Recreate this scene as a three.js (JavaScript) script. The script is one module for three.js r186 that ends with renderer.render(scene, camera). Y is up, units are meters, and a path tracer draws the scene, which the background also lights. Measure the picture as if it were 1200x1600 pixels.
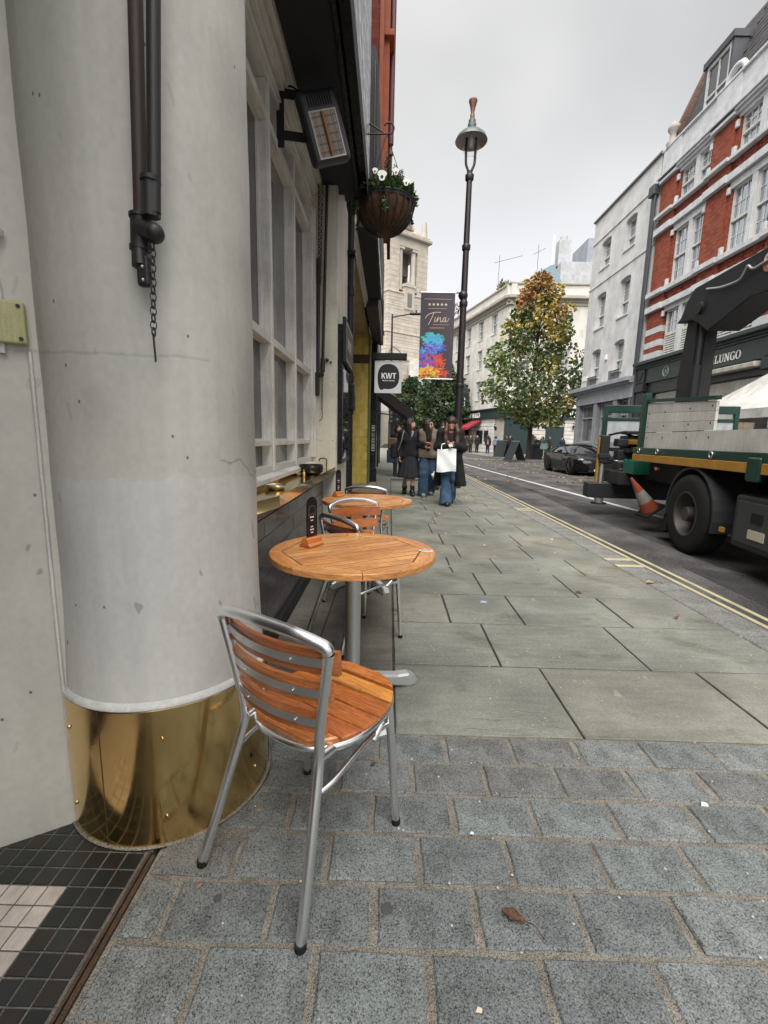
import * as THREE from 'three';
import { mergeGeometries } from 'three/addons/utils/BufferGeometryUtils.js';
import { RoundedBoxGeometry } from 'three/addons/geometries/RoundedBoxGeometry.js';
import { FontLoader } from 'three/addons/loaders/FontLoader.js';
import { TextGeometry } from 'three/addons/geometries/TextGeometry.js';

// ---------------------------------------------------------------- camera, sky, sun, exposure
const scene = new THREE.Scene();
const camera = new THREE.PerspectiveCamera(2 * Math.atan(800 / 700) * 180 / Math.PI, 0.75, 0.05, 2000);
camera.position.set(0, 1.25, 0);
camera.rotation.order = 'YXZ';
camera.rotation.set(-Math.atan(115 / 700), Math.atan(7 / Math.hypot(700, 115)), Math.atan(95 / 4260));
const renderer = new THREE.WebGLRenderer({ antialias: true });
renderer.toneMapping = THREE.LinearToneMapping;
renderer.toneMappingExposure = 5.3;
renderer.shadowMap.enabled = true;

// seeded randomness and periodic noise
let seed = 12345;
const rnd = () => { seed = (seed * 1664525 + 1013904223) >>> 0; return seed / 4294967296; };
const rr = (a, b) => a + (b - a) * rnd();
const hash = (x, y, s) => { let h = (x * 374761393 + y * 668265263 + s * 974711) | 0; h = Math.imul(h ^ (h >>> 13), 1274126177); return ((h ^ (h >>> 16)) >>> 0) / 4294967296; };
function vnoise(u, v, pu, pv, s) {      // periodic in u (period pu cells) and v (period pv cells)
  const xi = Math.floor(u), yi = Math.floor(v), xf = u - xi, yf = v - yi;
  const m = (a, p) => ((a % p) + p) % p, sx = xf * xf * (3 - 2 * xf), sy = yf * yf * (3 - 2 * yf);
  const x0 = m(xi, pu), x1 = m(xi + 1, pu), y0 = m(yi, pv), y1 = m(yi + 1, pv);
  const a = hash(x0, y0, s), b = hash(x1, y0, s), c = hash(x0, y1, s), d = hash(x1, y1, s);
  return a + (b - a) * sx + (c - a + (a - b - c + d) * sx) * sy;
}
function fbm(u, v, pu, pv, oct, s = 1, gain = 0.5) {   // u, v in 0..1
  let t = 0, a = 1, n = 0;
  for (let o = 0; o < oct; o++) { t += a * vnoise(u * pu, v * pv, pu, pv, s + o * 17); n += a; a *= gain; pu *= 2; pv *= 2; }
  return t / n;
}
const sat = (x) => Math.min(1, Math.max(0, x));
const smooth = (a, b, x) => { const t = sat((x - a) / (b - a)); return t * t * (3 - 2 * t); };
const lerp = (a, b, t) => a + (b - a) * t;

{ // overcast sky: soft grey cloud sheets over brighter thin cloud, the same all round
  const w = 1024, h = 512, data = new Float32Array(w * h * 4);
  for (let j = 0; j < h; j++) for (let i = 0; i < w; i++) {
    const az = (i + 0.5) / w, el = ((j + 0.5) / h - 0.5) * Math.PI;       // row 0 is straight down
    const e = Math.max(el, 0), k = 1 / (0.28 + Math.sin(e));                // clouds flatten towards the horizon
    const a = az * 2 * Math.PI, px = Math.cos(a) * Math.cos(e) * k, pz = Math.sin(a) * Math.cos(e) * k;
    const wob = fbm(px * 0.021 + 0.5, pz * 0.021 + 0.5, 16, 16, 3, 90) - 0.5;
    const n = fbm(px * 0.034 + 0.37 + wob * 0.03, pz * 0.034 + 0.61 + wob * 0.03, 16, 16, 6, 31, 0.48);
    const thick = smooth(0.38, 0.60, n);
    let L = lerp(lerp(0.155, 0.09, thick), 0.195, smooth(0.66, 0.3, e) * 0.85) + 0.016 * (fbm(px * 0.05, pz * 0.05, 32, 32, 4, 57) - 0.5);
    if (el < 0) L = 0.14;
    const o = (j * w + i) * 4;
    data[o] = L * lerp(1.0, 0.985, thick); data[o + 1] = L; data[o + 2] = L * lerp(1.0, 1.03, thick); data[o + 3] = 1;
  }
  const sky = new THREE.DataTexture(data, w, h, THREE.RGBAFormat, THREE.FloatType);
  sky.mapping = THREE.EquirectangularReflectionMapping; sky.magFilter = THREE.LinearFilter; sky.minFilter = THREE.LinearFilter; sky.wrapS = THREE.RepeatWrapping; sky.needsUpdate = true;
  scene.background = sky; scene.environment = sky;
}
const sun = new THREE.DirectionalLight(new THREE.Color(1, 0.97, 0.92), 1.5);   // the sun behind cloud, up over the street
sun.position.set(3 - 7, 40, -12 + 22); sun.target.position.set(3, 0, -12); sun.castShadow = true; sun.shadow.radius = 130;
Object.assign(sun.shadow.camera, { left: -60, right: 60, top: 60, bottom: -60, near: 1, far: 150 }); sun.shadow.mapSize.set(2048, 2048);
scene.add(sun, sun.target);

// ---------------------------------------------------------------- helpers
const counts = {};
const numbered = (n) => { counts[n] = (counts[n] ?? -1) + 1; return counts[n] ? `${n}_${String(counts[n]).padStart(3, '0')}` : n; };
const inWorld = new WeakMap();
function tag(o, label, category, group) { o.userData.label = label; o.userData.category = category; if (group) o.userData.group = group; return o; }
// a thing: Group at its base; with `world` its parts are given in world coordinates
function thing(name, label, category, at = [0, 0, 0], opt = {}) {
  const g = new THREE.Group(); g.name = numbered(name); g.position.set(at[0], at[1], -at[2]); if (opt.turn) g.rotation.y = opt.turn;
  tag(g, label, category, opt.group); if (opt.world) inWorld.set(g, g.position.clone()); scene.add(g); return g;
}
function structure(name) { const g = new THREE.Group(); g.name = name; g.userData.kind = 'structure'; scene.add(g); inWorld.set(g, new THREE.Vector3()); return g; }
function sub(o, parent) { inWorld.set(o, inWorld.get(parent) ?? new THREE.Vector3()); return o; }
function boxUV(g0) {                     // texture coordinates in metres, from the face's main direction
  const g = g0.index ? g0.toNonIndexed() : g0, p = g.attributes.position, uv = new Float32Array(p.count * 2);
  const a = new THREE.Vector3(), b = new THREE.Vector3(), c = new THREE.Vector3();
  for (let i = 0; i < p.count; i += 3) {
    a.fromBufferAttribute(p, i); b.fromBufferAttribute(p, i + 1).sub(a); c.fromBufferAttribute(p, i + 2).sub(a); b.cross(c);
    const x = Math.abs(b.x), y = Math.abs(b.y), z = Math.abs(b.z);
    for (let k = i; k < i + 3; k++) {
      const X = p.getX(k), Y = p.getY(k), Z = p.getZ(k);
      if (y >= x && y >= z) { uv[2 * k] = X; uv[2 * k + 1] = Z; } else if (x > z) { uv[2 * k] = Z; uv[2 * k + 1] = Y; } else { uv[2 * k] = X; uv[2 * k + 1] = Y; }
    }
  }
  g.setAttribute('uv', new THREE.BufferAttribute(uv, 2)); return g;
}
function mesh(name, geo, mat, parent, keepUV = false) {
  let g = Array.isArray(geo) ? join(geo) : geo;
  const w = parent && inWorld.get(parent);
  if (!keepUV) g = boxUV(g);
  if (w && (w.x || w.y || w.z)) { g = g.clone(); g.translate(-w.x, -w.y, -w.z); }
  const m = new THREE.Mesh(g, mat); m.name = name; m.castShadow = m.receiveShadow = true;
  if (parent) { parent.add(m); if (w) inWorld.set(m, w); } else { m.name = numbered(name); scene.add(m); }
  return m;
}
const join = (gs) => mergeGeometries(gs.map((g) => { const n = g.index ? g.toNonIndexed() : g; for (const k of Object.keys(n.attributes)) if (!['position', 'normal', 'uv', 'color'].includes(k)) n.deleteAttribute(k); return n; }));
const V = (x, y, Z) => new THREE.Vector3(x, y, -Z);
// box from ranges; Z is the distance down the street (world z = -Z)
const bx = (x0, x1, y0, y1, Z0, Z1) => { const g = new THREE.BoxGeometry(Math.abs(x1 - x0), Math.abs(y1 - y0), Math.abs(Z1 - Z0)); g.translate((x0 + x1) / 2, (y0 + y1) / 2, -(Z0 + Z1) / 2); return g; };
const rb = (x0, x1, y0, y1, Z0, Z1, r = 0.01) => { const g = new RoundedBoxGeometry(Math.abs(x1 - x0), Math.abs(y1 - y0), Math.abs(Z1 - Z0), 1, r); g.translate((x0 + x1) / 2, (y0 + y1) / 2, -(Z0 + Z1) / 2); return g; };
const cylAt = (r0, r1, y0, y1, x = 0, Z = 0, n = 20) => { const g = new THREE.CylinderGeometry(r1, r0, y1 - y0, n); g.translate(x, (y0 + y1) / 2, -Z); return g; };
const latheAt = (pts, x = 0, Z = 0, n = 24) => { const g = new THREE.LatheGeometry(pts.map((p) => new THREE.Vector2(p[0], p[1])), n); g.translate(x, 0, -Z); return g; };
const tube = (pts, r, n = 8, seg = 0, closed = false) => new THREE.TubeGeometry(new THREE.CatmullRomCurve3(pts, closed, 'catmullrom', 0.35), seg || pts.length * 6, r, n, closed);
function rod(a, b, r0, r1 = r0, n = 10) { const d = b.clone().sub(a), g = new THREE.CylinderGeometry(r1, r0, d.length(), n); g.applyQuaternion(new THREE.Quaternion().setFromUnitVectors(new THREE.Vector3(0, 1, 0), d.clone().normalize())); g.translate((a.x + b.x) / 2, (a.y + b.y) / 2, (a.z + b.z) / 2); return g; }
function bar(a, b, w, h) { const d = b.clone().sub(a), L = d.length(), g = new THREE.BoxGeometry(w, h, L); const m = new THREE.Matrix4().lookAt(b, a, new THREE.Vector3(0, 1, 0)); if (Math.abs(d.x) + Math.abs(d.z) < 1e-6) m.lookAt(b, a, new THREE.Vector3(0, 0, 1)); g.applyMatrix4(m); g.translate((a.x + b.x) / 2, (a.y + b.y) / 2, (a.z + b.z) / 2); return g; }
// slab with a bevelled top from a convex outline [x, y][] (counter-clockwise seen from above), lying in x / -y, top at height h
function slab(poly, h, bev = 0.006, base = 0) {
  const n = poly.length, cx = poly.reduce((s, p) => s + p[0], 0) / n, cy = poly.reduce((s, p) => s + p[1], 0) / n;
  let area = 0; for (let i = 0; i < n; i++) { const a = poly[i], b = poly[(i + 1) % n]; area += a[0] * b[1] - a[1] * b[0]; }
  if (area < 0) poly = poly.slice().reverse();
  const inner = poly.map((p, i) => { const a = poly[(i + n - 1) % n], b = poly[(i + 1) % n]; const d1 = [p[0] - a[0], p[1] - a[1]], d2 = [b[0] - p[0], b[1] - p[1]]; const l1 = Math.hypot(...d1), l2 = Math.hypot(...d2); const n1 = [-d1[1] / l1, d1[0] / l1], n2 = [-d2[1] / l2, d2[0] / l2]; const k = 1 + n1[0] * n2[0] + n1[1] * n2[1]; return [p[0] + bev * (n1[0] + n2[0]) / Math.max(k, 0.4), p[1] + bev * (n1[1] + n2[1]) / Math.max(k, 0.4)]; });
  const pos = [], tri = (a, b, c) => pos.push(...a, ...b, ...c), q = (a, b, c, d) => { tri(a, b, c); tri(a, c, d); };
  const P = (p, y) => [p[0], y, -p[1]], top = inner.map((p) => P(p, h)), mid = poly.map((p) => P(p, h - bev)), bot = poly.map((p) => P(p, base));
  if (n <= 6) for (let i = 1; i < n - 1; i++) tri(top[0], top[i], top[i + 1]); else for (let i = 0; i < n; i++) tri([cx, h, -cy], top[i], top[(i + 1) % n]);
  for (let i = 0; i < n; i++) { const j = (i + 1) % n; q(mid[i], mid[j], top[j], top[i]); q(bot[i], bot[j], mid[j], mid[i]); }
  const g = new THREE.BufferGeometry(); g.setAttribute('position', new THREE.Float32BufferAttribute(pos, 3)); g.computeVertexNormals(); return g;
}
// break a stone's straight edges into slightly worn ones
const worn = (poly, k, m) => { const o = []; poly.forEach((p, i) => { const q = poly[(i + 1) % poly.length], dx = q[0] - p[0], dy = q[1] - p[1], l = Math.hypot(dx, dy); o.push(p); for (let s = 1; s < m; s++) { const t = (s + rr(-0.25, 0.25)) / m, e = rr(-k, k * 0.6); o.push([p[0] + dx * t - dy / l * e * -1, p[1] + dy * t + dx / l * e]); } }); return o; };
const rect = (x0, x1, y0, y1) => [[x0, y0], [x1, y0], [x1, y1], [x0, y1]];
function extrude(pts, depth, bev = 0) { const s = new THREE.Shape(pts.map((p) => new THREE.Vector2(p[0], p[1]))); return new THREE.ExtrudeGeometry(s, { depth, bevelEnabled: bev > 0, bevelThickness: bev, bevelSize: bev, bevelSegments: 1, curveSegments: 12 }); }

// ---------------------------------------------------------------- textures
const TS = {};
function tex(w, h, f, srgb = true) {
  const d = new Uint8Array(w * h * 4);
  for (let j = 0; j < h; j++) for (let i = 0; i < w; i++) { const c = f((i + 0.5) / w, (j + 0.5) / h), o = (j * w + i) * 4; if (typeof c === 'number') d[o] = d[o + 1] = d[o + 2] = sat(c) * 255; else { d[o] = sat(c[0]) * 255; d[o + 1] = sat(c[1]) * 255; d[o + 2] = sat(c[2]) * 255; } d[o + 3] = 255; }
  const t = new THREE.DataTexture(d, w, h); t.wrapS = t.wrapT = THREE.RepeatWrapping; t.magFilter = THREE.LinearFilter; t.minFilter = THREE.LinearMipmapLinearFilter; t.generateMipmaps = true; if (srgb) t.colorSpace = THREE.SRGBColorSpace; t.needsUpdate = true; return t;
}
function canvasTex(w, h, draw) { const c = document.createElement('canvas'); c.width = w; c.height = h; draw(c.getContext('2d'), w, h); const t = new THREE.CanvasTexture(c); t.colorSpace = THREE.SRGBColorSpace; t.magFilter = THREE.LinearFilter; return t; }
const scaled = (t, metres, metresV = metres) => { const c = t.clone(); c.repeat.set(1 / metres, 1 / metresV); c.needsUpdate = true; return c; };
// fine stone grain: black and white specks over soft cloud
TS.speck = tex(512, 512, (u, v) => { const f = fbm(u, v, 128, 128, 2, 3, 0.8), c = fbm(u, v, 6, 6, 4, 5), s = fbm(u, v, 200, 200, 1, 8); return 0.70 + 0.38 * (f - 0.5) + 0.26 * (c - 0.5) + (s > 0.88 ? 0.2 : 0) - 0.27 * smooth(0.40, 0.22, f) - (s < 0.08 ? 0.14 : 0); });
TS.speckBump = tex(512, 512, (u, v) => 0.5 + 0.9 * (fbm(u, v, 80, 80, 3, 3, 0.7) - 0.5), false);
TS.flag = tex(768, 768, (u, v) => { const c = fbm(u, v, 4, 4, 6, 21), st = fbm(u + 0.1 * c, v, 10, 60, 3, 23), f = fbm(u, v, 220, 220, 2, 25), blot = smooth(0.62, 0.75, fbm(u, v, 7, 7, 4, 29)), sp = fbm(u, v, 60, 60, 1, 27) > 0.95 ? 0.12 : 0; const L = 0.72 + 0.32 * (c - 0.5) + 0.10 * (st - 0.5) + 0.16 * (f - 0.5) - 0.06 * blot + sp; return [L * 1.0, L * 1.0, L * (0.98 - 0.03 * blot)]; });
TS.flagBump = tex(768, 768, (u, v) => { const c = fbm(u, v, 3, 3, 4, 21), r = fbm(u + 0.05 * c, v + 0.12 * c, 9, 70, 3, 33), patch = smooth(0.5, 0.62, fbm(u, v, 4, 4, 3, 37)); return 0.45 + 0.25 * (c - 0.5) + 0.10 * (fbm(u, v, 200, 200, 2, 25) - 0.5) - patch * 0.55 * smooth(0.55, 0.75, r); }, false);
TS.asphalt = tex(768, 768, (u, v) => { const c = fbm(u, v, 5, 5, 5, 41), f = fbm(u, v, 180, 180, 2, 43, 0.8), s = fbm(u, v, 240, 240, 1, 45), crack = Math.abs(fbm(u, v, 6, 6, 5, 47) - 0.5) < 0.006 ? -0.18 : 0; return 0.55 + 0.5 * (c - 0.5) + 0.35 * (f - 0.5) + (s > 0.88 ? 0.22 : 0) + crack; });
TS.asphaltBump = tex(512, 512, (u, v) => fbm(u, v, 120, 120, 3, 43, 0.8), false);
TS.grime = tex(512, 512, (u, v) => { const c = fbm(u, v, 5, 5, 6, 61), s = fbm(u, v, 60, 6, 4, 63), f = fbm(u, v, 120, 120, 2, 65); return 0.86 + 0.20 * (c - 0.5) + 0.12 * (s - 0.5) + 0.08 * (f - 0.5); });
TS.grimeRough = tex(512, 512, (u, v) => 0.5 + 0.9 * (fbm(u, v, 7, 7, 6, 71) - 0.5), false);
TS.wood = tex(512, 512, (u, v) => { const w = fbm(u, v, 3, 12, 4, 81), g = fbm(u + 0.02 * w, v, 6, 130, 3, 83, 0.7), r = 0.5 + 0.5 * Math.sin((v * 26 + w * 7) * 2 * Math.PI), p = fbm(u, v, 30, 220, 1, 85); const L = 0.85 + 0.26 * (g - 0.5) + 0.10 * (r - 0.5) + 0.25 * (w - 0.5) - (p < 0.12 ? 0.15 : 0); return [L, L * (0.96 + 0.06 * w), L * (0.92 + 0.1 * w)]; });
TS.woodBump = tex(512, 512, (u, v) => fbm(u, v, 6, 130, 3, 83, 0.7), false);
TS.brick = tex(512, 512, (u, v) => { const row = Math.floor(v * 16), bu = u * 6 + (row % 2) * 0.5, col = Math.floor(bu), fu = bu - col, fv = v * 16 - row; const mortar = fv < 0.14 || fu < 0.05; const b = hash(col % 6, row, 7); if (mortar) return [0.66, 0.52, 0.45]; const f = fbm(u, v, 90, 90, 2, 91); return [0.72 + 0.22 * (b - 0.5) + 0.1 * (f - 0.5), 0.62 + 0.2 * (b - 0.5) + 0.1 * (f - 0.5), 0.58 + 0.2 * (b - 0.5)]; });
TS.leafy = tex(128, 128, (u, v) => 0.7 + 0.5 * (fbm(u, v, 8, 8, 3, 95) - 0.5));
TS.denim = tex(256, 256, (u, v) => { const c = fbm(u, v, 4, 6, 4, 97), f = fbm(u, v, 90, 90, 1, 98); return 0.78 + 0.45 * (c - 0.5) + 0.15 * (f - 0.5); });
TS.cloth = tex(256, 256, (u, v) => { const c = fbm(u, v, 5, 5, 4, 101), f = fbm(u, v, 110, 110, 1, 103); return 0.8 + 0.25 * (c - 0.5) + 0.2 * (f - 0.5); });
TS.clothBump = tex(256, 256, (u, v) => fbm(u, v, 6, 3, 4, 105), false);

// ---------------------------------------------------------------- materials
const C = (r, g, b) => new THREE.Color().setRGB(r, g, b);
function mat(color, o = {}) {
  const { map, bump, bs = 0.002, m = 1, rmap, phys, ...rest } = o;
  const p = { color: Array.isArray(color) ? C(...color) : new THREE.Color(color), roughness: 0.7, ...rest };
  if (map) p.map = scaled(TS[map], m); if (bump) { p.bumpMap = scaled(TS[bump], m); p.bumpScale = bs; } if (rmap) p.roughnessMap = scaled(TS[rmap], o.rm ?? m); delete p.rm;
  return phys || rest.clearcoat || rest.transmission || rest.ior ? new THREE.MeshPhysicalMaterial(p) : new THREE.MeshStandardMaterial(p);
}
const M = {
  sett: [[0.305, 0.335, 0.335], [0.34, 0.375, 0.37], [0.285, 0.31, 0.312], [0.37, 0.395, 0.39], [0.31, 0.315, 0.305]].map((c) => mat(c, { map: 'speck', bump: 'speckBump', bs: 0.0035, m: 0.34, roughness: 0.75 })),
  mortar: mat([0.47, 0.43, 0.365], { map: 'speck', bump: 'speckBump', bs: 0.006, m: 0.25, roughness: 0.95 }),
  flag: [[0.335, 0.34, 0.305], [0.36, 0.36, 0.315], [0.32, 0.33, 0.30], [0.35, 0.36, 0.325], [0.375, 0.365, 0.315]].map((c) => mat(c, { map: 'flag', bump: 'flagBump', bs: 0.004, m: 1.35, roughness: 0.8 })),
  flagBrownShade: [[0.31, 0.295, 0.26], [0.295, 0.285, 0.25], [0.325, 0.305, 0.265]].map((c) => mat(c, { map: 'flag', bump: 'flagBump', bs: 0.004, m: 1.35, roughness: 0.85 })),  // browner stone, with some shade mixed into the tone
  joint: mat([0.10, 0.09, 0.075], { map: 'speck', m: 0.3, roughness: 0.95 }),
  kerb: [[0.36, 0.36, 0.34], [0.40, 0.39, 0.37]].map((c) => mat(c, { map: 'speck', bump: 'speckBump', bs: 0.002, m: 0.5, roughness: 0.8 })),
  asphalt: mat([0.235, 0.225, 0.225], { map: 'asphalt', bump: 'asphaltBump', bs: 0.004, m: 2.3, roughness: 0.85 }),
  patch: mat([0.13, 0.125, 0.125], { map: 'asphalt', bump: 'asphaltBump', bs: 0.004, m: 1.7, roughness: 0.88 }),
  white: mat([0.72, 0.72, 0.70], { map: 'grime', m: 0.9, roughness: 0.6 }),
  yellow: mat([0.60, 0.54, 0.33], { map: 'grime', m: 0.6, roughness: 0.7 }),
  paint: mat([0.84, 0.825, 0.785], { map: 'grime', m: 0.8, roughness: 0.45 }),
  paintCream: mat([0.80, 0.76, 0.66], { map: 'grime', m: 0.7, roughness: 0.5 }),
  black: mat([0.018, 0.018, 0.02], { roughness: 0.5, specularIntensity: 0.5, phys: true, rmap: 'grimeRough', rm: 0.5 }),
  blackMatt: mat([0.022, 0.023, 0.025], { roughness: 0.8, map: 'grime', m: 0.6 }),
  iron: mat([0.03, 0.029, 0.03], { roughness: 0.5, map: 'grime', m: 0.3 }),
  rust: mat([0.15, 0.085, 0.05], { roughness: 0.85, map: 'speck', m: 0.2 }),
  brass: mat([0.78, 0.55, 0.24], { metalness: 1, roughness: 0.17, rmap: undefined }),
  brassBright: mat([0.80, 0.60, 0.27], { metalness: 1, roughness: 0.12 }),
  alu: mat([0.88, 0.885, 0.89], { metalness: 1, roughness: 0.27 }),
  aluDull: mat([0.66, 0.67, 0.68], { metalness: 1, roughness: 0.4 }),
  castAlu: mat([0.72, 0.73, 0.74], { metalness: 0.85, roughness: 0.38 }),
  steel: mat([0.55, 0.55, 0.55], { metalness: 1, roughness: 0.35 }),
  rubber: mat([0.016, 0.016, 0.016], { roughness: 0.9, specularIntensity: 0.35, phys: true }),
  glass: mat([0.02, 0.024, 0.028], { roughness: 0.03, ior: 2.1 }),
  glassGrey: mat([0.11, 0.115, 0.115], { roughness: 0.05, ior: 1.9 }),
  glassSky: mat([0.42, 0.46, 0.50], { metalness: 1, roughness: 0.04 }),
  clear: mat([1, 1, 1], { roughness: 0.02, transmission: 1, ior: 1.45, thickness: 0 }),
};
const teak = [[0.84, 0.375, 0.12], [0.88, 0.42, 0.145], [0.78, 0.33, 0.10], [0.85, 0.39, 0.13]].map((c) => mat(c, { map: 'wood', bump: 'woodBump', bs: 0.0006, m: 0.5, roughness: 0.42, clearcoat: 0.35, clearcoatRoughness: 0.25 }));
const redTeak = [[0.60, 0.185, 0.05], [0.68, 0.23, 0.06], [0.52, 0.155, 0.045], [0.74, 0.30, 0.07]].map((c) => mat(c, { map: 'wood', bump: 'woodBump', bs: 0.0006, m: 0.5, roughness: 0.38, clearcoat: 0.5, clearcoatRoughness: 0.2 }));
const pick = (a) => a[Math.floor(rnd() * a.length)];
// ================================================================ the ground
const ROAD = -0.1;
{ const g = structure('ground'); mesh('ground_sheet', bx(-400, 400, -0.6, -0.125, -300, 700), mat([0.14, 0.135, 0.13], { map: 'asphalt', m: 3 }), g); }
{
  const g = structure('road');
  mesh('road_surface', bx(2.66, 9.72, -0.12, ROAD, -40, 33), M.asphalt, g);
  mesh('road_surface', bx(9.72, 60, -0.13, ROAD - 0.004, 29.2, 33), M.asphalt, g);
  mesh('road_surface', bx(-8, 60, -0.13, ROAD - 0.005, 33, 170), M.asphalt, g);
  // darker relaid patches and trench scars, a few mm proud as on the road itself
  for (const p of [[[4.25, 3.2], [4.9, 4.8], [4.55, 9.6], [4.0, 13], [3.75, 9], [3.75, 5]], [[3.35, 12.2], [4.1, 12.0], [4.0, 15.4], [3.2, 15.8]], [[3.2, 2.2], [4.0, 2.2], [3.9, 4.6], [3.3, 4.9]], [[5.6, 8], [7.6, 8], [7.4, 14], [5.4, 14.6]]]) mesh('asphalt_patch', slab(p, ROAD + 0.004, 0.002, ROAD - 0.01), M.patch, g);
  for (const [a, b] of [[2.86, 2.905], [2.985, 3.03]]) mesh('yellow_line', slab([[a, -6], [b, -6], [b + 0.02, 30], [a + 0.02, 30]], ROAD + 0.004, 0.001, ROAD - 0.01), M.yellow, g);
  for (const q of [[5.62, -1, 5.04, 9], [5.04, 9, 4.44, 20.5], [4.44, 20.5, 4.0, 31]]) mesh('white_line', slab([[q[0], q[1] + 0.002], [q[0] + 0.13, q[1] + 0.002], [q[2] + 0.13, q[3]], [q[2], q[3]]], ROAD + 0.004, 0.001, ROAD - 0.01), M.white, g);
  for (const [x, Z] of [[4.0, 34], [3.2, 36.5], [6.2, 33]]) mesh('white_line', slab([[x, Z], [x + 3, Z + 0.5], [x + 3, Z + 0.75], [x, Z + 0.25]], ROAD + 0.002, 0.001, ROAD - 0.012), M.white, g);
}
{
  const g = structure('pavement');
  mesh('bed', bx(-7, 2.645, -0.3, -0.011, 1.75, 120), M.joint, g);
  mesh('mortar_bed', bx(-0.672, 2.645, -0.3, -0.0055, -1.2, 1.75), M.mortar, g);
  mesh('mortar_bed', bx(-0.9, 2.645, -0.3, -0.006, -40, -1.2), M.sett[0], g);
  // York stone flags in rows across the footway
  const rows = [1.747, 2.352, 2.945, 3.535, 4.145, 4.72, 5.31, 5.93, 6.63, 7.24, 7.86, 8.48, 9.1, 9.75, 10.35, 11.0, 11.6, 12.25, 12.85, 13.5];
  const joints = { 0: [0.865, 1.733], 1: [0.655, 1.496], 2: [0.45, 0.968, 1.71], 3: [0.816, 1.58], 4: [0.63, 1.10, 1.90], 5: [0.792, 1.576] };
  for (let i = 0; i < rows.length - 1; i++) {
    const js = joints[i] ?? (i % 2 ? [0.55 + rr(0, 0.25), 1.2 + rr(0, 0.15), 1.9] : [0.72 + rr(-0.1, 0.2), 1.55 + rr(-0.1, 0.2)]), xs = [0.05, ...js, 2.362];
    for (let k = 0; k < xs.length - 1; k++) { const q = 0.004 + rr(0, 0.003), d = rr(-0.0015, 0.0015); mesh('flagstone', slab(worn([[xs[k] + q, rows[i] + q + rr(0, 0.002)], [xs[k + 1] - q, rows[i] + q + rr(0, 0.003)], [xs[k + 1] - q, rows[i + 1] - q], [xs[k] + q, rows[i + 1] - q - rr(0, 0.003)]], 0.0022, 5), d, 0.0035, -0.03), pick(M.flag), g); }
  }
  // browner stone strip along the wall, with shade under the tables in its colour
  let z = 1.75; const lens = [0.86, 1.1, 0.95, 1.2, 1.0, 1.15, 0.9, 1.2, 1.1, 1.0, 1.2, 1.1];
  for (const L of lens) { const w = rr(-0.42, -0.3); for (const [a, b] of [[-0.735, w], [w, 0.046]]) mesh('flagstone', slab(rect(a + 0.004, b - 0.004, z + 0.004, z + L - 0.004), rr(-0.003, 0), 0.0035, -0.03), pick(M.flagBrownShade), g); z += L; }
  mesh('paving', bx(-3.5, -0.74, -0.05, -0.003, 6.0, 14), M.flag[0], g);
  mesh('paving', bx(-6, 2.36, -0.05, -0.001, 14.2, 60), M.flag[0], g);
  // blue-grey setts
  const sr = [1.742]; for (let i = 0; i < 12; i++) sr.push(sr[i] - 0.164);
  const off = [0.252, 0.111, 0.24, 0.114, 0.258, 0.122];
  for (let i = 0; i < 12; i++) for (let k = -5; k < 9; k++) {
    const x0 = (off[i] ?? off[i % 2]) + k * 0.2735; if (x0 + 0.27 < -0.66 || x0 > 2.34) continue;
    const a = Math.max(x0, -0.668) + 0.005 + rr(0, 0.005), b = Math.min(x0 + 0.2735, 2.358) - 0.005 - rr(0, 0.005), n = sr[i] - 0.005 - rr(0, 0.004), f = sr[i + 1] + 0.005 + rr(0, 0.004);
    if (b - a < 0.04) continue;
    mesh('sett', slab(worn([[a + rr(0, 0.006), f + rr(0, 0.006)], [b - rr(0, 0.006), f + rr(0, 0.004)], [b - rr(0, 0.004), n - rr(0, 0.006)], [a + rr(0, 0.004), n]], 0.0032, 4), rr(-0.0005, 0.003), 0.005, -0.03), pick(M.sett), g);
  }
  // granite kerb stones
  for (let k = 0; k < 24; k++) { const a = -1.8 + k * 0.93; mesh('kerb_stone', slab(rect(2.368, 2.648, a + 0.004, a + 0.926), rr(-0.001, 0.002), 0.012, -0.16), pick(M.kerb), g); }
  mesh('kerb_stone', bx(2.368, 2.648, -0.16, 0.0, 20.6, 60), M.kerb[0], g);
  for (const Z of [4.49, 4.74, 8.16, 8.36]) mesh('kerb_mark', slab(rect(2.372, 2.644, Z, Z + 0.075), 0.0045, 0.001, -0.01), M.yellow, g);
}
{
  const g = structure('far_pavement');
  mesh('paving', bx(9.9, 60, -0.3, 0, -40, 29.2), M.flag[3], g);
  for (let k = 0; k < 33; k++) mesh('kerb_stone', bx(9.72, 9.896, -0.3, 0.002, -4 + k, -3.01 + k), M.kerb[k % 2], g);
  mesh('paving', slab([[8.75, 30.6], [60, 30.6], [60, 90], [3.5, 90], [7.1, 52]], 0.0, 0.01, -0.3), M.flag[0], g);
  mesh('kerb_stone', bar(V(8.62, -0.06, 30.5), V(6.96, -0.06, 52), 0.18, 0.13), M.kerb[0], g);
  mesh('kerb_stone', bar(V(8.75, -0.06, 30.5), V(40, -0.06, 30.5), 0.18, 0.128), M.kerb[1], g);
}

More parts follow.
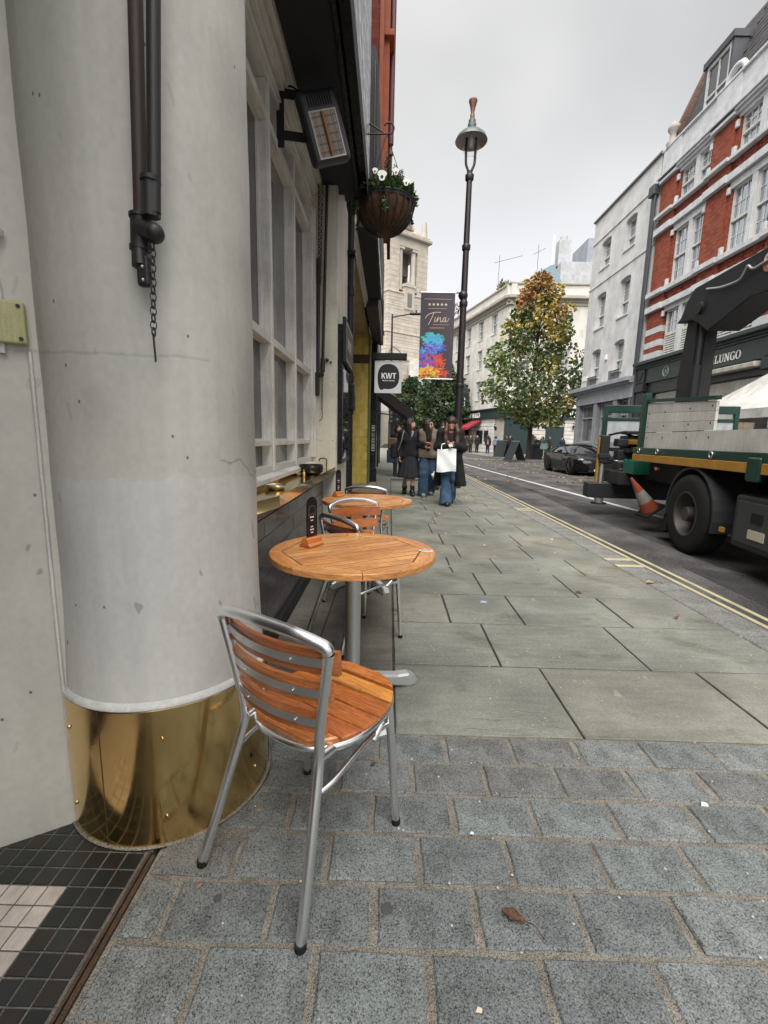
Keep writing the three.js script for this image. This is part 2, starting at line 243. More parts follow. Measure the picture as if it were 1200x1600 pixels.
// ================================================================ the doorway floor, splayed wall and column on the left
{
  const g = structure('doorway_floor'), blackTile = [[0.02, 0.024, 0.024], [0.028, 0.03, 0.03], [0.032, 0.026, 0.024]].map((c) => mat(c, { roughness: 0.3, map: 'grime', m: 0.3 })), whiteTile = [[0.66, 0.58, 0.53], [0.70, 0.62, 0.57], [0.62, 0.55, 0.50]].map((c) => mat(c, { roughness: 0.35, map: 'grime', m: 0.2 }));
  mesh('grout_bed', bx(-2.6, -0.69, -0.3, -0.002, -1.2, 1.9), mat([0.27, 0.26, 0.24], { map: 'speck', m: 0.2, roughness: 0.9 }), g);
  const p = 0.0535;
  for (let i = 0; i < 17; i++) for (let j = 0; j < 18; j++) {
    const x1 = -0.708 - i * p, Z1 = 1.265 - j * p; if (x1 < -1.55) continue;
    const white = i >= 3 && i <= 11 && j >= 4;
    mesh('mosaic_tile', slab(rect(x1 - p + 0.0022, x1 - 0.0022, Z1 - p + 0.0022, Z1 - 0.0022), rr(0.0, 0.001), 0.0012, -0.01), white ? pick(whiteTile) : pick(blackTile), g);
  }
  mesh('metal_threshold', [bx(-0.698, -0.69, -0.02, 0.004, -1.2, 1.16), bx(-0.686, -0.674, -0.02, 0.0015, -1.2, 1.15)], M.rust, g);
}
const plasterTex = (s, o = {}) => tex(704, 704, (u, v) => {
  const c = fbm(u, v, 4, 4, 6, s), big = fbm(u, v, 2, 3, 4, s + 7), f = fbm(u, v, 150, 150, 2, s + 3), drip = fbm(u, v, 40, 3, 4, s + 5);
  const y = v * 2.6 + 0.46, edge = 1.13 + 0.05 * (fbm(u, 0.5, 20, 2, 3, s + 9) - 0.5);
  const stain = smooth(0.56, 0.72, big) * 0.10, low = o.band && y < edge ? 0.03 : 0, green = 0;
  let L = 0.86 + 0.21 * (c - 0.5) + 0.05 * (f - 0.5) + 0.09 * (drip - 0.5) - stain + low;
  const cr = Math.abs(v - (0.385 + 0.018 * (fbm(u, 0.3, 9, 2, 5, s + 11) - 0.5))) < 0.0013 && fbm(u, 0.1, 6, 2, 3, s + 13) > 0.53 ? -0.07 : 0;
  const cr2 = Math.abs(v - 0.30 - 0.2 * (fbm(u, 0.3, 6, 2, 5, s + 21) - 0.5)) < 0.0011 && fbm(u, 0.6, 8, 2, 2, s + 23) > 0.6 ? -0.16 : 0;
  const scuff = fbm(u + 0.3 * v, v, 60, 34, 2, s + 17) > 0.885 ? -0.16 : 0, dot = hash(Math.floor(u * 340), Math.floor(v * 340), s) > 0.9994 ? -0.45 : 0;
  L += cr + cr2 + dot + (y < 1.15 ? scuff : scuff * 0.4);
  return [L * 1.0, L * (0.995 + green * 0.4), L * (low ? 0.985 : 0.965)];
});
const plasterBump = tex(512, 512, (u, v) => fbm(u, v, 8, 8, 6, 111), false);
{
  const map = plasterTex(201, { band: true }), cx = -0.765, cZ = 1.497;
  const pm = new THREE.MeshStandardMaterial({ color: C(0.68, 0.68, 0.665), map, bumpMap: plasterBump, bumpScale: 0.004, roughness: 0.55 });
  const t = thing('column', 'round painted plaster column with brass cladding round its foot', 'column', [cx, 0, cZ]);
  const prof = []; for (let k = 0; k <= 24; k++) prof.push([0.305 + 0.0012 * Math.sin(k * 1.7) + 0.012 * Math.exp(-k * 0.9), 0.472 + k * 0.13]);
  const sh = latheAt(prof, 0, 0, 96), p = sh.attributes.position, uv = sh.attributes.uv;
  for (let i = 0; i < p.count; i++) uv.setXY(i, uv.getX(i), (p.getY(i) - 0.46) / 2.6);
  mesh('shaft', sh, pm, t, true);
  mesh('plaster_lip', latheAt([[0.30, 0.452], [0.3285, 0.453], [0.3305, 0.458], [0.326, 0.468], [0.316, 0.476]], 0, 0, 80), M.white, t);
  M.brass.roughnessMap = scaled(TS.grimeRough, 0.5); M.brass.roughness = 0.32;
  M.brass.bumpMap = scaled(TS.grimeRough, 0.9); M.brass.bumpScale = 0.0012;
  const clad = mesh('brass_cladding', latheAt([[0.3265, 0.004], [0.3285, 0.006], [0.3285, 0.45], [0.3265, 0.4525]], 0, 0, 128), M.brass, t);
  for (const a of [-0.62, 0.35, 1.3]) for (const y of [0.10, 0.36]) { const s = new THREE.SphereGeometry(0.007, 10, 6); s.scale(1, 1, 0.5); s.rotateY(Math.PI - a); const d = new THREE.Vector3(Math.sin(a), 0, Math.cos(a)); s.translate(d.x * 0.329, y, d.z * 0.329); mesh('screw', s, M.brassBright, clad); }
  for (const a of [-0.2, 1.75]) { const s = new THREE.BoxGeometry(0.0022, 0.445, 0.0022); s.translate(Math.sin(a) * 0.3287, 0.228, Math.cos(a) * 0.3287); mesh('seam', s, M.rust, clad); }
  mesh('base_mortar', latheAt([[0.30, 0.0], [0.338, 0.001], [0.335, 0.004], [0.327, 0.006]], 0, 0, 64), M.mortar, t);
}
{
  const map = plasterTex(331), pm = new THREE.MeshStandardMaterial({ color: C(0.70, 0.69, 0.67), map, bumpMap: plasterBump, bumpScale: 0.004, roughness: 0.5 });
  const t = thing('doorway_wall', 'white painted splayed wall meeting the round column', 'wall', [-1.45, 0, 0.98], { world: true });
  const a = V(-0.915, 0, 1.302), b = V(-2.2, 0, 0.535), d = b.clone().sub(a).normalize(), n = new THREE.Vector3(-d.z, 0, d.x).multiplyScalar(-1);
  const wall = (y0, y1, th) => { const g = new THREE.BoxGeometry(a.distanceTo(b), y1 - y0, 0.2); g.rotateY(-Math.atan2(d.z, d.x)); g.translate((a.x + b.x) / 2, (y0 + y1) / 2, (a.z + b.z) / 2); const s = n.z > 0 ? -1 : 1; g.translate(n.x * s * th, 0, n.z * s * th); return g; };
  const wg = wall(0.0, 3.35, 0.1); const p = wg.attributes.position, uv = new Float32Array(p.count * 2);
  for (let i = 0; i < p.count; i++) { uv[2 * i] = (p.getX(i) * d.x + p.getZ(i) * d.z) / 2.2; uv[2 * i + 1] = (p.getY(i) - 0.46) / 2.6; } wg.setAttribute('uv', new THREE.BufferAttribute(uv, 2));
  mesh('plaster_face', wg, pm, t, true);
  // painted-over cable and clips running up beside the column
  const at = (s, y, o) => V(-1.0 + d.x * s, y, 1.252 - d.z * s).add(new THREE.Vector3(0, 0, o));
  mesh('cable', tube([at(0.035, 1.45, 0.012), at(0.03, 1.62, 0.012), at(0.05, 1.72, 0.018), at(0.075, 1.86, 0.012), at(0.07, 2.2, 0.012), at(0.07, 3.2, 0.012)], 0.0085, 8, 60), M.paint, t);
  mesh('cable', tube([at(-0.02, 0.01, 0.006), at(-0.018, 0.7, 0.006), at(-0.02, 1.46, 0.006)], 0.005, 8, 30), M.paint, t);
  mesh('cable_clip', rb(-1.05, -1.0, 1.735, 1.755, 1.215, 1.235, 0.004), M.paint, t);
  // metal-lined frieze above and the far jamb, out of frame, that close the porch
  mesh('porch_ceiling', bx(-3.2, -0.62, 3.352, 3.5, -1.2, 2.0), M.paint, t);
  const jb = thing('porch_jamb', 'white painted jamb on the near side of the doorway', 'wall', [-1.4, 0, -1.2], { world: true });
  mesh('plaster_face', bx(-2.6, -0.72, 0, 3.35, -1.5, -1.2), M.paint, jb);
  const dr = thing('entrance_door', 'dark panelled door set back in the doorway', 'door', [-2.3, 0, -0.3], { world: true });
  mesh('leaf', bx(-2.35, -2.3, 0.01, 2.3, -1.19, 0.45), mat([0.03, 0.028, 0.026], { roughness: 0.4 }), dr); mesh('fanlight', bx(-2.35, -2.3, 2.32, 3.35, -1.19, 0.45), M.glass, dr);
  // cream junction box
  const bxm = mat([0.60, 0.57, 0.28], { roughness: 0.45, map: 'grime', m: 0.3 });
  const jbx = thing('junction_box', 'small cream painted metal box screwed to the white wall', 'electrical box', [-1.05, 1.475, 1.2]);
  const turn = new THREE.Group(); jbx.rotation.y = -Math.atan2(d.z, d.x) + Math.PI;
  jbx.position.copy(at(0.012, 1.475, 0)).add(new THREE.Vector3(0.006, 0, 0.012));
  mesh('case', new RoundedBoxGeometry(0.18, 0.108, 0.034, 2, 0.006).translate(-0.06, 0.054, 0), bxm, jbx);
  for (const y of [0.013, 0.095]) { const s = new THREE.CylinderGeometry(0.005, 0.005, 0.004, 10); s.rotateX(Math.PI / 2); s.translate(0.018, y, 0.018); mesh('screw', s, M.iron, jbx); }
  const ft = canvasTex(128, 64, (c, w, h) => { c.fillStyle = '#1c1c18'; c.fillRect(0, 0, w, h); c.strokeStyle = '#d8d09a'; c.lineWidth = 4; c.strokeRect(4, 4, w - 8, h - 8); c.fillStyle = '#d8d09a'; c.font = 'bold 30px sans-serif'; c.fillText('D', 92, 43); });
  const pl = new THREE.PlaneGeometry(0.06, 0.036); pl.translate(-0.055, 0.06, 0.0182); mesh('rating_plate', pl, new THREE.MeshStandardMaterial({ map: ft, roughness: 0.5 }), jbx, true);
}
// awning arms: an upright rod, a folded-down black stay, a hinge casting with a lever, and a chain
function chain(a, b, n, r, w) { const gs = []; for (let k = 0; k < n; k++) { const p = a.clone().lerp(b, (k + 0.5) / n); const t = new THREE.TorusGeometry(r, w, 5, 10); t.scale(0.62, 1, 1); t.rotateY(k % 2 ? 0.35 : 1.5); t.translate(p.x, p.y, p.z); gs.push(t); } return gs; }
{
  const t = thing('awning_arm', 'folded iron awning arm with a chain hanging on the round column', 'awning arm', [-0.64, 1.46, 1.17], { world: true });
  inWorld.set(t, new THREE.Vector3(t.position.x - 0.028, t.position.y + 0.03, t.position.z));
  mesh('upright_rod', rod(V(-0.652, 1.78, 1.192), V(-0.60, 3.3, 1.20), 0.0165, 0.0165, 14), mat([0.07, 0.045, 0.038], { roughness: 0.6, map: 'grime', m: 0.2 }), t);
  mesh('stay', rod(V(-0.605, 1.80, 1.165), V(-0.52, 3.3, 1.17), 0.0155, 0.0155, 14), M.iron, t);
  mesh('collar', [rod(V(-0.6125, 1.79, 1.165), V(-0.609, 1.868, 1.165), 0.021, 0.021, 6), rod(V(-0.6092, 1.866, 1.165), V(-0.609, 1.876, 1.165), 0.0235, 0.0235, 14)], M.iron, t);
  const h = mesh('hinge', [rod(V(-0.656, 1.728, 1.19), V(-0.652, 1.80, 1.19), 0.022, 0.023, 14), rod(V(-0.656, 1.725, 1.19), V(-0.656, 1.735, 1.19), 0.025, 0.025, 14), rod(V(-0.652, 1.798, 1.19), V(-0.652, 1.806, 1.19), 0.026, 0.026, 14), rod(V(-0.652, 1.775, 1.182), V(-0.607, 1.755, 1.165), 0.02, 0.023, 12), new THREE.SphereGeometry(0.0235, 12, 8).translate(-0.607, 1.755, -1.165)], M.iron, t);
  mesh('lever', [rod(V(-0.656, 1.73, 1.185), V(-0.653, 1.685, 1.18), 0.018, 0.02, 10), rb(-0.66, -0.628, 1.637, 1.71, 1.168, 1.19, 0.008)], M.iron, t);
  for (const y of [1.65, 1.68]) mesh('bolt', new THREE.SphereGeometry(0.0045, 8, 6).translate(-0.642, y, -1.166), M.steel, t);
  mesh('chain', [...chain(V(-0.613, 1.735, 1.165), V(-0.623, 1.52, 1.165), 13, 0.011, 0.0022), rod(V(-0.624, 1.525, 1.165), V(-0.622, 1.457, 1.166), 0.0025)], M.iron, t);
}
// ================================================================ the pub front on the left
{
  const t = thing('pub_building', 'white painted pub front with deep multi-pane window and dark tiled wall below', 'building', [-1.5, 0, 3.5], { world: true });
  const plum = [[0.105, 0.093, 0.112], [0.12, 0.105, 0.125], [0.093, 0.085, 0.10], [0.132, 0.113, 0.128]].map((c) => mat(c, { roughness: 0.22, map: 'grime', m: 0.5, clearcoat: 0.3, clearcoatRoughness: 0.1 }));
  // wall below the window: backing and glazed tiles, each its own
  const riser = mesh('tiled_wall', bx(-0.95, -0.708, 0, 0.905, 1.72, 4.73), mat([0.17, 0.16, 0.16], { map: 'speck', m: 0.2, roughness: 0.9 }), t);
  for (let r = 0; r < 7; r++) for (let k = -1; k < 10; k++) {
    const y0 = 0.105 + r * 0.1145, a = Math.max(1.74, 1.72 + k * 0.305 + (r % 2) * 0.152), b = Math.min(4.728, 1.72 + (k + 1) * 0.305 + (r % 2) * 0.152);
    if (b - a < 0.03) continue;
    const g = slab(rect(a + 0.002, b - 0.002, y0 + 0.002, Math.min(y0 + 0.1125, 0.903)), rr(0.0075, 0.0085), 0.0022, 0); g.rotateX(Math.PI / 2); g.rotateY(Math.PI / 2); // slab x -> world -z, slab y -> up
    g.applyMatrix4(new THREE.Matrix4().makeTranslation(-0.708, 0, 0)); mesh('wall_tile', g, pick(plum), riser);
  }
  mesh('skirting', rb(-0.72, -0.672, 0, 0.098, 1.74, 4.728, 0.006), M.blackMatt, t);
  mesh('floor_box', rb(-0.70, -0.56, 0.002, 0.20, 4.3, 4.5, 0.01), M.blackMatt, t);
  // timber window
  const X = -0.82, w = mesh('window_frame', [bx(-1.0, X + 0.004, 1.0, 3.42, 4.642, 4.729), rb(X, X + 0.03, 1.04, 3.42, 4.668, 4.726, 0.01), rb(X, X + 0.055, 1.04, 3.42, 4.70, 4.7285, 0.008)], M.paint, t);
  mesh('jamb', bx(-1.0, X - 0.003, 1.0, 3.42, 1.70, 1.82), M.paint, w);
  for (const Z of [2.375, 3.13, 3.885]) mesh('mullion', [bx(-0.985, X, 1.002, 3.418, Z, Z + 0.078), rb(X - 0.002, X + 0.014, 1.002, 3.418, Z + 0.018, Z + 0.06, 0.006)], M.paint, w);
  for (const [y0, y1, d] of [[1.185, 1.215, 0], [1.862, 1.912, 0.004], [3.185, 3.24, 0.004]]) mesh('transom', bx(-0.987, X + 0.002 + d, y0, y1, 1.82, 4.64), M.paint, w);
  mesh('bottom_rail', bx(-0.99, X + 0.003, 1.0, 1.045, 1.82, 4.64), M.paint, w);
  const zs = [1.82, 2.375, 3.13, 3.885, 4.642], ys = [1.045, 1.185, 1.215, 1.862, 1.912, 3.185, 3.24, 3.42];
  for (let i = 0; i < 4; i++) for (let k = 0; k < 8; k += 2) mesh('pane', bx(-0.895, -0.887, ys[k], ys[k + 1], zs[i] + (i ? 0.078 : 0), zs[i + 1]), rnd() < 0.5 ? M.glass : M.glassGrey, w);
  for (let i = 0; i < 4; i++) mesh('glazing_bead', [bx(-0.886, -0.87, ys[2], ys[2] + 0.016, zs[i] + (i ? 0.079 : 0), zs[i + 1] - 0.001), bx(-0.886, -0.87, ys[4], ys[4] + 0.016, zs[i] + (i ? 0.079 : 0), zs[i + 1] - 0.001), bx(-0.886, -0.872, ys[3], ys[5], zs[i + 1] - 0.018, zs[i + 1] - 0.001)], M.paint, w);
  mesh('sill', extrude([[-1.0, 0.955], [-0.765, 0.955], [-0.765, 0.982], [-0.82, 0.999], [-1.0, 0.999]], 3.03).translate(0, 0, -4.729), M.paint, t);
  mesh('room_back', bx(-1.1, -1.0, 0.9, 3.6, 1.7, 4.73), M.paint, t);
  // mouldings stepping out over the window head
  for (const [x, y0, y1] of [[-0.80, 3.42, 3.462], [-0.785, 3.462, 3.478], [-0.80, 3.478, 3.535], [-0.765, 3.535, 3.556], [-0.74, 3.556, 3.572], [-0.757, 3.572, 3.625], [-0.715, 3.625, 3.65], [-0.70, 3.65, 3.70]]) mesh('cornice_moulding', rb(-1.2, x, y0, y1, 1.4, 4.7295, 0.005), M.paint, t);
  // pilaster with its brass-fringed foot
  const pl = plasterTex(431), pm = new THREE.MeshStandardMaterial({ color: C(0.86, 0.83, 0.75), map: pl, bumpMap: plasterBump, bumpScale: 0.003, roughness: 0.5 });
  const pg = bx(-2.2, -0.57, 0, 3.9, 4.73, 6.25), p = pg.attributes.position, n = pg.attributes.normal, uv = pg.attributes.uv;
  for (let i = 0; i < p.count; i++) uv.setXY(i, (Math.abs(n.getZ(i)) > 0.5 ? p.getX(i) : p.getZ(i)) / 2.2, (p.getY(i) - 0.4) / 2.6);
  mesh('pilaster', pg, pm, t, true);
  mesh('pilaster_edge', rb(-0.573, -0.558, 0.9, 3.9, 4.735, 4.80, 0.005), M.paintCream, t);
  mesh('upper_wall', bx(-7, -0.62, 3.9, 6.2, -9, 6.25), M.paint, t);
  mesh('side_wall', bx(-7, -0.76, 0, 3.9, -9, -1.5), M.paint, t);
  mesh('rear_wall', bx(-7, -2.4, 0, 3.9, -1.5, 4.73), M.paint, t);
  // black awning box over the window
  const f = mesh('awning_box', [bx(-0.70, -0.385, 3.63, 3.95, 1.2, 4.9), bx(-0.62, -0.31, 3.9, 5.3, -2, 5.6)], M.blackMatt, t);
  mesh('front_board', [rb(-0.385, -0.355, 3.60, 3.97, 1.2, 4.95, 0.006), rb(-0.352, -0.275, 3.66, 5.4, 1.2, 5.0, 0.008)], M.black, f);
  const vp = []; for (let k = 0; k <= 20; k++) vp.push([1.2 + k * 0.19, 3.55 - 0.028 * Math.abs(Math.sin(k * 1.1))]);
  const vg = extrude([...vp, [5.0, 3.72], [1.2, 3.72]], 0.006); vg.rotateY(Math.PI / 2); vg.translate(-0.272, 0, 0); mesh('valance', vg, M.blackMatt, f);
}
{ // brass ledge
  const t = thing('brass_ledge', 'polished brass drip ledge running under the pub window', 'ledge', [-0.7, 0.88, 3.5], { world: true });
  const out = [[-0.80, 4.728], [-0.80, 1.83], [-0.66, 1.83], [-0.567, 2.30], [-0.567, 4.728]];
  mesh('top_plate', slab(out, 0.928, 0.003, 0.908), M.brassBright, t);
  mesh('front_lip', [bx(-0.571, -0.5665, 0.885, 0.945, 2.302, 4.728), bar(V(-0.66, 0.915, 1.83), V(-0.569, 0.915, 2.30), 0.005, 0.06)], M.brassBright, t);
  mesh('upstand', bx(-0.806, -0.80, 0.909, 0.953, 1.83, 4.728), M.brassBright, t);
  mesh('underside', slab(out.map(([a, b]) => [a - (a > -0.7 ? 0.008 : 0), b]), 0.9065, 0.002, 0.893), M.blackMatt, t);
  mesh('tap', [rod(V(-0.69, 0.929, 3.62), V(-0.69, 0.99, 3.62), 0.012, 0.004), new THREE.SphereGeometry(0.014, 10, 8).translate(-0.69, 0.955, -3.62)], M.brassBright, t);
  mesh('bracket_hook', tube([V(-0.66, 0.93, 4.70), V(-0.66, 1.02, 4.70), V(-0.72, 1.03, 4.70), V(-0.74, 1.0, 4.70)], 0.007), mat([0.10, 0.22, 0.16], { roughness: 0.7, map: 'speck', m: 0.1 }), t);
}
{ const t = thing('ashtray', 'round black ashtray bowl standing on the brass ledge', 'ashtray', [-0.69, 0.9285, 3.95]);
  mesh('bowl', latheAt([[0.0, 0.002], [0.085, 0.002], [0.104, 0.02], [0.108, 0.06], [0.10, 0.076], [0.092, 0.07], [0.088, 0.03], [0, 0.025]]), mat([0.012, 0.012, 0.013], { roughness: 0.25 }), t);
  mesh('rim', new THREE.TorusGeometry(0.1, 0.006, 6, 28).rotateX(Math.PI / 2).translate(0, 0.077, 0), M.black, t); }
{ const t = thing('ashtray', 'low clear plastic tray lying on the brass ledge near the column', 'ashtray', [-0.69, 0.9285, 2.72]);
  mesh('bowl', latheAt([[0.0, 0.002], [0.055, 0.002], [0.07, 0.03], [0.064, 0.03], [0.052, 0.008], [0, 0.008]], 0, 0, 8), M.steel, t); }
{ // second awning arm, on the pilaster
  const t = thing('awning_arm', 'folded iron awning arm hanging on the flat pilaster beside the window', 'awning arm', [-0.71, 1.6, 4.70], { world: true });
  mesh('upright_rod', rod(V(-0.752, 1.85, 4.71), V(-0.735, 2.95, 4.705), 0.017), M.iron, t);
  mesh('upright_chain', [...chain(V(-0.735, 3.62, 4.70), V(-0.735, 2.93, 4.70), 26, 0.017, 0.0035), ...chain(V(-0.70, 3.62, 4.69), V(-0.722, 2.72, 4.70), 32, 0.017, 0.0035)], M.iron, t);
  mesh('rod_head', rb(-0.755, -0.715, 2.74, 2.97, 4.68, 4.72, 0.012), M.iron, t);
  mesh('stay', rod(V(-0.655, 3.62, 4.69), V(-0.698, 1.9, 4.695), 0.014), M.iron, t);
  mesh('collar', rod(V(-0.698, 1.9, 4.695), V(-0.6945, 2.03, 4.695), 0.022, 0.022, 8), M.iron, t);
  mesh('hinge', [rod(V(-0.752, 1.87, 4.70), V(-0.69, 1.885, 4.695), 0.024), rb(-0.775, -0.73, 1.665, 1.9, 4.685, 4.715, 0.012)], M.iron, t);
  mesh('chain', [...chain(V(-0.70, 1.87, 4.69), V(-0.705, 1.52, 4.69), 15, 0.015, 0.003), tube([V(-0.705, 1.53, 4.69), V(-0.70, 1.45, 4.69), V(-0.72, 1.42, 4.69), V(-0.735, 1.415, 4.69)], 0.0035)], M.iron, t);
  mesh('wall_bolt', [new THREE.SphereGeometry(0.018, 8, 6).translate(-0.655, 2.02, -4.715), new THREE.SphereGeometry(0.012, 8, 6).translate(-0.62, 2.0, -4.722)], M.iron, t);
}
{ // heater on a bracket
  const t = thing('patio_heater', 'black infrared patio heater tilted down on wall brackets under the awning', 'heater', [-0.8, 3.3, 3.45]);
  const body = new THREE.Group(); body.name = 'housing_mount'; const q = new THREE.Euler(0.32, 0.34, 0.40, 'ZYX'), m4 = new THREE.Matrix4().makeRotationFromEuler(q).scale(new THREE.Vector3(0.88, 0.88, 0.88)).setPosition(0.295, 0.02, 0.02);
  const put = (g) => { g.applyMatrix4(m4); return g; }, hs = mat([0.03, 0.031, 0.036], { roughness: 0.38 });
  mesh('housing', put(new RoundedBoxGeometry(0.315, 0.46, 0.12, 3, 0.035)), hs, t);
  for (let k = 0; k < 10; k++) mesh('vent_slot', put(new THREE.BoxGeometry(0.011, 0.085, 0.012).translate(-0.09 + k * 0.02, 0.165, 0.0555)), M.rubber, t);
  mesh('bezel', put(new THREE.BoxGeometry(0.01, 0.3, 0.014).translate(-0.105, -0.05, 0.059)), M.paint, t); mesh('bezel', put(new THREE.BoxGeometry(0.01, 0.3, 0.014).translate(0.105, -0.05, 0.059)), M.paint, t);
  mesh('bezel', put(new THREE.BoxGeometry(0.2, 0.01, 0.014).translate(0, 0.095, 0.059)), M.paint, t); mesh('bezel', put(new THREE.BoxGeometry(0.2, 0.01, 0.014).translate(0, -0.195, 0.059)), M.paint, t);
  mesh('reflector', put(new THREE.BoxGeometry(0.198, 0.278, 0.006).translate(0, -0.05, 0.0585)), mat([0.15, 0.12, 0.10], { metalness: 0.9, roughness: 0.25 }), t);
  mesh('element', put(rod(new THREE.Vector3(-0.005, 0.088, 0.071), new THREE.Vector3(-0.005, -0.188, 0.071), 0.011)), mat([0.42, 0.17, 0.05], { roughness: 0.3 }), t);
  for (let k = 0; k < 5; k++) mesh('guard_wire', put(rod(new THREE.Vector3(-0.098, 0.06 - k * 0.055, 0.074), new THREE.Vector3(0.098, 0.06 - k * 0.055, 0.074), 0.0013, 0.0013, 6)), M.iron, t);
  for (let k = 0; k < 4; k++) mesh('guard_wire', put(rod(new THREE.Vector3(-0.07 + k * 0.047, 0.09, 0.077), new THREE.Vector3(-0.07 + k * 0.047, -0.19, 0.077), 0.0012, 0.0012, 6)), M.iron, t);
  for (const y of [0.23, -0.02]) mesh('bracket', bar(new THREE.Vector3(-0.02, y, 0.03), new THREE.Vector3(0.26, y - 0.015, 0.0), 0.012, 0.055), M.blackMatt, t);
  mesh('bracket', bar(new THREE.Vector3(0.004, 0.3, 0.03), new THREE.Vector3(0.004, -0.1, 0.03), 0.05, 0.012), M.blackMatt, t);
  mesh('lead', tube([V(0.02, 0.28, 0), V(0.07, 0.30, 0.02), V(0.14, 0.26, 0.02), V(0.22, 0.22, 0.03)], 0.006), M.rubber, t);
}
{ const t = thing('menu_board', 'tall black notice case with a lettered header on the pilaster', 'sign', [-0.53, 0.97, 5.25], { world: true });
  mesh('case', rb(-0.569, -0.515, 0.97, 2.40, 4.84, 5.62, 0.006), M.black, t);
  mesh('header', rb(-0.514, -0.478, 2.02, 2.47, 4.82, 5.66, 0.01), M.blackMatt, t);
  const tx = canvasTex(512, 256, (c, w, h) => { c.fillStyle = '#2a2a28'; c.fillRect(0, 0, w, h); c.strokeStyle = '#b9b299'; c.lineWidth = 8; c.strokeRect(14, 14, w - 28, h - 28); c.fillStyle = '#d9d2b8'; c.font = 'bold 92px serif'; c.textAlign = 'center'; c.fillText('MENU', w / 2, 160); });
  const g = new THREE.PlaneGeometry(0.8, 0.41); g.rotateY(Math.PI / 2); g.translate(-0.4765, 2.245, -5.24); mesh('lettering', g, new THREE.MeshStandardMaterial({ map: tx, roughness: 0.5 }), t, true);
  mesh('glass_front', bx(-0.5148, -0.511, 1.02, 1.98, 4.90, 5.56), M.glass, t);
}
{ const t = thing('drainpipe', 'black cast iron drainpipe running up the end of the white pilaster', 'drainpipe', [-0.5, 0, 5.95], { world: true });
  mesh('pipe', cylAt(0.052, 0.052, 0, 6.6, -0.545, 5.95, 16), M.black, t);
  for (const y of [0.35, 1.55, 1.95, 3.0, 3.42, 4.6, 5.8]) mesh('collar', cylAt(0.064, 0.064, y, y + 0.09, -0.545, 5.95, 16), M.black, t);
  for (const y of [1.62, 3.46, 4.65]) mesh('bracket', rb(-0.575, -0.47, y - 0.02, y + 0.03, 5.84, 6.06, 0.008), M.black, t);
  mesh('access_box', rb(-0.57, -0.47, 1.63, 1.93, 5.86, 6.04, 0.02), M.black, t); }
{ // hanging basket
  const t = thing('basket_bracket', 'thin black iron wall bracket with a curled hook end', 'bracket', [-0.57, 4.2, 5.0], { world: true });
  mesh('arm', rod(V(-0.575, 4.225, 5.0), V(-0.085, 4.235, 5.0), 0.008), M.iron, t);
  mesh('brace', rod(V(-0.575, 4.5, 5.0), V(-0.13, 4.24, 5.0), 0.007), M.iron, t);
  const c = []; for (let k = 0; k <= 10; k++) { const a = -Math.PI / 2 + k * 0.42; c.push(V(-0.085 + 0.05 * Math.cos(a), 4.285 + 0.05 * Math.sin(a), 5.0)); } mesh('hook', tube(c, 0.008, 8, 40), M.iron, t);
  mesh('wall_plate', bx(-0.585, -0.568, 4.15, 4.56, 4.98, 5.02), M.iron, t);
}
const leafGeo = (L, w) => { const g = new THREE.BufferGeometry(); g.setAttribute('position', new THREE.Float32BufferAttribute([0, 0, 0, w, L * 0.12, L * 0.5, 0, 0.0, L, 0, 0, 0, 0, 0, L, -w, L * 0.12, L * 0.5], 3)); g.computeVertexNormals(); return g; };
// scatter leaves: list of {p, dir, size, col} -> one geometry with vertex colours
function foliage(list) {
  const pos = [], col = [], d = new THREE.Vector3(), s = new THREE.Vector3(), up = new THREE.Vector3();
  for (const l of list) {
    d.copy(l.d).normalize(); s.set(rr(-1, 1), rr(-1, 1), rr(-1, 1)).cross(d).normalize(); up.crossVectors(s, d);
    const L = l.s, w = L * (l.w ?? 0.3), p = l.p, A = [p.x, p.y, p.z], T = [p.x + d.x * L, p.y + d.y * L, p.z + d.z * L];
    const mid = (k) => [p.x + d.x * L * 0.5 + s.x * w * k + up.x * w * 0.35, p.y + d.y * L * 0.5 + s.y * w * k + up.y * w * 0.35, p.z + d.z * L * 0.5 + s.z * w * k + up.z * w * 0.35];
    pos.push(...A, ...mid(1), ...T, ...A, ...T, ...mid(-1)); for (let k = 0; k < 6; k++) col.push(...l.c);
  }
  const g = new THREE.BufferGeometry(); g.setAttribute('position', new THREE.Float32BufferAttribute(pos, 3)); g.setAttribute('color', new THREE.Float32BufferAttribute(col, 3)); g.computeVertexNormals(); return g;
}
const leafMat = new THREE.MeshPhysicalMaterial({ vertexColors: true, roughness: 0.6, side: THREE.DoubleSide, transmission: 0.25, thickness: 0, ior: 1.35 });
const leafOpaque = new THREE.MeshStandardMaterial({ vertexColors: true, roughness: 0.65, side: THREE.DoubleSide });
const jit = (c, k = 0.25) => { const s = 1 + rr(-k, k); return [c[0] * s * (1 + rr(-0.12, 0.12)), c[1] * s, c[2] * s * (1 + rr(-0.15, 0.15))]; };
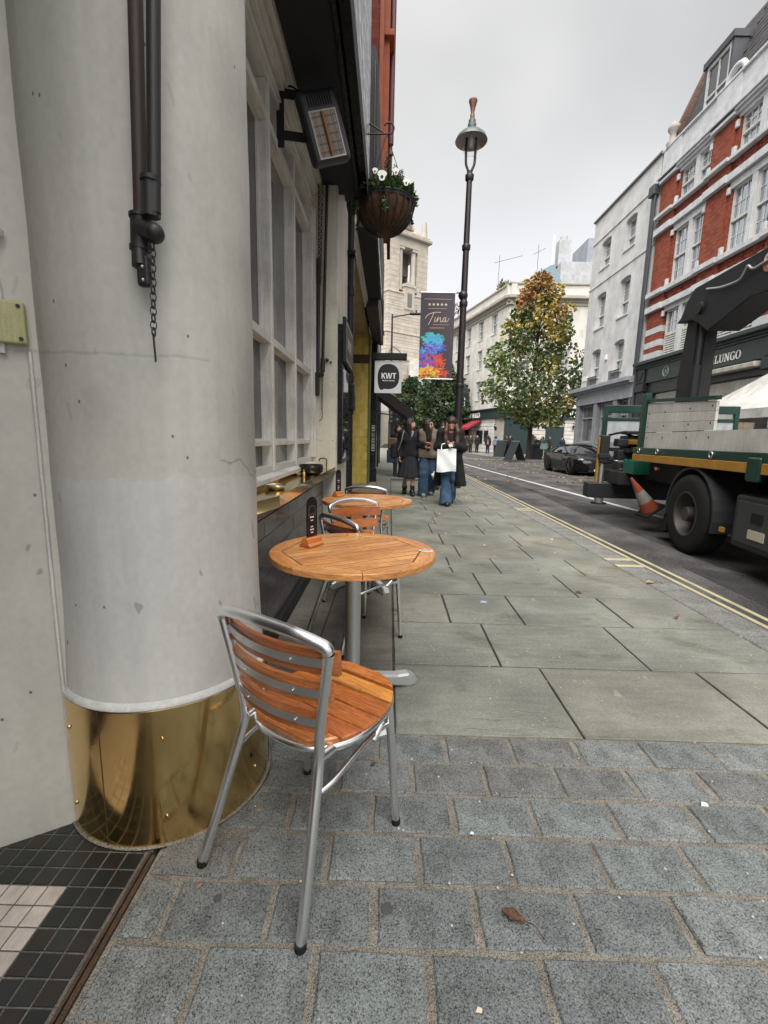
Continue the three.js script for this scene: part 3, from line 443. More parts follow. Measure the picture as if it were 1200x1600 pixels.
{
  const cx = -0.105, cz = 5.0, R = 0.285, ry = 3.605;
  const t = thing('hanging_basket', 'half-round hanging basket lined with brown coir, planted with white pansies', 'hanging basket', [cx, 3.3, cz], { world: true });
  const prof = [[0.0, 3.305]]; for (let k = 1; k <= 10; k++) { const a = k / 10 * Math.PI / 2; prof.push([R * Math.sin(a), 3.305 + 0.30 * (1 - Math.cos(a))]); }
  const liner = latheAt(prof, cx, cz, 40), lp = liner.attributes.position; for (let i = 0; i < lp.count; i++) { const dx = lp.getX(i) - cx, dz = lp.getZ(i) + cz, a = Math.atan2(dz, dx), k = 1 + 0.03 * Math.sin(a * 17) + 0.02 * Math.sin(a * 7 + lp.getY(i) * 30); lp.setX(i, cx + dx * k); lp.setZ(i, -cz + dz * k); } liner.computeVertexNormals();
  mesh('coir_liner', liner, mat([0.13, 0.062, 0.03], { map: 'cloth', bump: 'clothBump', bs: 0.01, m: 0.12, roughness: 0.95, side: THREE.DoubleSide }), t);
  for (let k = 0; k < 22; k++) { const a = k / 22 * 2 * Math.PI; mesh('wire_rib', tube(prof.slice(2).map(([r, y]) => V(cx + Math.cos(a) * r * 1.035, y - 0.004, cz + Math.sin(a) * r * 1.035)), 0.006, 5, 14), M.iron, t); }
  mesh('rim', new THREE.TorusGeometry(R * 1.02, 0.011, 8, 40).rotateX(Math.PI / 2).translate(cx, ry, -cz), M.iron, t);
  mesh('band', latheAt([[R * 1.02, ry - 0.03], [R * 1.035, ry + 0.015]], cx, cz, 40), mat([0.02, 0.022, 0.03], { roughness: 0.6, side: THREE.DoubleSide }), t);
  mesh('soil', latheAt([[0, ry + 0.02], [R * 0.98, ry - 0.02]], cx, cz, 24), mat([0.03, 0.02, 0.012], { roughness: 1, side: THREE.DoubleSide }), t);
  for (const a of [0.4, 2.5, 4.6]) mesh('chain', rod(V(cx + Math.cos(a) * R, ry, cz + Math.sin(a) * R), V(cx + 0.0, 4.235, cz), 0.0035, 0.0035, 6), M.iron, t);
  const L = []; const greens = [[0.06, 0.13, 0.03], [0.05, 0.10, 0.035], [0.09, 0.17, 0.035], [0.04, 0.08, 0.03]];
  for (let i = 0; i < 1500; i++) { const a = rr(0, 6.283), r = R * 1.08 * Math.sqrt(rnd()), y = ry + rr(-0.02, 0.13) * (1.2 - r / R * 0.7) ; L.push({ p: V(cx + Math.cos(a) * r, y, cz + Math.sin(a) * r), d: new THREE.Vector3(Math.cos(a) + rr(-0.8, 0.8), rr(0.1, 1.2), -Math.sin(a) + rr(-0.8, 0.8)), s: rr(0.03, 0.065), w: 0.35, c: jit(pick(greens)) }); }
  for (let b = 0; b < 10; b++) { const a = rr(0, 6.283), h = rr(0.08, 0.26); for (let i = 0; i < 45; i++) { const k = i / 45; L.push({ p: V(cx + Math.cos(a) * (R * (1 + k * 0.12)), ry + 0.02 - k * h, cz + Math.sin(a) * R * (1 + k * 0.12)), d: new THREE.Vector3(rr(-1, 1) + Math.cos(a), rr(-1, 0.5), rr(-1, 1)), s: rr(0.025, 0.05), w: 0.35, c: jit(pick(greens)) }); } }
  for (const [ox, oz, h] of [[0.01, 0, 0.42], [0.03, -0.03, 0.34], [0.09, -0.03, 0.28], [-0.07, 0.05, 0.26], [0.16, 0.04, 0.27], [0.12, -0.1, 0.2], [-0.12, -0.08, 0.18]]) for (let i = 0; i < 110; i++) { const k = rnd(); const a = rr(0, 6.28); L.push({ p: V(cx + ox, ry + 0.05 + k * h, cz + oz), d: new THREE.Vector3(Math.cos(a), 0.7, Math.sin(a)), s: (1 - k * 0.7) * 0.085, w: 0.2, c: jit([0.07, 0.11, 0.06]) }); }
  mesh('foliage', foliage(L), leafMat, t);
  for (const [ox, oy, oz, s] of [[-0.03, 0.085, -0.33, 1.0], [0.2, 0.06, -0.27, 0.7], [-0.19, 0.06, -0.28, 0.6], [0.10, 0.15, -0.27, 0.7], [-0.1, 0.17, -0.24, 0.6]]) {
    const fl = []; for (const [a, r] of [[0.6, 1], [2.5, 1], [1.2, 0.95], [1.95, 0.95], [4.71, 1.15]]) { const p = new THREE.CircleGeometry(0.026 * s * r, 10); p.translate(Math.cos(a) * 0.024 * s, Math.sin(a) * 0.024 * s, 0.002 * a); fl.push(p); }
    const f = mesh('pansy', fl.map((g) => g.rotateX(-0.1).translate(cx + ox, ry + oy, -(cz + oz))), mat([0.78, 0.78, 0.70], { roughness: 0.6, side: THREE.DoubleSide }), t);
    const e = new THREE.CircleGeometry(0.014 * s, 8); e.translate(cx + ox, ry + oy - 0.018 * s, -(cz + oz) + 0.016); mesh('eye', e, mat([0.02, 0.008, 0.03], { side: THREE.DoubleSide }), f);
  }
}
{ const t = thing('wall_cable', 'thin grey cable looping down beside the black drainpipe', 'cable', [-0.4, 3.6, 5.4], { world: true });
  mesh('cable', tube([V(-0.44, 5.4, 5.2), V(-0.42, 4.7, 5.2), V(-0.38, 4.35, 5.2), V(-0.42, 4.0, 5.2), V(-0.41, 3.75, 5.2), V(-0.3, 3.66, 5.1), V(-0.24, 3.65, 5.05)], 0.005, 6, 60), M.aluDull, t); }

// ================================================================ the neighbouring shop: yellow tiled porch, black fascia, red brick above
{
  const t = thing('yellow_tiled_shop', 'shop with a recessed porch lined in yellow tiles under a black fascia', 'building', [-1.2, 0, 9.5], { world: true });
  const yel = [[0.80, 0.60, 0.13], [0.84, 0.64, 0.16], [0.74, 0.54, 0.11], [0.86, 0.68, 0.20]].map((c) => mat(c, { roughness: 0.22, map: 'grime', m: 0.4 }));
  const back = mesh('porch_wall', bx(-3.2, -0.60, 0, 4.0, 12.31, 12.6), mat([0.62, 0.54, 0.38], { roughness: 0.9 }), t);
  for (let r = 0; r < 19; r++) for (let k = 0; k < 6; k++) { const x1 = -0.602 - k * 0.112, y0 = 0.02 + r * 0.212; if (r === 15) continue; const g = slab(rect(x1 - 0.1085, x1 - 0.0015, y0, Math.min(y0 + 0.2065, 3.99)), rr(0.008, 0.01), 0.002, 0); g.rotateX(Math.PI / 2); g.translate(0, 0, -12.312); mesh('wall_tile', g, pick(yel), back); }
  mesh('tile_band', rb(-1.4, -0.6, 3.2, 3.41, 12.26, 12.309, 0.01), M.rust, back);
  mesh('green_edge', [rb(-0.60, -0.55, 0, 3.9, 12.25, 12.45, 0.01)], mat([0.16, 0.20, 0.08], { roughness: 0.35, map: 'grime', m: 0.3 }), t);
  mesh('porch_side', bx(-3.3, -3.1, 0, 4.0, 6.26, 12.31), yel[2], t);
  mesh('porch_soffit', bx(-3.2, -0.58, 3.92, 4.05, 6.26, 13.0), mat([0.50, 0.37, 0.20], { roughness: 0.5, map: 'grime', m: 0.8 }), t);
  for (const [a, b, y0, y1] of [[-0.58, -0.55, 3.86, 4.02], [-0.55, -0.53, 3.92, 4.06], [-0.53, -0.51, 3.97, 4.1]]) mesh('soffit_moulding', bx(a, b, y0, y1, 6.27, 13.0), M.paintCream, t);
  mesh('fascia', [bx(-0.62, -0.26, 4.0, 5.95, 6.45, 9.6), extrude([[-0.60, 5.95], [-0.26, 5.95], [-0.30, 6.1], [-0.56, 6.1]], 3.1).translate(0, 0, -9.58)], M.blackMatt, t);
  mesh('fascia_panel', [rb(-0.40, -0.385, 4.05, 5.9, 6.43, 6.449, 0.004), rb(-0.30, -0.285, 4.05, 5.9, 6.43, 6.449, 0.004), rb(-0.27, -0.235, 4.0, 4.16, 6.40, 9.62, 0.01)], M.black, t);
  mesh('fascia_end', [bx(-0.6, -0.30, 3.86, 4.6, 9.6, 13.2), bx(-0.6, -0.27, 4.6, 5.9, 9.6, 13.2)], mat([0.035, 0.022, 0.024], { roughness: 0.6 }), t);
  mesh('post', [rb(-0.57, -0.40, 0, 3.9, 13.0, 13.35, 0.02), rb(-0.60, -0.38, 0, 0.4, 12.96, 13.4, 0.02), rb(-0.59, -0.39, 1.7, 1.78, 12.97, 13.38, 0.01)], M.black, t);
  const st = canvasTex(64, 256, (c, w, h) => { c.fillStyle = '#141416'; c.fillRect(0, 0, w, h); for (const [y, k] of [[20, '#c8c6c0'], [80, '#9a9a98'], [130, '#b5b2ac'], [180, '#c8c6c0']]) { c.strokeStyle = k; c.lineWidth = 5; c.strokeRect(14, y, 36, 40); c.fillStyle = k; c.fillRect(22, y + 12, 18, 12); } });
  const g = new THREE.PlaneGeometry(0.13, 0.9); g.translate(-0.485, 1.22, -12.985); mesh('stickers', g, new THREE.MeshStandardMaterial({ map: st, roughness: 0.6 }), t, true);
  mesh('white_upper_wall', bx(-4, -0.63, 4.06, 11, 6.26, 9.99), M.paint, t);
  const red = mat([0.30, 0.075, 0.045], { map: 'brick', m: 1.3, roughness: 0.85 }), or = mat([0.46, 0.105, 0.045], { map: 'grime', m: 0.8, roughness: 0.7 });
  mesh('brick_bay', bx(-4, -0.38, 5.96, 13, 10.0, 15), red, t);
  mesh('brick_strip', [bx(-0.37, -0.20, 6.0, 13, 10.6, 12), bx(-0.38, -0.31, 5.96, 13, 9.96, 10.6)], or, t);
  mesh('brick_strip', bx(-0.20, -0.12, 6.0, 13, 11.2, 13), red, t);
  mesh('red_drainpipe', [cylAt(0.06, 0.06, 7.6, 13, -0.14, 11.0, 12), cylAt(0.06, 0.02, 7.4, 7.6, -0.14, 11.0, 12)], mat([0.11, 0.035, 0.04], { roughness: 0.5 }), t);
  mesh('sill_moulding', rb(-0.42, -0.10, 9.3, 9.42, 10.5, 13, 0.02), or, t);
}
{ const t = thing('projecting_sign', 'tall narrow black projecting sign with a cream edge high on the red brick', 'sign', [-0.15, 8.0, 8.5], { world: true });
  mesh('sign_box', rb(-0.115, 0.0, 8.35, 12, 8.4, 8.56, 0.05), mat([0.05, 0.04, 0.045], { roughness: 0.45 }), t);
  mesh('cream_edge', rb(-0.19, -0.117, 8.4, 12, 8.41, 8.55, 0.03), mat([0.74, 0.68, 0.45], { roughness: 0.4 }), t);
  mesh('bracket', [bx(-0.66, -0.19, 8.98, 9.12, 8.44, 8.52), rod(V(-0.6, 9.1, 8.48), V(-0.4, 10.6, 8.48), 0.025)], M.blackMatt, t); }
{ // the round-logo hanging sign
  const t = thing('hanging_sign', 'square white hanging sign with a black blob logo reading KWT', 'sign', [-0.1, 2.45, 12.5], { world: true });
  const tx = canvasTex(512, 560, (c, w, h) => {
    c.fillStyle = '#d9dadc'; c.fillRect(0, 0, w, h); c.fillStyle = '#1b1a1c'; c.beginPath(); c.moveTo(250, 50); c.bezierCurveTo(400, 45, 470, 130, 470, 270); c.bezierCurveTo(470, 420, 390, 490, 260, 490); c.bezierCurveTo(210, 490, 190, 480, 165, 496); c.bezierCurveTo(130, 520, 90, 500, 82, 450); c.bezierCurveTo(60, 400, 55, 330, 58, 260); c.bezierCurveTo(65, 120, 130, 55, 250, 50); c.fill();
    c.fillStyle = '#f0f0f0'; c.textAlign = 'center'; c.font = 'bold 138px sans-serif'; c.fillText('KWT', 264, 305); c.font = 'bold 30px sans-serif'; c.fillText('PRINT & DESIGN', 264, 352); });
  mesh('board', rb(-0.46, 0.27, 2.46, 3.30, 12.50, 12.53, 0.006), M.white, t);
  const g = new THREE.PlaneGeometry(0.725, 0.835); g.translate(-0.095, 2.88, -12.497); mesh('lettering', g, new THREE.MeshStandardMaterial({ map: tx, roughness: 0.5 }), t, true);
  mesh('beam', rb(-0.56, 0.40, 3.33, 3.50, 12.45, 12.58, 0.012), M.blackMatt, t);
  for (const x of [-0.42, 0.22]) mesh('hanger', bx(x - 0.012, x + 0.012, 3.28, 3.345, 12.505, 12.525), M.iron, t);
  const c = []; for (let k = 0; k <= 22; k++) { const a = k * 0.42, r = 0.22 - k * 0.0085; c.push(V(-0.38 + Math.cos(a) * r * 0.7, 3.95 + Math.sin(a) * r * 1.35, 12.52)); } mesh('scroll', tube(c, 0.014, 6, 80), M.iron, t);
  mesh('scroll', tube([V(-0.1, 3.5, 12.52), V(0.0, 3.66, 12.52), V(0.14, 3.6, 12.52), V(0.24, 3.5, 12.52)], 0.01, 6, 24), M.iron, t);
}
{ // the dark buildings further along on the left
  const t = thing('dark_shop_building', 'row of dark shopfronts continuing along the pavement past the yellow porch', 'building', [-3, 0, 20], { world: true });
  mesh('wall', bx(-9, -0.62, 0, 9.5, 13.4, 26), mat([0.05, 0.04, 0.042], { roughness: 0.6, map: 'grime', m: 1.5 }), t);
  for (const Z of [14.5, 17.5, 20.5, 23.5]) { mesh('window', bx(-0.63, -0.60, 0.6, 3.2, Z, Z + 2.2), M.glass, t); mesh('pilaster', rb(-0.64, -0.50, 0, 4.2, Z - 0.7, Z - 0.3, 0.02), M.black, t); }
  mesh('cornice', rb(-0.66, -0.45, 4.2, 4.55, 13.5, 26, 0.03), M.black, t);
  mesh('banner_panel', rb(-0.62, -0.30, 4.3, 5.7, 15.4, 15.6, 0.02), mat([0.06, 0.028, 0.035], { roughness: 0.6 }), t);
}
{ const t = thing('shop_awning', 'black sloping shop awning pulled out over the pavement', 'awning', [-0.2, 2, 16], { world: true });
  const s = extrude([[-0.60, 3.15], [-0.60, 2.75], [0.62, 1.92], [0.84, 2.12]], 2.2).translate(0, 0, -17.6); mesh('canopy', s, mat([0.028, 0.02, 0.02], { roughness: 0.85, map: 'cloth', m: 0.5 }), t);
  mesh('arm', rod(V(-0.6, 2.1, 15.5), V(0.6, 2.0, 15.5), 0.02), M.iron, t); }
// ================================================================ tables, chairs and menu stands
function halfWidth(z) { const k = Math.abs((z - 0.1) / 0.212); return 0.192 * Math.pow(Math.max(0, 1 - Math.pow(k, 2.5)), 1 / 2.5) * (z < 0.1 ? 0.94 + 0.06 * (1 - k) : 1); }
const chairParts = (() => {
  const parts = [], add = (n, g, m, sub) => parts.push([n, g, m, sub]);
  // seat slats run from side to side
  const zs = [-0.098, -0.03, 0.042, 0.114, 0.186, 0.252, 0.311];
  for (let i = 0; i < 6; i++) {
    const a = zs[i] + 0.0045, b = zs[i + 1] - 0.0045, R = [], L = [];
    for (let k = 0; k <= 4; k++) { const z = lerp(a, b, k / 4), w = Math.max(halfWidth(z), 0.03); R.push([w, -z]); L.push([-w, -z]); }
    const g = slab([...L, ...R.reverse()], 0.452 - 0.010 * Math.cos((i - 2.2) * 0.7), 0.004, 0.432); add('seat_slat', g, redTeak[[1, 2, 0, 0, 3, 1][i]]);
  }
  const ring = []; for (let k = 0; k < 28; k++) { const t = k / 28 * 2 * Math.PI, c = Math.cos(t), s = Math.sin(t); const rw = 0.186, rd = 0.205, e = 2 / 2.4; ring.push(new THREE.Vector3(rw * Math.sign(c) * Math.pow(Math.abs(c), e), 0.4225, 0.1 + rd * Math.sign(s) * Math.pow(Math.abs(s), e))); }
  add('seat_frame', tube(ring, 0.011, 8, 72, true), M.alu);
  add('seat_bearer', [bar(new THREE.Vector3(-0.1, 0.4285, -0.085), new THREE.Vector3(-0.1, 0.4285, 0.28), 0.022, 0.005), bar(new THREE.Vector3(0.1, 0.4285, -0.085), new THREE.Vector3(0.1, 0.4285, 0.28), 0.022, 0.005)], M.aluDull);
  const backZ = (y) => -0.1 - 0.03 * sat((y - 0.42) / 0.35);
  for (const s of [-1, 1]) {
    add('rear_leg', tube([[0.196, 0.012, -0.225], [0.173, 0.2, -0.165], [0.149, 0.39, -0.106], [0.146, 0.44, -0.098], [0.15, 0.5, -0.101], [0.178, 0.64, -0.114], [0.199, 0.74, -0.124]].map(([x, y, z]) => new THREE.Vector3(x * s, y, z)), 0.0142, 12, 56), M.alu);
    add('front_leg', rod(new THREE.Vector3(0.196 * s, 0.012, 0.22), new THREE.Vector3(0.168 * s, 0.42, 0.205), 0.0128, 0.0128, 14), M.alu);
    add('stretcher', tube([[0.157, 0.335, -0.123], [0.168, 0.345, -0.06], [0.165, 0.362, 0.06], [0.166, 0.366, 0.15], [0.17, 0.362, 0.205]].map(([x, y, z]) => new THREE.Vector3(x * s, y, z)), 0.008, 8, 36), M.alu);
    add('seat_stub', rod(new THREE.Vector3(0.148 * s, 0.425, -0.1), new THREE.Vector3(0.150 * s, 0.4225, -0.05), 0.0135, 0.0135, 12), M.alu);
    add('foot_cap', cylAt(0.0152, 0.0152, 0, 0.02, 0.1965 * s, 0.226, 12), M.rubber); add('foot_cap', cylAt(0.0142, 0.0142, 0, 0.02, 0.1965 * s, -0.2205, 12), M.rubber);
    add('clip', rod(new THREE.Vector3(0.166 * s, 0.352, 0.12), new THREE.Vector3(0.167 * s, 0.38, 0.16), 0.0115), M.castAlu);
  }
  add('front_stretcher', tube([[-0.17, 0.362, 0.205], [-0.1, 0.352, 0.245], [0, 0.348, 0.258], [0.1, 0.352, 0.245], [0.17, 0.362, 0.205]].map((p) => new THREE.Vector3(...p)), 0.008, 8, 36), M.alu);
  const rail = tube([[-0.199, 0.738, -0.124], [-0.19, 0.757, -0.129], [-0.11, 0.782, -0.155], [0, 0.79, -0.166], [0.11, 0.782, -0.155], [0.19, 0.757, -0.129], [0.199, 0.738, -0.124]].map((p) => new THREE.Vector3(...p)), 0.0165, 12, 60); add('top_rail', rail, M.alu);
  // back slats and their metal straps, bowed backwards
  const bow = (y0, y1, off, th, half) => { const g = new THREE.BoxGeometry(2 * half, y1 - y0, th, 14, 1, 1), p = g.attributes.position; for (let i = 0; i < p.count; i++) { const x = p.getX(i), y = p.getY(i) + (y0 + y1) / 2; p.setXYZ(i, x, y, backZ(y) + off + p.getZ(i) - 0.040 * (1 - (x / 0.19) ** 2)); } g.computeVertexNormals(); return g; };
  for (const [y, m] of [[0.702, 2], [0.614, 1], [0.528, 0]]) {
    add('back_slat', bow(y - 0.033, y + 0.033, 0.026, 0.013, 0.036 + y * 0.243), redTeak[m]);
    add('back_strap', bow(y - 0.012, y + 0.012, 0.0155, 0.004, 0.022 + y * 0.243), M.aluDull);
    for (const x of [-0.09, 0.09]) add('rivet', new THREE.SphereGeometry(0.004, 8, 5).translate(x, y, backZ(y) + 0.011 - 0.04 * (1 - (x / 0.19) ** 2)), M.steel);
  }
  return parts;
})();
let chair0;
function chair(label, X, Z, fx, fZ) {       // faces (fx, fZ) on the ground
  let c;
  if (!chair0) { c = chair0 = thing('bistro_chair', label, 'chair', [X, 0, Z], { group: 'wood and aluminium bistro chairs' }); for (const [n, g, m] of chairParts) mesh(n, g, m, c); }
  else { c = chair0.clone(); c.name = numbered('bistro_chair'); c.userData = { label, category: 'chair', group: 'wood and aluminium bistro chairs' }; scene.add(c); c.position.set(X, 0, -Z); }
  c.rotation.y = Math.atan2(fx, -fZ); return c;
}
chair('slatted wood and aluminium chair standing beside the brass-clad column', -0.235, 1.21, 0.538, 0.843);
chair('slatted wood and aluminium chair with its back to the tiled wall, between the two tables', -0.20, 2.70, 0.77, -0.63);
chair('slatted wood and aluminium chair turned towards the table farther along the wall', -0.19, 3.20, 0.538, 0.843);
chair('slatted wood and aluminium chair behind the farther table, facing back along the wall', -0.2, 4.42, 0.15, -0.98);

const tableParts = (() => {
  const parts = [], R = 0.378, ro = 0.325, y0 = 0.708, y1 = 0.736, rot = 0.567;
  const vx = (k) => { const a = rot + Math.PI / 8 + k * Math.PI / 4; return [Math.cos(a), Math.sin(a)]; };
  for (let k = 0; k < 8; k++) {        // eight rim segments
    const [c0, s0] = vx(k), [c1, s1] = vx(k + 1), a0 = rot + Math.PI / 8 + k * Math.PI / 4, out = [];
    const sh = 0.0034; for (let i = 0; i <= 8; i++) { const a = a0 + sh / R + (Math.PI / 4 - 2 * sh / R) * i / 8; out.push([R * Math.cos(a), R * Math.sin(a)]); }
    const mid = [(c0 + c1) / 2, (s0 + s1) / 2], ml = Math.hypot(...mid), sx = -s0 * 0, g = new THREE.Shape([[c0 * ro + mid[0] / ml * 0.004, s0 * ro + mid[1] / ml * 0.004], ...out, [c1 * ro + mid[0] / ml * 0.004, s1 * ro + mid[1] / ml * 0.004]].map((p) => new THREE.Vector2(...p)));
    const e = new THREE.ExtrudeGeometry(g, { depth: y1 - y0 - 0.006, bevelEnabled: true, bevelThickness: 0.003, bevelSize: 0.002, bevelSegments: 1 }); e.rotateX(-Math.PI / 2); e.translate(0, y0 + 0.003, 0);
    const e2 = boxUV(e), uv = e2.attributes.uv, p = e2.attributes.position, th = a0 + Math.PI / 8; for (let i = 0; i < p.count; i++) { const x = p.getX(i), z = -p.getZ(i); uv.setXY(i, -x * Math.sin(th) + z * Math.cos(th) + k * 0.37, x * Math.cos(th) + z * Math.sin(th) + p.getY(i)); }
    parts.push(['rim_segment', e2, teak[(k * 3 + 1) % 4], true]);
  }
  const ap = ro * Math.cos(Math.PI / 8) - 0.0035, W = ap * 2 / 11;      // inner slats clipped to the octagon
  for (let i = 0; i < 11; i++) {
    const a = -ap + i * W + 0.0036, b = -ap + (i + 1) * W - 0.0036, hw = (y) => Math.min(ap, ap * (Math.SQRT2) - Math.abs(y)); // octagon half width at y
    const pts = [[-hw(a), a], [hw(a), a]], f = ap * Math.tan(Math.PI / 8); for (const s of [f, -f]) if (s > a && s < b) { pts.push([hw(s), s]); } pts.push([hw(b), b], [-hw(b), b]); for (const s of [f, -f]) if (s > a && s < b) pts.push([-hw(s), s]);
    const g = slab(pts, y1 - 0.0005 - rr(0, 0.0008), 0.0012, y0 + 0.004); const e = boxUV(g), uv = e.attributes.uv; for (let k = 0; k < uv.count; k++) uv.setXY(k, uv.getX(k) + i * 0.31, uv.getY(k) + i * 0.017); e.rotateY(rot); parts.push(['top_slat', e, teak[(i * 5 + (i >> 1)) % 4], true]);
  }
  { const o = []; for (let k = 0; k < 8; k++) { const [c, s] = vx(k); o.push([c * (ro + 0.004), s * (ro + 0.004)]); } parts.push(['caulking', slab(o, y1 - 0.0022, 0.001, y0 + 0.006), mat([0.06, 0.038, 0.025], { roughness: 0.8 })]); }
  parts.push(['batten', [bar(new THREE.Vector3(-0.28, 0.7, 0.1), new THREE.Vector3(0.28, 0.7, 0.1), 0.05, 0.018), bar(new THREE.Vector3(-0.28, 0.7, -0.1), new THREE.Vector3(0.28, 0.7, -0.1), 0.05, 0.018), bar(new THREE.Vector3(0, 0.6945, -0.2), new THREE.Vector3(0, 0.6945, 0.2), 0.05, 0.006)], M.castAlu]);
  parts.push(['pole', latheAt([[0.0, 0.05], [0.044, 0.05], [0.0375, 0.13], [0.0375, 0.66], [0.05, 0.688], [0, 0.69]], 0, 0, 32), M.aluDull]);
  for (let k = 0; k < 4; k++) {
    const g = extrude([[0.0, 0.045], [0.0, 0.115], [0.05, 0.11], [0.14, 0.085], [0.24, 0.062], [0.30, 0.058], [0.33, 0.046], [0.345, 0.02], [0.34, 0.006], [0.30, 0.004], [0.27, 0.014], [0.20, 0.032], [0.08, 0.045]].map(([x, y]) => [x, y]), 0.042, 0.009); g.translate(0, 0, -0.021); g.rotateY(0.45 + k * Math.PI / 2); parts.push(['foot', g, M.castAlu]);
  }
  const pq = new THREE.CylinderGeometry(0.034, 0.034, 0.002, 24); pq.scale(1, 1, 0.5); pq.rotateY(-0.1); pq.translate(0.338, y1 + 0.001, -0.02); parts.push(['plaque', pq, mat([0.75, 0.75, 0.73], { roughness: 0.35 })]);
  const band = new THREE.BoxGeometry(0.045, 0.0008, 0.008); band.translate(0.338, y1 + 0.0026, -0.02); parts.push(['plaque_print', band, mat([0.12, 0.11, 0.10])]);
  return parts;
})();
let table0;
for (const [X, Z, turn, label] of [[-0.158, 2.02, 0, 'round slatted teak table beside the column, its plaque at the edge'], [-0.18, 3.76, 0.1, 'round slatted teak table farther along the tiled wall']]) {
  let t;
  if (!table0) { t = table0 = thing('round_table', label, 'table', [X, 0, Z], { group: 'round teak pavement tables' }); for (const [n, g, m, k] of tableParts) mesh(n, g, m, t, k); }
  else { t = table0.clone(); t.name = numbered('round_table'); t.userData = { label, category: 'table', group: 'round teak pavement tables' }; t.position.set(X, 0, -Z); scene.add(t); }
  t.rotation.y = turn;
}
{
  const tx = canvasTex(192, 512, (c, w, h) => {
    c.fillStyle = '#17171a'; c.fillRect(0, 0, w, h); c.strokeStyle = '#8d8d8d'; c.lineWidth = 5; c.beginPath(); c.moveTo(28, 200); c.lineTo(28, 110); c.arc(96, 110, 68, Math.PI, 0); c.lineTo(164, 200); c.stroke(); c.beginPath(); c.moveTo(40, 166); c.lineTo(152, 166); c.stroke();
    c.fillStyle = '#e6e6e6'; for (const [y, n, s] of [[200, 3, 22], [252, 2, 14], [345, 2, 18], [388, 3, 18], [432, 2, 18]]) for (let k = 0; k < n; k++) c.fillRect(50 + k * 30 + (3 - n) * 14, y, 24, s); });
  for (const [X, Z, label] of [[-0.362, 2.085, 'black arched menu card in a wooden block on the table beside the column'], [-0.445, 3.92, 'black arched menu card in a wooden block on the farther table']]) {
    const t = thing('menu_stand', label, 'menu stand', [X, 0.7362, Z], { group: 'menu stands on the tables', turn: 1.02 });
    const g = extrude([[-0.032, 0], [0.032, 0], [0.031, 0.008], [0.02, 0.018], [0.017, 0.036], [0.012, 0.044], [-0.012, 0.044], [-0.017, 0.036], [-0.02, 0.018], [-0.031, 0.008]], 0.10, 0.001); g.translate(0, 0.001, -0.05); g.rotateY(Math.PI / 2); mesh('wooden_block', g, redTeak[1], t);
    const s = new THREE.Shape(); s.moveTo(-0.036, 0.02); s.lineTo(0.036, 0.02); s.lineTo(0.036, 0.2); s.absarc(0, 0.2, 0.036, 0, Math.PI); s.lineTo(-0.036, 0.02);
    const cg = new THREE.ExtrudeGeometry(s, { depth: 0.004, bevelEnabled: false, curveSegments: 16 }); cg.translate(0, 0, -0.002); mesh('card', cg, M.black, t);
    const f = new THREE.PlaneGeometry(0.062, 0.165); f.translate(0, 0.125, 0.0024); mesh('card_print', f, new THREE.MeshStandardMaterial({ map: tx, roughness: 0.35 }), t, true);
    const f2 = f.clone(); f2.rotateY(Math.PI); mesh('card_print', f2, new THREE.MeshStandardMaterial({ map: tx, roughness: 0.35 }), t, true);
  }
}
// ================================================================ facades: local x along the wall, z out of it
function facade(parent, theta, ox, oz) { return { parent, put: (g) => { g.rotateY(theta); g.translate(ox, 0, oz); return g; } }; }
const fb = (F, a0, a1, y0, y1, z0, z1, r = 0) => { const g = r ? new RoundedBoxGeometry(Math.abs(a1 - a0), y1 - y0, Math.abs(z1 - z0), 1, r) : new THREE.BoxGeometry(Math.abs(a1 - a0), y1 - y0, Math.abs(z1 - z0)); g.translate((a0 + a1) / 2, (y0 + y1) / 2, (z0 + z1) / 2); return F.put(g); };
function holeShape(h) { const [a0, a1, y0, y1, arch = 0] = h, s = new THREE.Path(); s.moveTo(a0, y0); s.lineTo(a1, y0); s.lineTo(a1, y1 - arch); if (arch) s.quadraticCurveTo(a1 - 0.02, y1, (a0 + a1) / 2, y1).quadraticCurveTo(a0 + 0.02, y1, a0, y1 - arch); else s.lineTo(a0, y1); s.lineTo(a0, y0); return s; }
function wallWithHoles(F, name, outline, holes, th, m, parent = F.parent) { const s = new THREE.Shape(outline.map((p) => new THREE.Vector2(...p))); for (const h of holes) s.holes.push(holeShape(h)); const g = new THREE.ExtrudeGeometry(s, { depth: th, bevelEnabled: false, curveSegments: 8 }); g.translate(0, 0, -th); return mesh(name, F.put(g), m, parent); }
const curtain = mat([0.62, 0.61, 0.58], { roughness: 0.9, map: 'cloth', m: 0.7 });
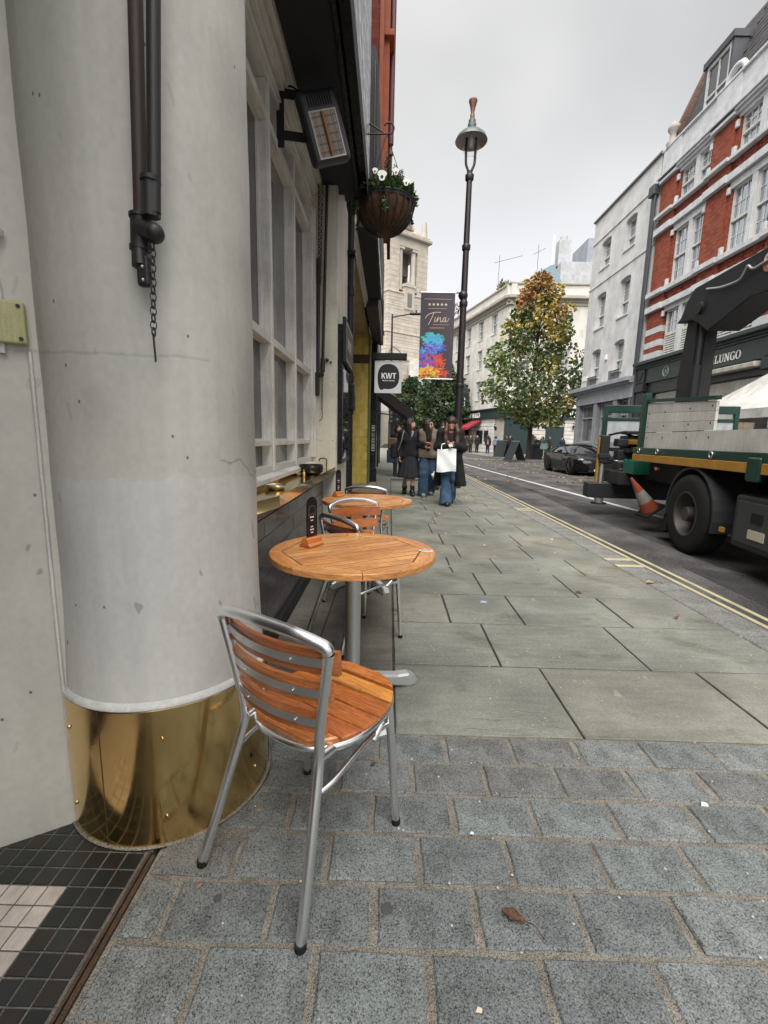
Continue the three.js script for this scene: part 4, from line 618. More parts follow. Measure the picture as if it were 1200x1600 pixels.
function sash(F, a0, a1, y0, y1, o = {}) {
  const { arch = 0, cols = 2, up = 2, lo = 2, d = 0.16, fm = M.paint, gm = M.glassSky, fw = 0.06, mid = 0.5, sill = true } = o, gs = [];
  const ym = lerp(y0, y1, mid), t = fw;
  gs.push(fb(F, a0, a0 + t, y0, y1, -d - 0.06, -d + 0.03), fb(F, a1 - t, a1, y0, y1, -d - 0.06, -d + 0.03), fb(F, a0 + t, a1 - t, y1 - t - arch * 0.5, y1, -d - 0.06, -d + 0.03), fb(F, a0 + t, a1 - t, y0, y0 + t * 1.2, -d - 0.06, -d + 0.025), fb(F, a0 + t, a1 - t, ym - 0.035, ym + 0.035, -d - 0.06, -d + 0.045));
  for (let c = 1; c < cols; c++) { const x = lerp(a0 + t, a1 - t, c / cols); gs.push(fb(F, x - 0.014, x + 0.014, ym + 0.035, y1 - t, -d - 0.045, -d - 0.005)); if (lo > 0) gs.push(fb(F, x - 0.014, x + 0.014, y0 + t, ym - 0.035, -d - 0.06, -d - 0.025)); }
  for (let r = 1; r < up; r++) { const y = lerp(ym + 0.035, y1 - t, r / up); gs.push(fb(F, a0 + t, a1 - t, y - 0.014, y + 0.014, -d - 0.045, -d - 0.006)); }
  for (let r = 1; r < lo; r++) { const y = lerp(y0 + t, ym - 0.035, r / lo); gs.push(fb(F, a0 + t, a1 - t, y - 0.014, y + 0.014, -d - 0.06, -d - 0.026)); }
  const w = mesh('window', gs, fm, F.parent);
  mesh('pane', fb(F, a0 + 0.02, a1 - 0.02, ym, y1 - 0.02, -d - 0.04, -d - 0.032), gm, w); mesh('pane', fb(F, a0 + 0.02, a1 - 0.02, y0 + 0.02, ym, -d - 0.055, -d - 0.047), gm, w);
  if (sill) mesh('sill', fb(F, a0 - 0.06, a1 + 0.06, y0 - 0.09, y0 - 0.003, -d, 0.06, 0.015), fm, w);
  return w;
}
const RX = 11.6;
{ // red brick building with white bands, green shopfront below
  const t = thing('red_brick_building', 'red brick building with white stone bands, sash windows and a slate mansard roof', 'building', [RX, 0, 15], { world: true });
  const F = facade(t, -Math.PI / 2, RX, 0), brick = mat([0.46, 0.145, 0.085], { map: 'brick', m: 1.2, roughness: 0.85 }), stone = mat([0.76, 0.78, 0.80], { map: 'grime', m: 1.2, roughness: 0.6 });
  const terra = mat([0.36, 0.08, 0.05], { map: 'brick', m: 1.2, roughness: 0.8 });
  mesh('core_wall', fb(F, -21.9, -2, 0, 13.7, -9, -0.34), brick, t);
  const per = 3.17, bays = [0, 1, 2, 3, 4];
  for (const k of bays) {
    const z = 21.75 - k * per;      // pier z..z-1.15, windows z-1.25 .. z-3.25 (as distances down the street)
    const A = (q) => -(z - q);
    for (const [y0, y1] of [[7.9, 10.28], [11.1, 12.4]]) mesh('brick_pier', [fb(F, A(0.02), A(1.1), y0, y1, -0.3, 0.0), fb(F, A(1.1), A(1.26), y0, y1, -0.32, -0.06), fb(F, A(-0.12), A(0.02), y0, y1, -0.32, -0.06)], brick, t);
    for (const [y0, y1, s] of [[4.95, 5.3, 1], [5.3, 5.52, 0], [5.52, 5.78, 1], [5.78, 6.1, 0], [6.1, 6.35, 1], [6.35, 7.05, 0]]) mesh(s ? 'stone_band' : 'brick_pier', fb(F, A(0), A(1.18), y0, y1, -0.3, s ? 0.015 : 0.0), s ? stone : brick, t);
    for (const y of [7.3, 10.55]) { const yy = y === 7.3 ? 7.72 : 10.98; mesh('spandrel', fb(F, A(0.0), A(per), y, yy, -0.3, -0.08), terra, t); mesh('spandrel_pier', fb(F, A(0.02), A(1.1), y, yy, -0.29, 0.0), brick, t);
      for (const [p, q] of [[1.35, 2.2], [2.35, 3.1]]) { mesh('spandrel_panel', fb(F, A(p), A(q), y + 0.06, yy - 0.06, -0.1, -0.045, 0.02), brick, t); for (let s = 0; s < 5; s++) { const x = lerp(p + 0.1, q - 0.1, s / 4), l = new THREE.TorusGeometry(0.075, 0.022, 5, 9, 4.4); l.rotateZ(s * 1.3); l.translate(A(x), (y + yy) / 2, -0.035); mesh('scroll_carving', F.put(l), terra, t); } } }
    for (const [p, q] of [[1.28, 2.18], [2.4, 3.3]]) {
      const a0 = A(p), a1 = A(q), rv = rnd();
      sash(F, a0, a1, 7.9, 10.05, { cols: 3, up: 2, lo: 2, d: 0.16, sill: false }); sash(F, a0, a1, 11.1, 12.3, { cols: 3, up: 2, lo: 1, d: 0.16, sill: false }); sash(F, a0, a1, 4.98, 6.88, { cols: 3, up: 2, lo: 1, d: 0.16, sill: false });
      mesh('curtain', fb(F, a0 + 0.08, a0 + 0.34, 8.0, 10.0, -0.33, -0.30), curtain, t); if (rv > 0.3) mesh('curtain', fb(F, a1 - 0.3, a1 - 0.08, 8.0, 10.0, -0.33, -0.30), curtain, t);
      for (let s = 0; s < 9; s++) mesh('shutter_slat', fb(F, a0 + 0.1, a1 - 0.1, 5.08 + s * 0.095, 5.13 + s * 0.095, -0.13, -0.115), M.paint, t);
    }
    for (const [y0, y1] of [[4.95, 7.05], [7.9, 10.28], [11.1, 12.4]]) mesh('stone_mullion', fb(F, A(2.18), A(2.4), y0, y1, -0.3, -0.04, 0.02), stone, t);
    for (const [y0, y1] of [[6.88, 7.06], [10.05, 10.28], [12.3, 12.42]]) mesh('stone_lintel', fb(F, A(1.2), A(per), y0, y1, -0.3, -0.03), stone, t);
    for (const y of [7.9, 11.1]) for (const q of [1.2, per - 0.05]) mesh('corbel', fb(F, A(q - 0.08), A(q + 0.08), y, y + 0.3, -0.05, 0.06, 0.03), stone, t);
    for (const y of [6.8, 10.0, 12.1]) for (const q of [1.2, per - 0.05]) mesh('corbel', fb(F, A(q - 0.07), A(q + 0.07), y - 0.12, y + 0.12, -0.05, 0.05, 0.03), stone, t);
    // pier projections of the bands
    for (const [y0, y1, e] of [[7.06, 7.3, 0.1], [10.3, 10.55, 0.1], [7.72, 7.9, 0.14], [10.98, 11.1, 0.14], [12.42, 12.7, 0.08]]) mesh('stone_band', fb(F, A(-0.02), A(1.16), y0 - 0.003, y1 + 0.003, -0.2, e + 0.06, 0.01), stone, t);
    mesh('parapet_pier', fb(F, A(-0.02), A(1.16), 12.71, 13.74, -0.3, 0.05), stone, t);
    if (k === 0 || k === 2) { /* one dormer per two bays */
      const D = A(1.55), E = A(2.85), dm = mesh('dormer', [fb(F, D - 0.12, D, 13.9, 15.75, -2.2, -0.42), fb(F, E, E + 0.12, 13.9, 15.75, -2.2, -0.42), fb(F, D - 0.16, E + 0.16, 15.75, 15.98, -2.4, -0.36)], mat([0.07, 0.075, 0.095], { roughness: 0.5, map: 'grime', m: 1 }), t);
      mesh('dormer_frame', [fb(F, D, D + 0.1, 14.0, 15.75, -0.55, -0.44), fb(F, E - 0.1, E, 14.0, 15.75, -0.55, -0.44), fb(F, D + 0.1, E - 0.1, 15.62, 15.75, -0.55, -0.44), fb(F, D + 0.1, E - 0.1, 14.0, 14.12, -0.55, -0.44), fb(F, (D + E) / 2 - 0.03, (D + E) / 2 + 0.03, 14.12, 15.62, -0.55, -0.46), fb(F, D + 0.1, E - 0.1, 14.55, 14.62, -0.54, -0.45)], M.white, dm);
      mesh('pane', fb(F, D + 0.05, E - 0.05, 14.05, 15.7, -0.53, -0.50), M.glass, dm); }
  }
  for (const [y0, y1, e] of [[7.06, 7.3, 0.1], [10.3, 10.55, 0.1], [7.72, 7.9, 0.13], [10.98, 11.1, 0.13], [12.42, 12.52, 0.06], [12.52, 12.62, 0.14], [12.62, 12.7, 0.2]]) mesh('stone_band', fb(F, -21.88, -5.9, y0, y1, -0.3, e, 0.012), stone, t);
  mesh('parapet', fb(F, -21.88, -5.9, 12.7, 13.7, -0.32, 0.0), stone, t); mesh('coping', fb(F, -21.9, -5.9, 13.7, 13.8, -0.36, 0.08, 0.03), stone, t);
  // mansard roof with real courses of slates near enough to count as strips
  const slate = [[0.06, 0.056, 0.06], [0.05, 0.05, 0.056], [0.075, 0.062, 0.06]].map((c) => mat(c, { map: 'grime', m: 0.4, roughness: 0.6 }));
  mesh('mansard', F.put(extrude([[-0.36, 13.8], [-1.5, 16.9], [-6, 16.9], [-6, 13.8]].map(([z, y]) => [z, y]), 15.9).rotateY(-Math.PI / 2).translate(-5.9, 0, 0)), slate[0], t);
  for (let r = 0; r < 15; r++) { const y = 13.85 + r * 0.2, z = -0.36 - (y - 13.8) * 1.14 / 3.1; mesh('slate_course', F.put(new THREE.BoxGeometry(15.8, 0.21, 0.03).rotateX(-0.36).translate(-13.8, y + 0.1, z + 0.012)), slate[r % 3], t); }
  { const sg = new THREE.BoxGeometry(0.285, 0.34, 0.022); for (let r = 0; r < 13; r++) for (let k = 0; k < 15; k++) { const a = -18.6 + k * 0.3 + (r % 2) * 0.15, y = 13.92 + r * 0.225, z = -0.36 - (y - 13.8) * 1.14 / 3.1; mesh('roof_slate', F.put(sg.clone().rotateX(-0.39).translate(a, y + 0.1, z + 0.04 + rr(0, 0.008))), slate[Math.floor(rnd() * 3)], t); } }
  mesh('chimney_stack', fb(F, -21.9, -21.2, 13.7, 16.6, -3.4, -1.5), brick, t);
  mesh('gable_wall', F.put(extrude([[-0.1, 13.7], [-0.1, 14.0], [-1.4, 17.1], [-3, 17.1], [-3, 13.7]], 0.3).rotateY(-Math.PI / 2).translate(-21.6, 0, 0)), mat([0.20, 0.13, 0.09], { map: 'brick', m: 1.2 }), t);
  mesh('finial', [F.put(latheAt([[0.2, 13.7], [0.24, 13.9], [0.14, 14.05], [0.12, 14.25], [0.22, 14.4], [0.22, 14.55], [0.0, 14.75]]).translate(-21.5, 0, -0.1))], mat([0.45, 0.42, 0.38], { map: 'grime', m: 0.5 }), t);
  const arch = new THREE.TorusGeometry(0.42, 0.1, 6, 14, Math.PI); arch.translate(-17.9, 13.8, -0.1); mesh('parapet_arch', F.put(arch), stone, t);
  // shopfront
  const green = mat([0.028, 0.045, 0.043], { roughness: 0.4, map: 'grime', m: 0.8 }), dk = mat([0.018, 0.024, 0.026], { roughness: 0.4 });
  mesh('shop_cornice', [fb(F, -21.9, -5.9, 4.7, 4.78, -0.3, 0.22, 0.01), fb(F, -21.9, -5.9, 4.78, 4.93, -0.3, 0.38, 0.03), fb(F, -21.9, -5.9, 4.62, 4.7, -0.3, 0.14, 0.01)], green, t);
  const fas = mesh('shop_fascia', fb(F, -21.9, -5.9, 3.98, 4.62, -0.3, 0.08), green, t);
  for (const a of [-21.85, -18.6, -14.55, -11.2]) { mesh('shop_pilaster', [fb(F, a, a + 0.62, 0, 3.6, -0.3, 0.12, 0.02), fb(F, a + 0.1, a + 0.5, 0.6, 3.2, -0.1, 0.15, 0.02), fb(F, a - 0.05, a + 0.67, 3.6, 3.98, -0.3, 0.2, 0.04)], dk, t); const pn = mesh('carved_panel', fb(F, a - 0.02, a + 0.64, 4.0, 4.6, 0.0, 0.15, 0.02), dk, t); for (let s = 0; s < 3; s++) { const l = new THREE.TorusGeometry(0.2 - s * 0.04, 0.03, 6, 12, Math.PI); l.rotateZ(Math.PI); l.translate(a + 0.31, 4.48 - s * 0.1, 0.15); mesh('swag', F.put(l), green, pn); } }
  for (const [a, b] of [[-21.2, -18.65], [-17.95, -14.6], [-13.9, -11.25]]) { mesh('shop_window_frame', [fb(F, a, b, 0, 0.7, -0.3, 0.0), fb(F, a, b, 3.5, 3.98, -0.3, -0.02), fb(F, a, a + 0.1, 0.7, 3.5, -0.3, 0), fb(F, b - 0.1, b, 0.7, 3.5, -0.3, 0), fb(F, a + 0.1, b - 0.1, 2.55, 2.68, -0.28, 0.02)], dk, t); mesh('pane', fb(F, a + 0.1, b - 0.1, 0.7, 3.5, -0.2, -0.19), M.clear, t); }
  mesh('awning_roll', [fb(F, -17.9, -14.7, 3.72, 3.9, 0.0, 0.3, 0.04)], mat([0.62, 0.58, 0.50], { map: 'cloth', m: 0.4 }), t);
  // bright shop interior with pale panels and warm shelves behind the glass
  const warm = mat([0.50, 0.34, 0.17], { map: 'wood', m: 1.1, roughness: 0.7 }), pale = mat([0.62, 0.58, 0.46], { map: 'cloth', m: 0.9 });
  for (let k = 0; k < 7; k++) mesh('shop_display', fb(F, -17.8 + k * 0.46, -17.8 + k * 0.46 + 0.42, 0.8, k % 2 ? 2.4 : 3.3, -0.33, -0.27), k % 3 ? warm : pale, t);
  mesh('blind', fb(F, -17.8, -14.75, 2.85, 3.45, -0.27, -0.25), pale, t); mesh('blind', fb(F, -21.1, -18.75, 1.6, 3.45, -0.27, -0.25), mat([0.20, 0.24, 0.22], { roughness: 0.7 }), t);
}
const fontSans = await new FontLoader().loadAsync('fonts/droid/droid_serif_regular.typeface.json');
const fontSerifBold = await new FontLoader().loadAsync('fonts/droid/droid_serif_bold.typeface.json');
function lettering(F, text, font, size, a, y, z, m, width, d = 0.02) { const g = new TextGeometry(text, { font, size, depth: d, curveSegments: 5 }); g.computeBoundingBox(); g.scale(width / g.boundingBox.max.x, 1, 1); g.translate(a, y, z); return mesh('lettering', F.put(g), m, F.parent); }
const offWhite = mat([0.84, 0.82, 0.77], { roughness: 0.5 });
{ const t = scene.getObjectByName('red_brick_building'), F = facade(t, -Math.PI / 2, RX, 0);
  lettering(F, 'CAPILUNGO', fontSans, 0.27, -17.6, 4.13, 0.085, offWhite, 2.0);
  const ring = new THREE.TorusGeometry(0.2, 0.016, 6, 32); ring.translate(-19.7, 4.3, 0.09); const em = mat([0.32, 0.45, 0.42], { roughness: 0.5 }); mesh('roundel', F.put(ring), em, t);
  const r2 = new THREE.TorusGeometry(0.15, 0.008, 6, 28); r2.translate(-19.7, 4.3, 0.09); mesh('roundel', F.put(r2), em, t);
  const k = new TextGeometry('K', { font: fontSans, size: 0.15, depth: 0.015, curveSegments: 4 }); k.translate(-19.755, 4.23, 0.085); mesh('lettering', F.put(k), em, t); }
{ // white rendered building
  const t = thing('white_rendered_building', 'white rendered building with arched sash windows over a grey shopfront', 'building', [RX, 0, 25.2], { world: true });
  const F = facade(t, -Math.PI / 2, RX, 0), rend = mat([0.80, 0.80, 0.80], { map: 'grime', m: 2.6, roughness: 0.8 }), grey = mat([0.33, 0.34, 0.37], { map: 'grime', m: 1, roughness: 0.6 }), trim = mat([0.42, 0.44, 0.49], { map: 'grime', m: 1, roughness: 0.55 });
  const wins = []; for (const [a, b] of [[-27.3, -26.2], [-24.7, -23.65]]) for (const [y0, y1] of [[10.85, 12.3], [7.65, 9.5], [4.92, 6.48]]) wins.push([a, b, y0, y1, 0.16]);
  wallWithHoles(F, 'front_wall', [[-28.45, 3.5], [-21.95, 3.5], [-21.95, 13.75], [-28.45, 13.75]], wins, 0.35, rend);
  mesh('core_wall', fb(F, -28.4, -21.96, 0, 13.6, -9, -0.4), grey, t); mesh('end_wall', fb(F, -28.45, -28.38, 0, 13.7, -9, -0.35), rend, t);
  for (const [a, b, y0, y1] of wins) { sash(F, a, b, y0, y1, { arch: 0.1, cols: 2, up: 2, lo: 1, d: 0.22, fw: 0.07, mid: 0.38, fm: M.paint }); mesh('curtain', fb(F, a + 0.1, b - 0.1, y0 + 0.1, lerp(y0, y1, 0.6), -0.36, -0.33), curtain, t); }
  mesh('string_course', [fb(F, -28.46, -21.95, 12.52, 12.6, -0.05, 0.05), fb(F, -28.46, -21.95, 10.05, 10.12, -0.05, 0.045)], rend, t);
  mesh('coping', fb(F, -28.5, -21.9, 13.75, 13.86, -0.5, 0.1, 0.02), mat([0.20, 0.20, 0.21], { map: 'grime', m: 1 }), t);
  mesh('roof_box', [fb(F, -26, -25.2, 13.8, 14.5, -2.2, -0.9), fb(F, -24.2, -22.4, 13.8, 14.3, -2.4, -0.5)], grey, t);
  mesh('shop_cornice', [fb(F, -28.9, -21.95, 4.2, 4.42, -0.3, 0.55, 0.03), fb(F, -28.8, -21.95, 4.12, 4.2, -0.3, 0.4, 0.02)], trim, t); mesh('shop_fascia', fb(F, -28.5, -21.95, 3.45, 4.12, -0.3, 0.2), trim, t);
  for (const a of [-28.5, -26.1, -23.9, -22.35]) mesh('shop_pilaster', fb(F, a, a + 0.4, 0, 3.45, -0.38, 0.16, 0.02), grey, t);
  for (const [a, b] of [[-28.1, -26.1], [-25.7, -23.9], [-23.5, -22.35]]) { mesh('stall_riser', fb(F, a, b, 0, 1.25, -0.38, 0.04), grey, t); sash(F, a + 0.1, b - 0.1, 1.3, 3.4, { cols: 1, up: 1, lo: 1, d: 0.1, mid: 0.66, fm: trim, gm: M.glassGrey }); }
  for (const [a, b] of [[-27.3, -26.2], [-24.7, -23.65]]) { const n = []; for (let k = 0; k <= 9; k++) n.push(fb(F, lerp(a, b, k / 9) - 0.012, lerp(a, b, k / 9) + 0.012, 4.5, 4.95, 0.12, 0.145)); n.push(fb(F, a - 0.02, b + 0.02, 4.95, 4.98, 0.1, 0.16), fb(F, a - 0.02, b + 0.02, 4.5, 4.53, 0.1, 0.16)); mesh('window_railing', n, M.iron, t); }
  mesh('street_plate', fb(F, -28.3, -27.6, 4.9, 5.15, -0.02, 0.03), offWhite, t);
  mesh('alarm_box', fb(F, -25.5, -25.3, 5.7, 5.95, 0, 0.1, 0.02), offWhite, t);
  const dp = mesh('drainpipe', [F.put(cylAt(0.07, 0.07, 0, 12.1, -22.12, -0.13, 10)), F.put(cylAt(0.06, 0.06, 0, 12.1, -21.93, -0.15, 10)), fb(F, -22.3, -21.85, 12.1, 12.55, 0.02, 0.3, 0.05)], mat([0.045, 0.05, 0.06], { roughness: 0.5 }), t);
}
{ // the pale stone pub on the far corner
  const t = thing('corner_pub_building', 'pale stone corner pub with a deep cornice and dark green lettered fascia', 'building', [13, 0, 50], { world: true });
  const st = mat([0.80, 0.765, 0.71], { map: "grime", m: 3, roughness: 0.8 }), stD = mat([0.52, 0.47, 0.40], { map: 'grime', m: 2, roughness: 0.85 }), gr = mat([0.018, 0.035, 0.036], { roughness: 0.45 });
  const A = facade(t, 0, 11, -45), B = facade(t, -1.325, 11, -45);     // A faces us, B runs away down the street
  const wa = [[1.2, 2.3, 11.4, 13.15], [4.9, 6.0, 11.4, 13.15], [1.2, 2.3, 8.0, 10.1], [4.9, 6.0, 8.0, 10.1], [1.2, 2.3, 5.2, 7.0], [4.9, 6.0, 5.2, 7.0], [8.6, 9.7, 11.4, 13.15], [8.6, 9.7, 8.0, 10.1]];
  const wb = []; for (const s of [2.4, 5.5, 8.7, 11.9, 15.1]) for (const [y0, y1] of [[11.9, 13.85], [8.9, 10.85], [5.6, 7.6]]) wb.push([-s - 1.2, -s, y0, y1]);
  wallWithHoles(A, 'front_wall', [[0, 4.4], [13, 4.4], [13, 14.2], [0, 14.2]], wa, 0.4, st); wallWithHoles(B, 'street_wall', [[-20, 4.4], [0, 4.4], [0, 14.2], [-20, 14.2]], wb, 0.4, st);
  mesh('core_wall', [A.put(new THREE.BoxGeometry(12.2, 14, 13).translate(6.9, 7, -7.4)), B.put(new THREE.BoxGeometry(19, 14, 5).translate(-10.2, 7, -3.2))], stD, t);
  for (const w of wa) sash(A, ...w, { cols: 3, up: 3, lo: 2, d: 0.2 }); for (const w of wb) sash(B, ...w, { cols: 2, up: 3, lo: 2, d: 0.2 });
  for (const [F, a, b] of [[A, -0.3, 13.2], [B, -20.2, 0.3]]) {
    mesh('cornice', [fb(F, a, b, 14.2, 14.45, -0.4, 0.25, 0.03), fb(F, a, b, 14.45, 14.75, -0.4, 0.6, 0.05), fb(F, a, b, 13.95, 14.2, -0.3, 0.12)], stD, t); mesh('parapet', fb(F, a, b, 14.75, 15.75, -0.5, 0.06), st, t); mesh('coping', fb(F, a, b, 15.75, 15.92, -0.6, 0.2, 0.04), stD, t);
    mesh('pub_fascia', fb(F, a, b, 3.5, 4.4, -0.3, 0.22), gr, t); mesh('fascia_ledge', fb(F, a, b, 4.4, 4.52, -0.3, 0.4, 0.02), gr, t);
  }
  for (let r = 0; r < 9; r++) { const y0 = 0.05 + r * 0.385; for (const [a, b] of [[3.0, 4.25], [6.1, 8.2], [10, 13]]) mesh('rusticated_block', fb(A, a, b, y0, y0 + 0.35, -0.4, 0.03, 0.02), st, t); for (const [a, b] of [[-7.2, -1.6]]) mesh('rusticated_block', fb(B, a, b, y0, y0 + 0.35, -0.4, 0.03, 0.02), st, t); }
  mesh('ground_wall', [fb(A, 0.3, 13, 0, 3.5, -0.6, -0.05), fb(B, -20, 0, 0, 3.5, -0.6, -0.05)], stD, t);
  for (const g of [fb(A, 0.2, 2.9, 0, 3.45, -0.3, 0.06), fb(A, 4.3, 6.05, 0, 2.75, -0.06, 0.01)]) mesh('doorway', g, gr, t); for (const g of [fb(A, 8.3, 9.9, 0.9, 2.6, -0.1, -0.02), fb(B, -3.9, -2.9, 1.2, 2.3, 0.0, 0.05), fb(B, -5.8, -4.2, 0.9, 2.3, 0.0, 0.05), fb(B, -19, -8, 0.2, 3.3, -0.1, 0.02)]) mesh('bar_window', g, M.glass, t);
  mesh('keystone', [fb(A, 4.95, 5.4, 2.75, 3.4, -0.1, 0.1, 0.03)], st, t);
  for (const [F, a, y] of [[A, 3.5, 2.75], [A, 6.9, 2.75], [B, -1.2, 2.6]]) mesh('wall_lantern', [F.put(new THREE.CylinderGeometry(0.1, 0.06, 0.25, 6).translate(a, y, 0.2)), F.put(new THREE.SphereGeometry(0.07, 8, 6).translate(a, y + 0.3, 0.2)), fb(F, a - 0.02, a + 0.02, y - 0.3, y + 0.05, 0.0, 0.2)], M.black, t);
  lettering(A, 'PRINCE OF WALES', fontSerifBold, 0.62, 2.2, 3.65, 0.225, offWhite, 6.3, 0.03); lettering(B, 'PRINCE OF WALES', fontSerifBold, 0.5, -9.9, 3.7, 0.225, offWhite, 5.2, 0.03);
  mesh('roof_plant', [A.put(new THREE.BoxGeometry(5, 3.4, 3).translate(8.2, 17.4, -5)), A.put(new THREE.BoxGeometry(1.2, 2.6, 1).translate(6.3, 20.2, -5)), A.put(new THREE.CylinderGeometry(0.35, 0.4, 0.6, 10).translate(6.3, 21.7, -5))], mat([0.56, 0.58, 0.60], { map: 'grime', m: 2 }), t);
  mesh('roof_plant', A.put(new THREE.BoxGeometry(6, 5.8, 4).translate(11.4, 18.6, -6)), mat([0.40, 0.43, 0.50], { map: 'grime', m: 3 }), t);
  mesh('flue', A.put(new THREE.CylinderGeometry(0.12, 0.12, 6, 8).translate(5.2, 19, -4.6)), offWhite, t);
  mesh('roof_glazing', A.put(new THREE.BoxGeometry(2.4, 2.0, 0.2).rotateZ(0.5).translate(4.2, 17.2, -3)), mat([0.20, 0.28, 0.33], { roughness: 0.3 }), t);
  mesh('aerial', [A.put(rod(new THREE.Vector3(-0.8, 15.8, -2), new THREE.Vector3(-0.8, 19, -2), 0.02)), A.put(rod(new THREE.Vector3(-1.3, 18.3, -2), new THREE.Vector3(1.4, 19.0, -2), 0.018)), A.put(rod(new THREE.Vector3(3.2, 16, -3), new THREE.Vector3(3.2, 20.4, -3), 0.02)), A.put(rod(new THREE.Vector3(2.7, 19.5, -3), new THREE.Vector3(3.9, 20.1, -3), 0.018))], M.iron, t);
  const aw = thing('red_awning', 'red fabric awning sloping out over the pub windows', 'awning', [7, 2.6, 53], { world: true }), G = facade(aw, -1.325, 11, -45);
  mesh('canopy', G.put(extrude([[0.1, 3.45], [0.1, 3.3], [1.7, 2.35], [1.72, 2.6]], 8.4, 0).rotateY(-Math.PI / 2).translate(-4.6, 0, 0)), mat([0.42, 0.03, 0.045], { roughness: 0.8, map: 'cloth', m: 1 }), aw);
  mesh('arm', [G.put(rod(new THREE.Vector3(-5, 2.7, 0.05), new THREE.Vector3(-5, 2.5, 1.6), 0.03)), G.put(rod(new THREE.Vector3(-12.6, 2.7, 0.05), new THREE.Vector3(-12.6, 2.5, 1.6), 0.03))], M.iron, aw);
  const ps = thing('pub_sign', 'dark hanging pictorial pub sign on the pale corner pub', 'sign', [9, 4.6, 50], { world: true }), H = facade(ps, -1.325, 11, -45);
  mesh('board', [H.put(new THREE.BoxGeometry(0.12, 2.0, 1.15).translate(-7.4, 5.6, 1.0)), H.put(new THREE.BoxGeometry(0.16, 0.32, 1.3).translate(-7.4, 6.8, 1.0))], gr, ps);
  const pt = canvasTex(128, 220, (c, w, h) => { c.fillStyle = '#12201f'; c.fillRect(0, 0, w, h); c.strokeStyle = '#4a5750'; c.lineWidth = 5; c.strokeRect(6, 6, w - 12, h - 12); c.fillStyle = '#cfd2cb'; c.beginPath(); c.moveTo(60, 60); c.quadraticCurveTo(82, 80, 74, 120); c.quadraticCurveTo(70, 150, 80, 170); c.lineTo(68, 172); c.quadraticCurveTo(54, 130, 62, 100); c.fill(); });
  const pg = new THREE.PlaneGeometry(1.05, 1.9).rotateY(Math.PI / 2).translate(-7.33, 5.6, 1.0); mesh('picture', H.put(pg), new THREE.MeshStandardMaterial({ map: pt, roughness: 0.5 }), ps, true);
  // planting on the roof edge
  const L = []; for (const [x, z, r, c] of [[0.2, -3, 0.7, [0.12, 0.12, 0.05]], [3.4, -3.4, 1.0, [0.12, 0.15, 0.05]], [2.6, -3, 0.8, [0.14, 0.15, 0.06]], [-3.6, -12, 1.2, [0.14, 0.07, 0.07]], [-5.6, -18, 0.5, [0.04, 0.05, 0.02]]]) for (let i = 0; i < 160; i++) L.push({ p: new THREE.Vector3(11 + x + rr(-r, r), 15.9 + rr(0, r * 1.2), -45 + z + rr(-r, r) * 0.6), d: new THREE.Vector3(rr(-1, 1), rr(0, 1.4), rr(-1, 1)), s: rr(0.2, 0.5), w: 0.25, c: jit(c) });
  const rp = thing('roof_planting', 'tufty shrubs and grasses growing along the corner pub roof edge', 'plants', [12, 15.9, 48], { world: true }); mesh('foliage', foliage(L), leafOpaque, rp); mesh('planter', [bx(10.8, 15.6, 15.76, 16.1, 47.6, 49.2)], stD, rp);
}
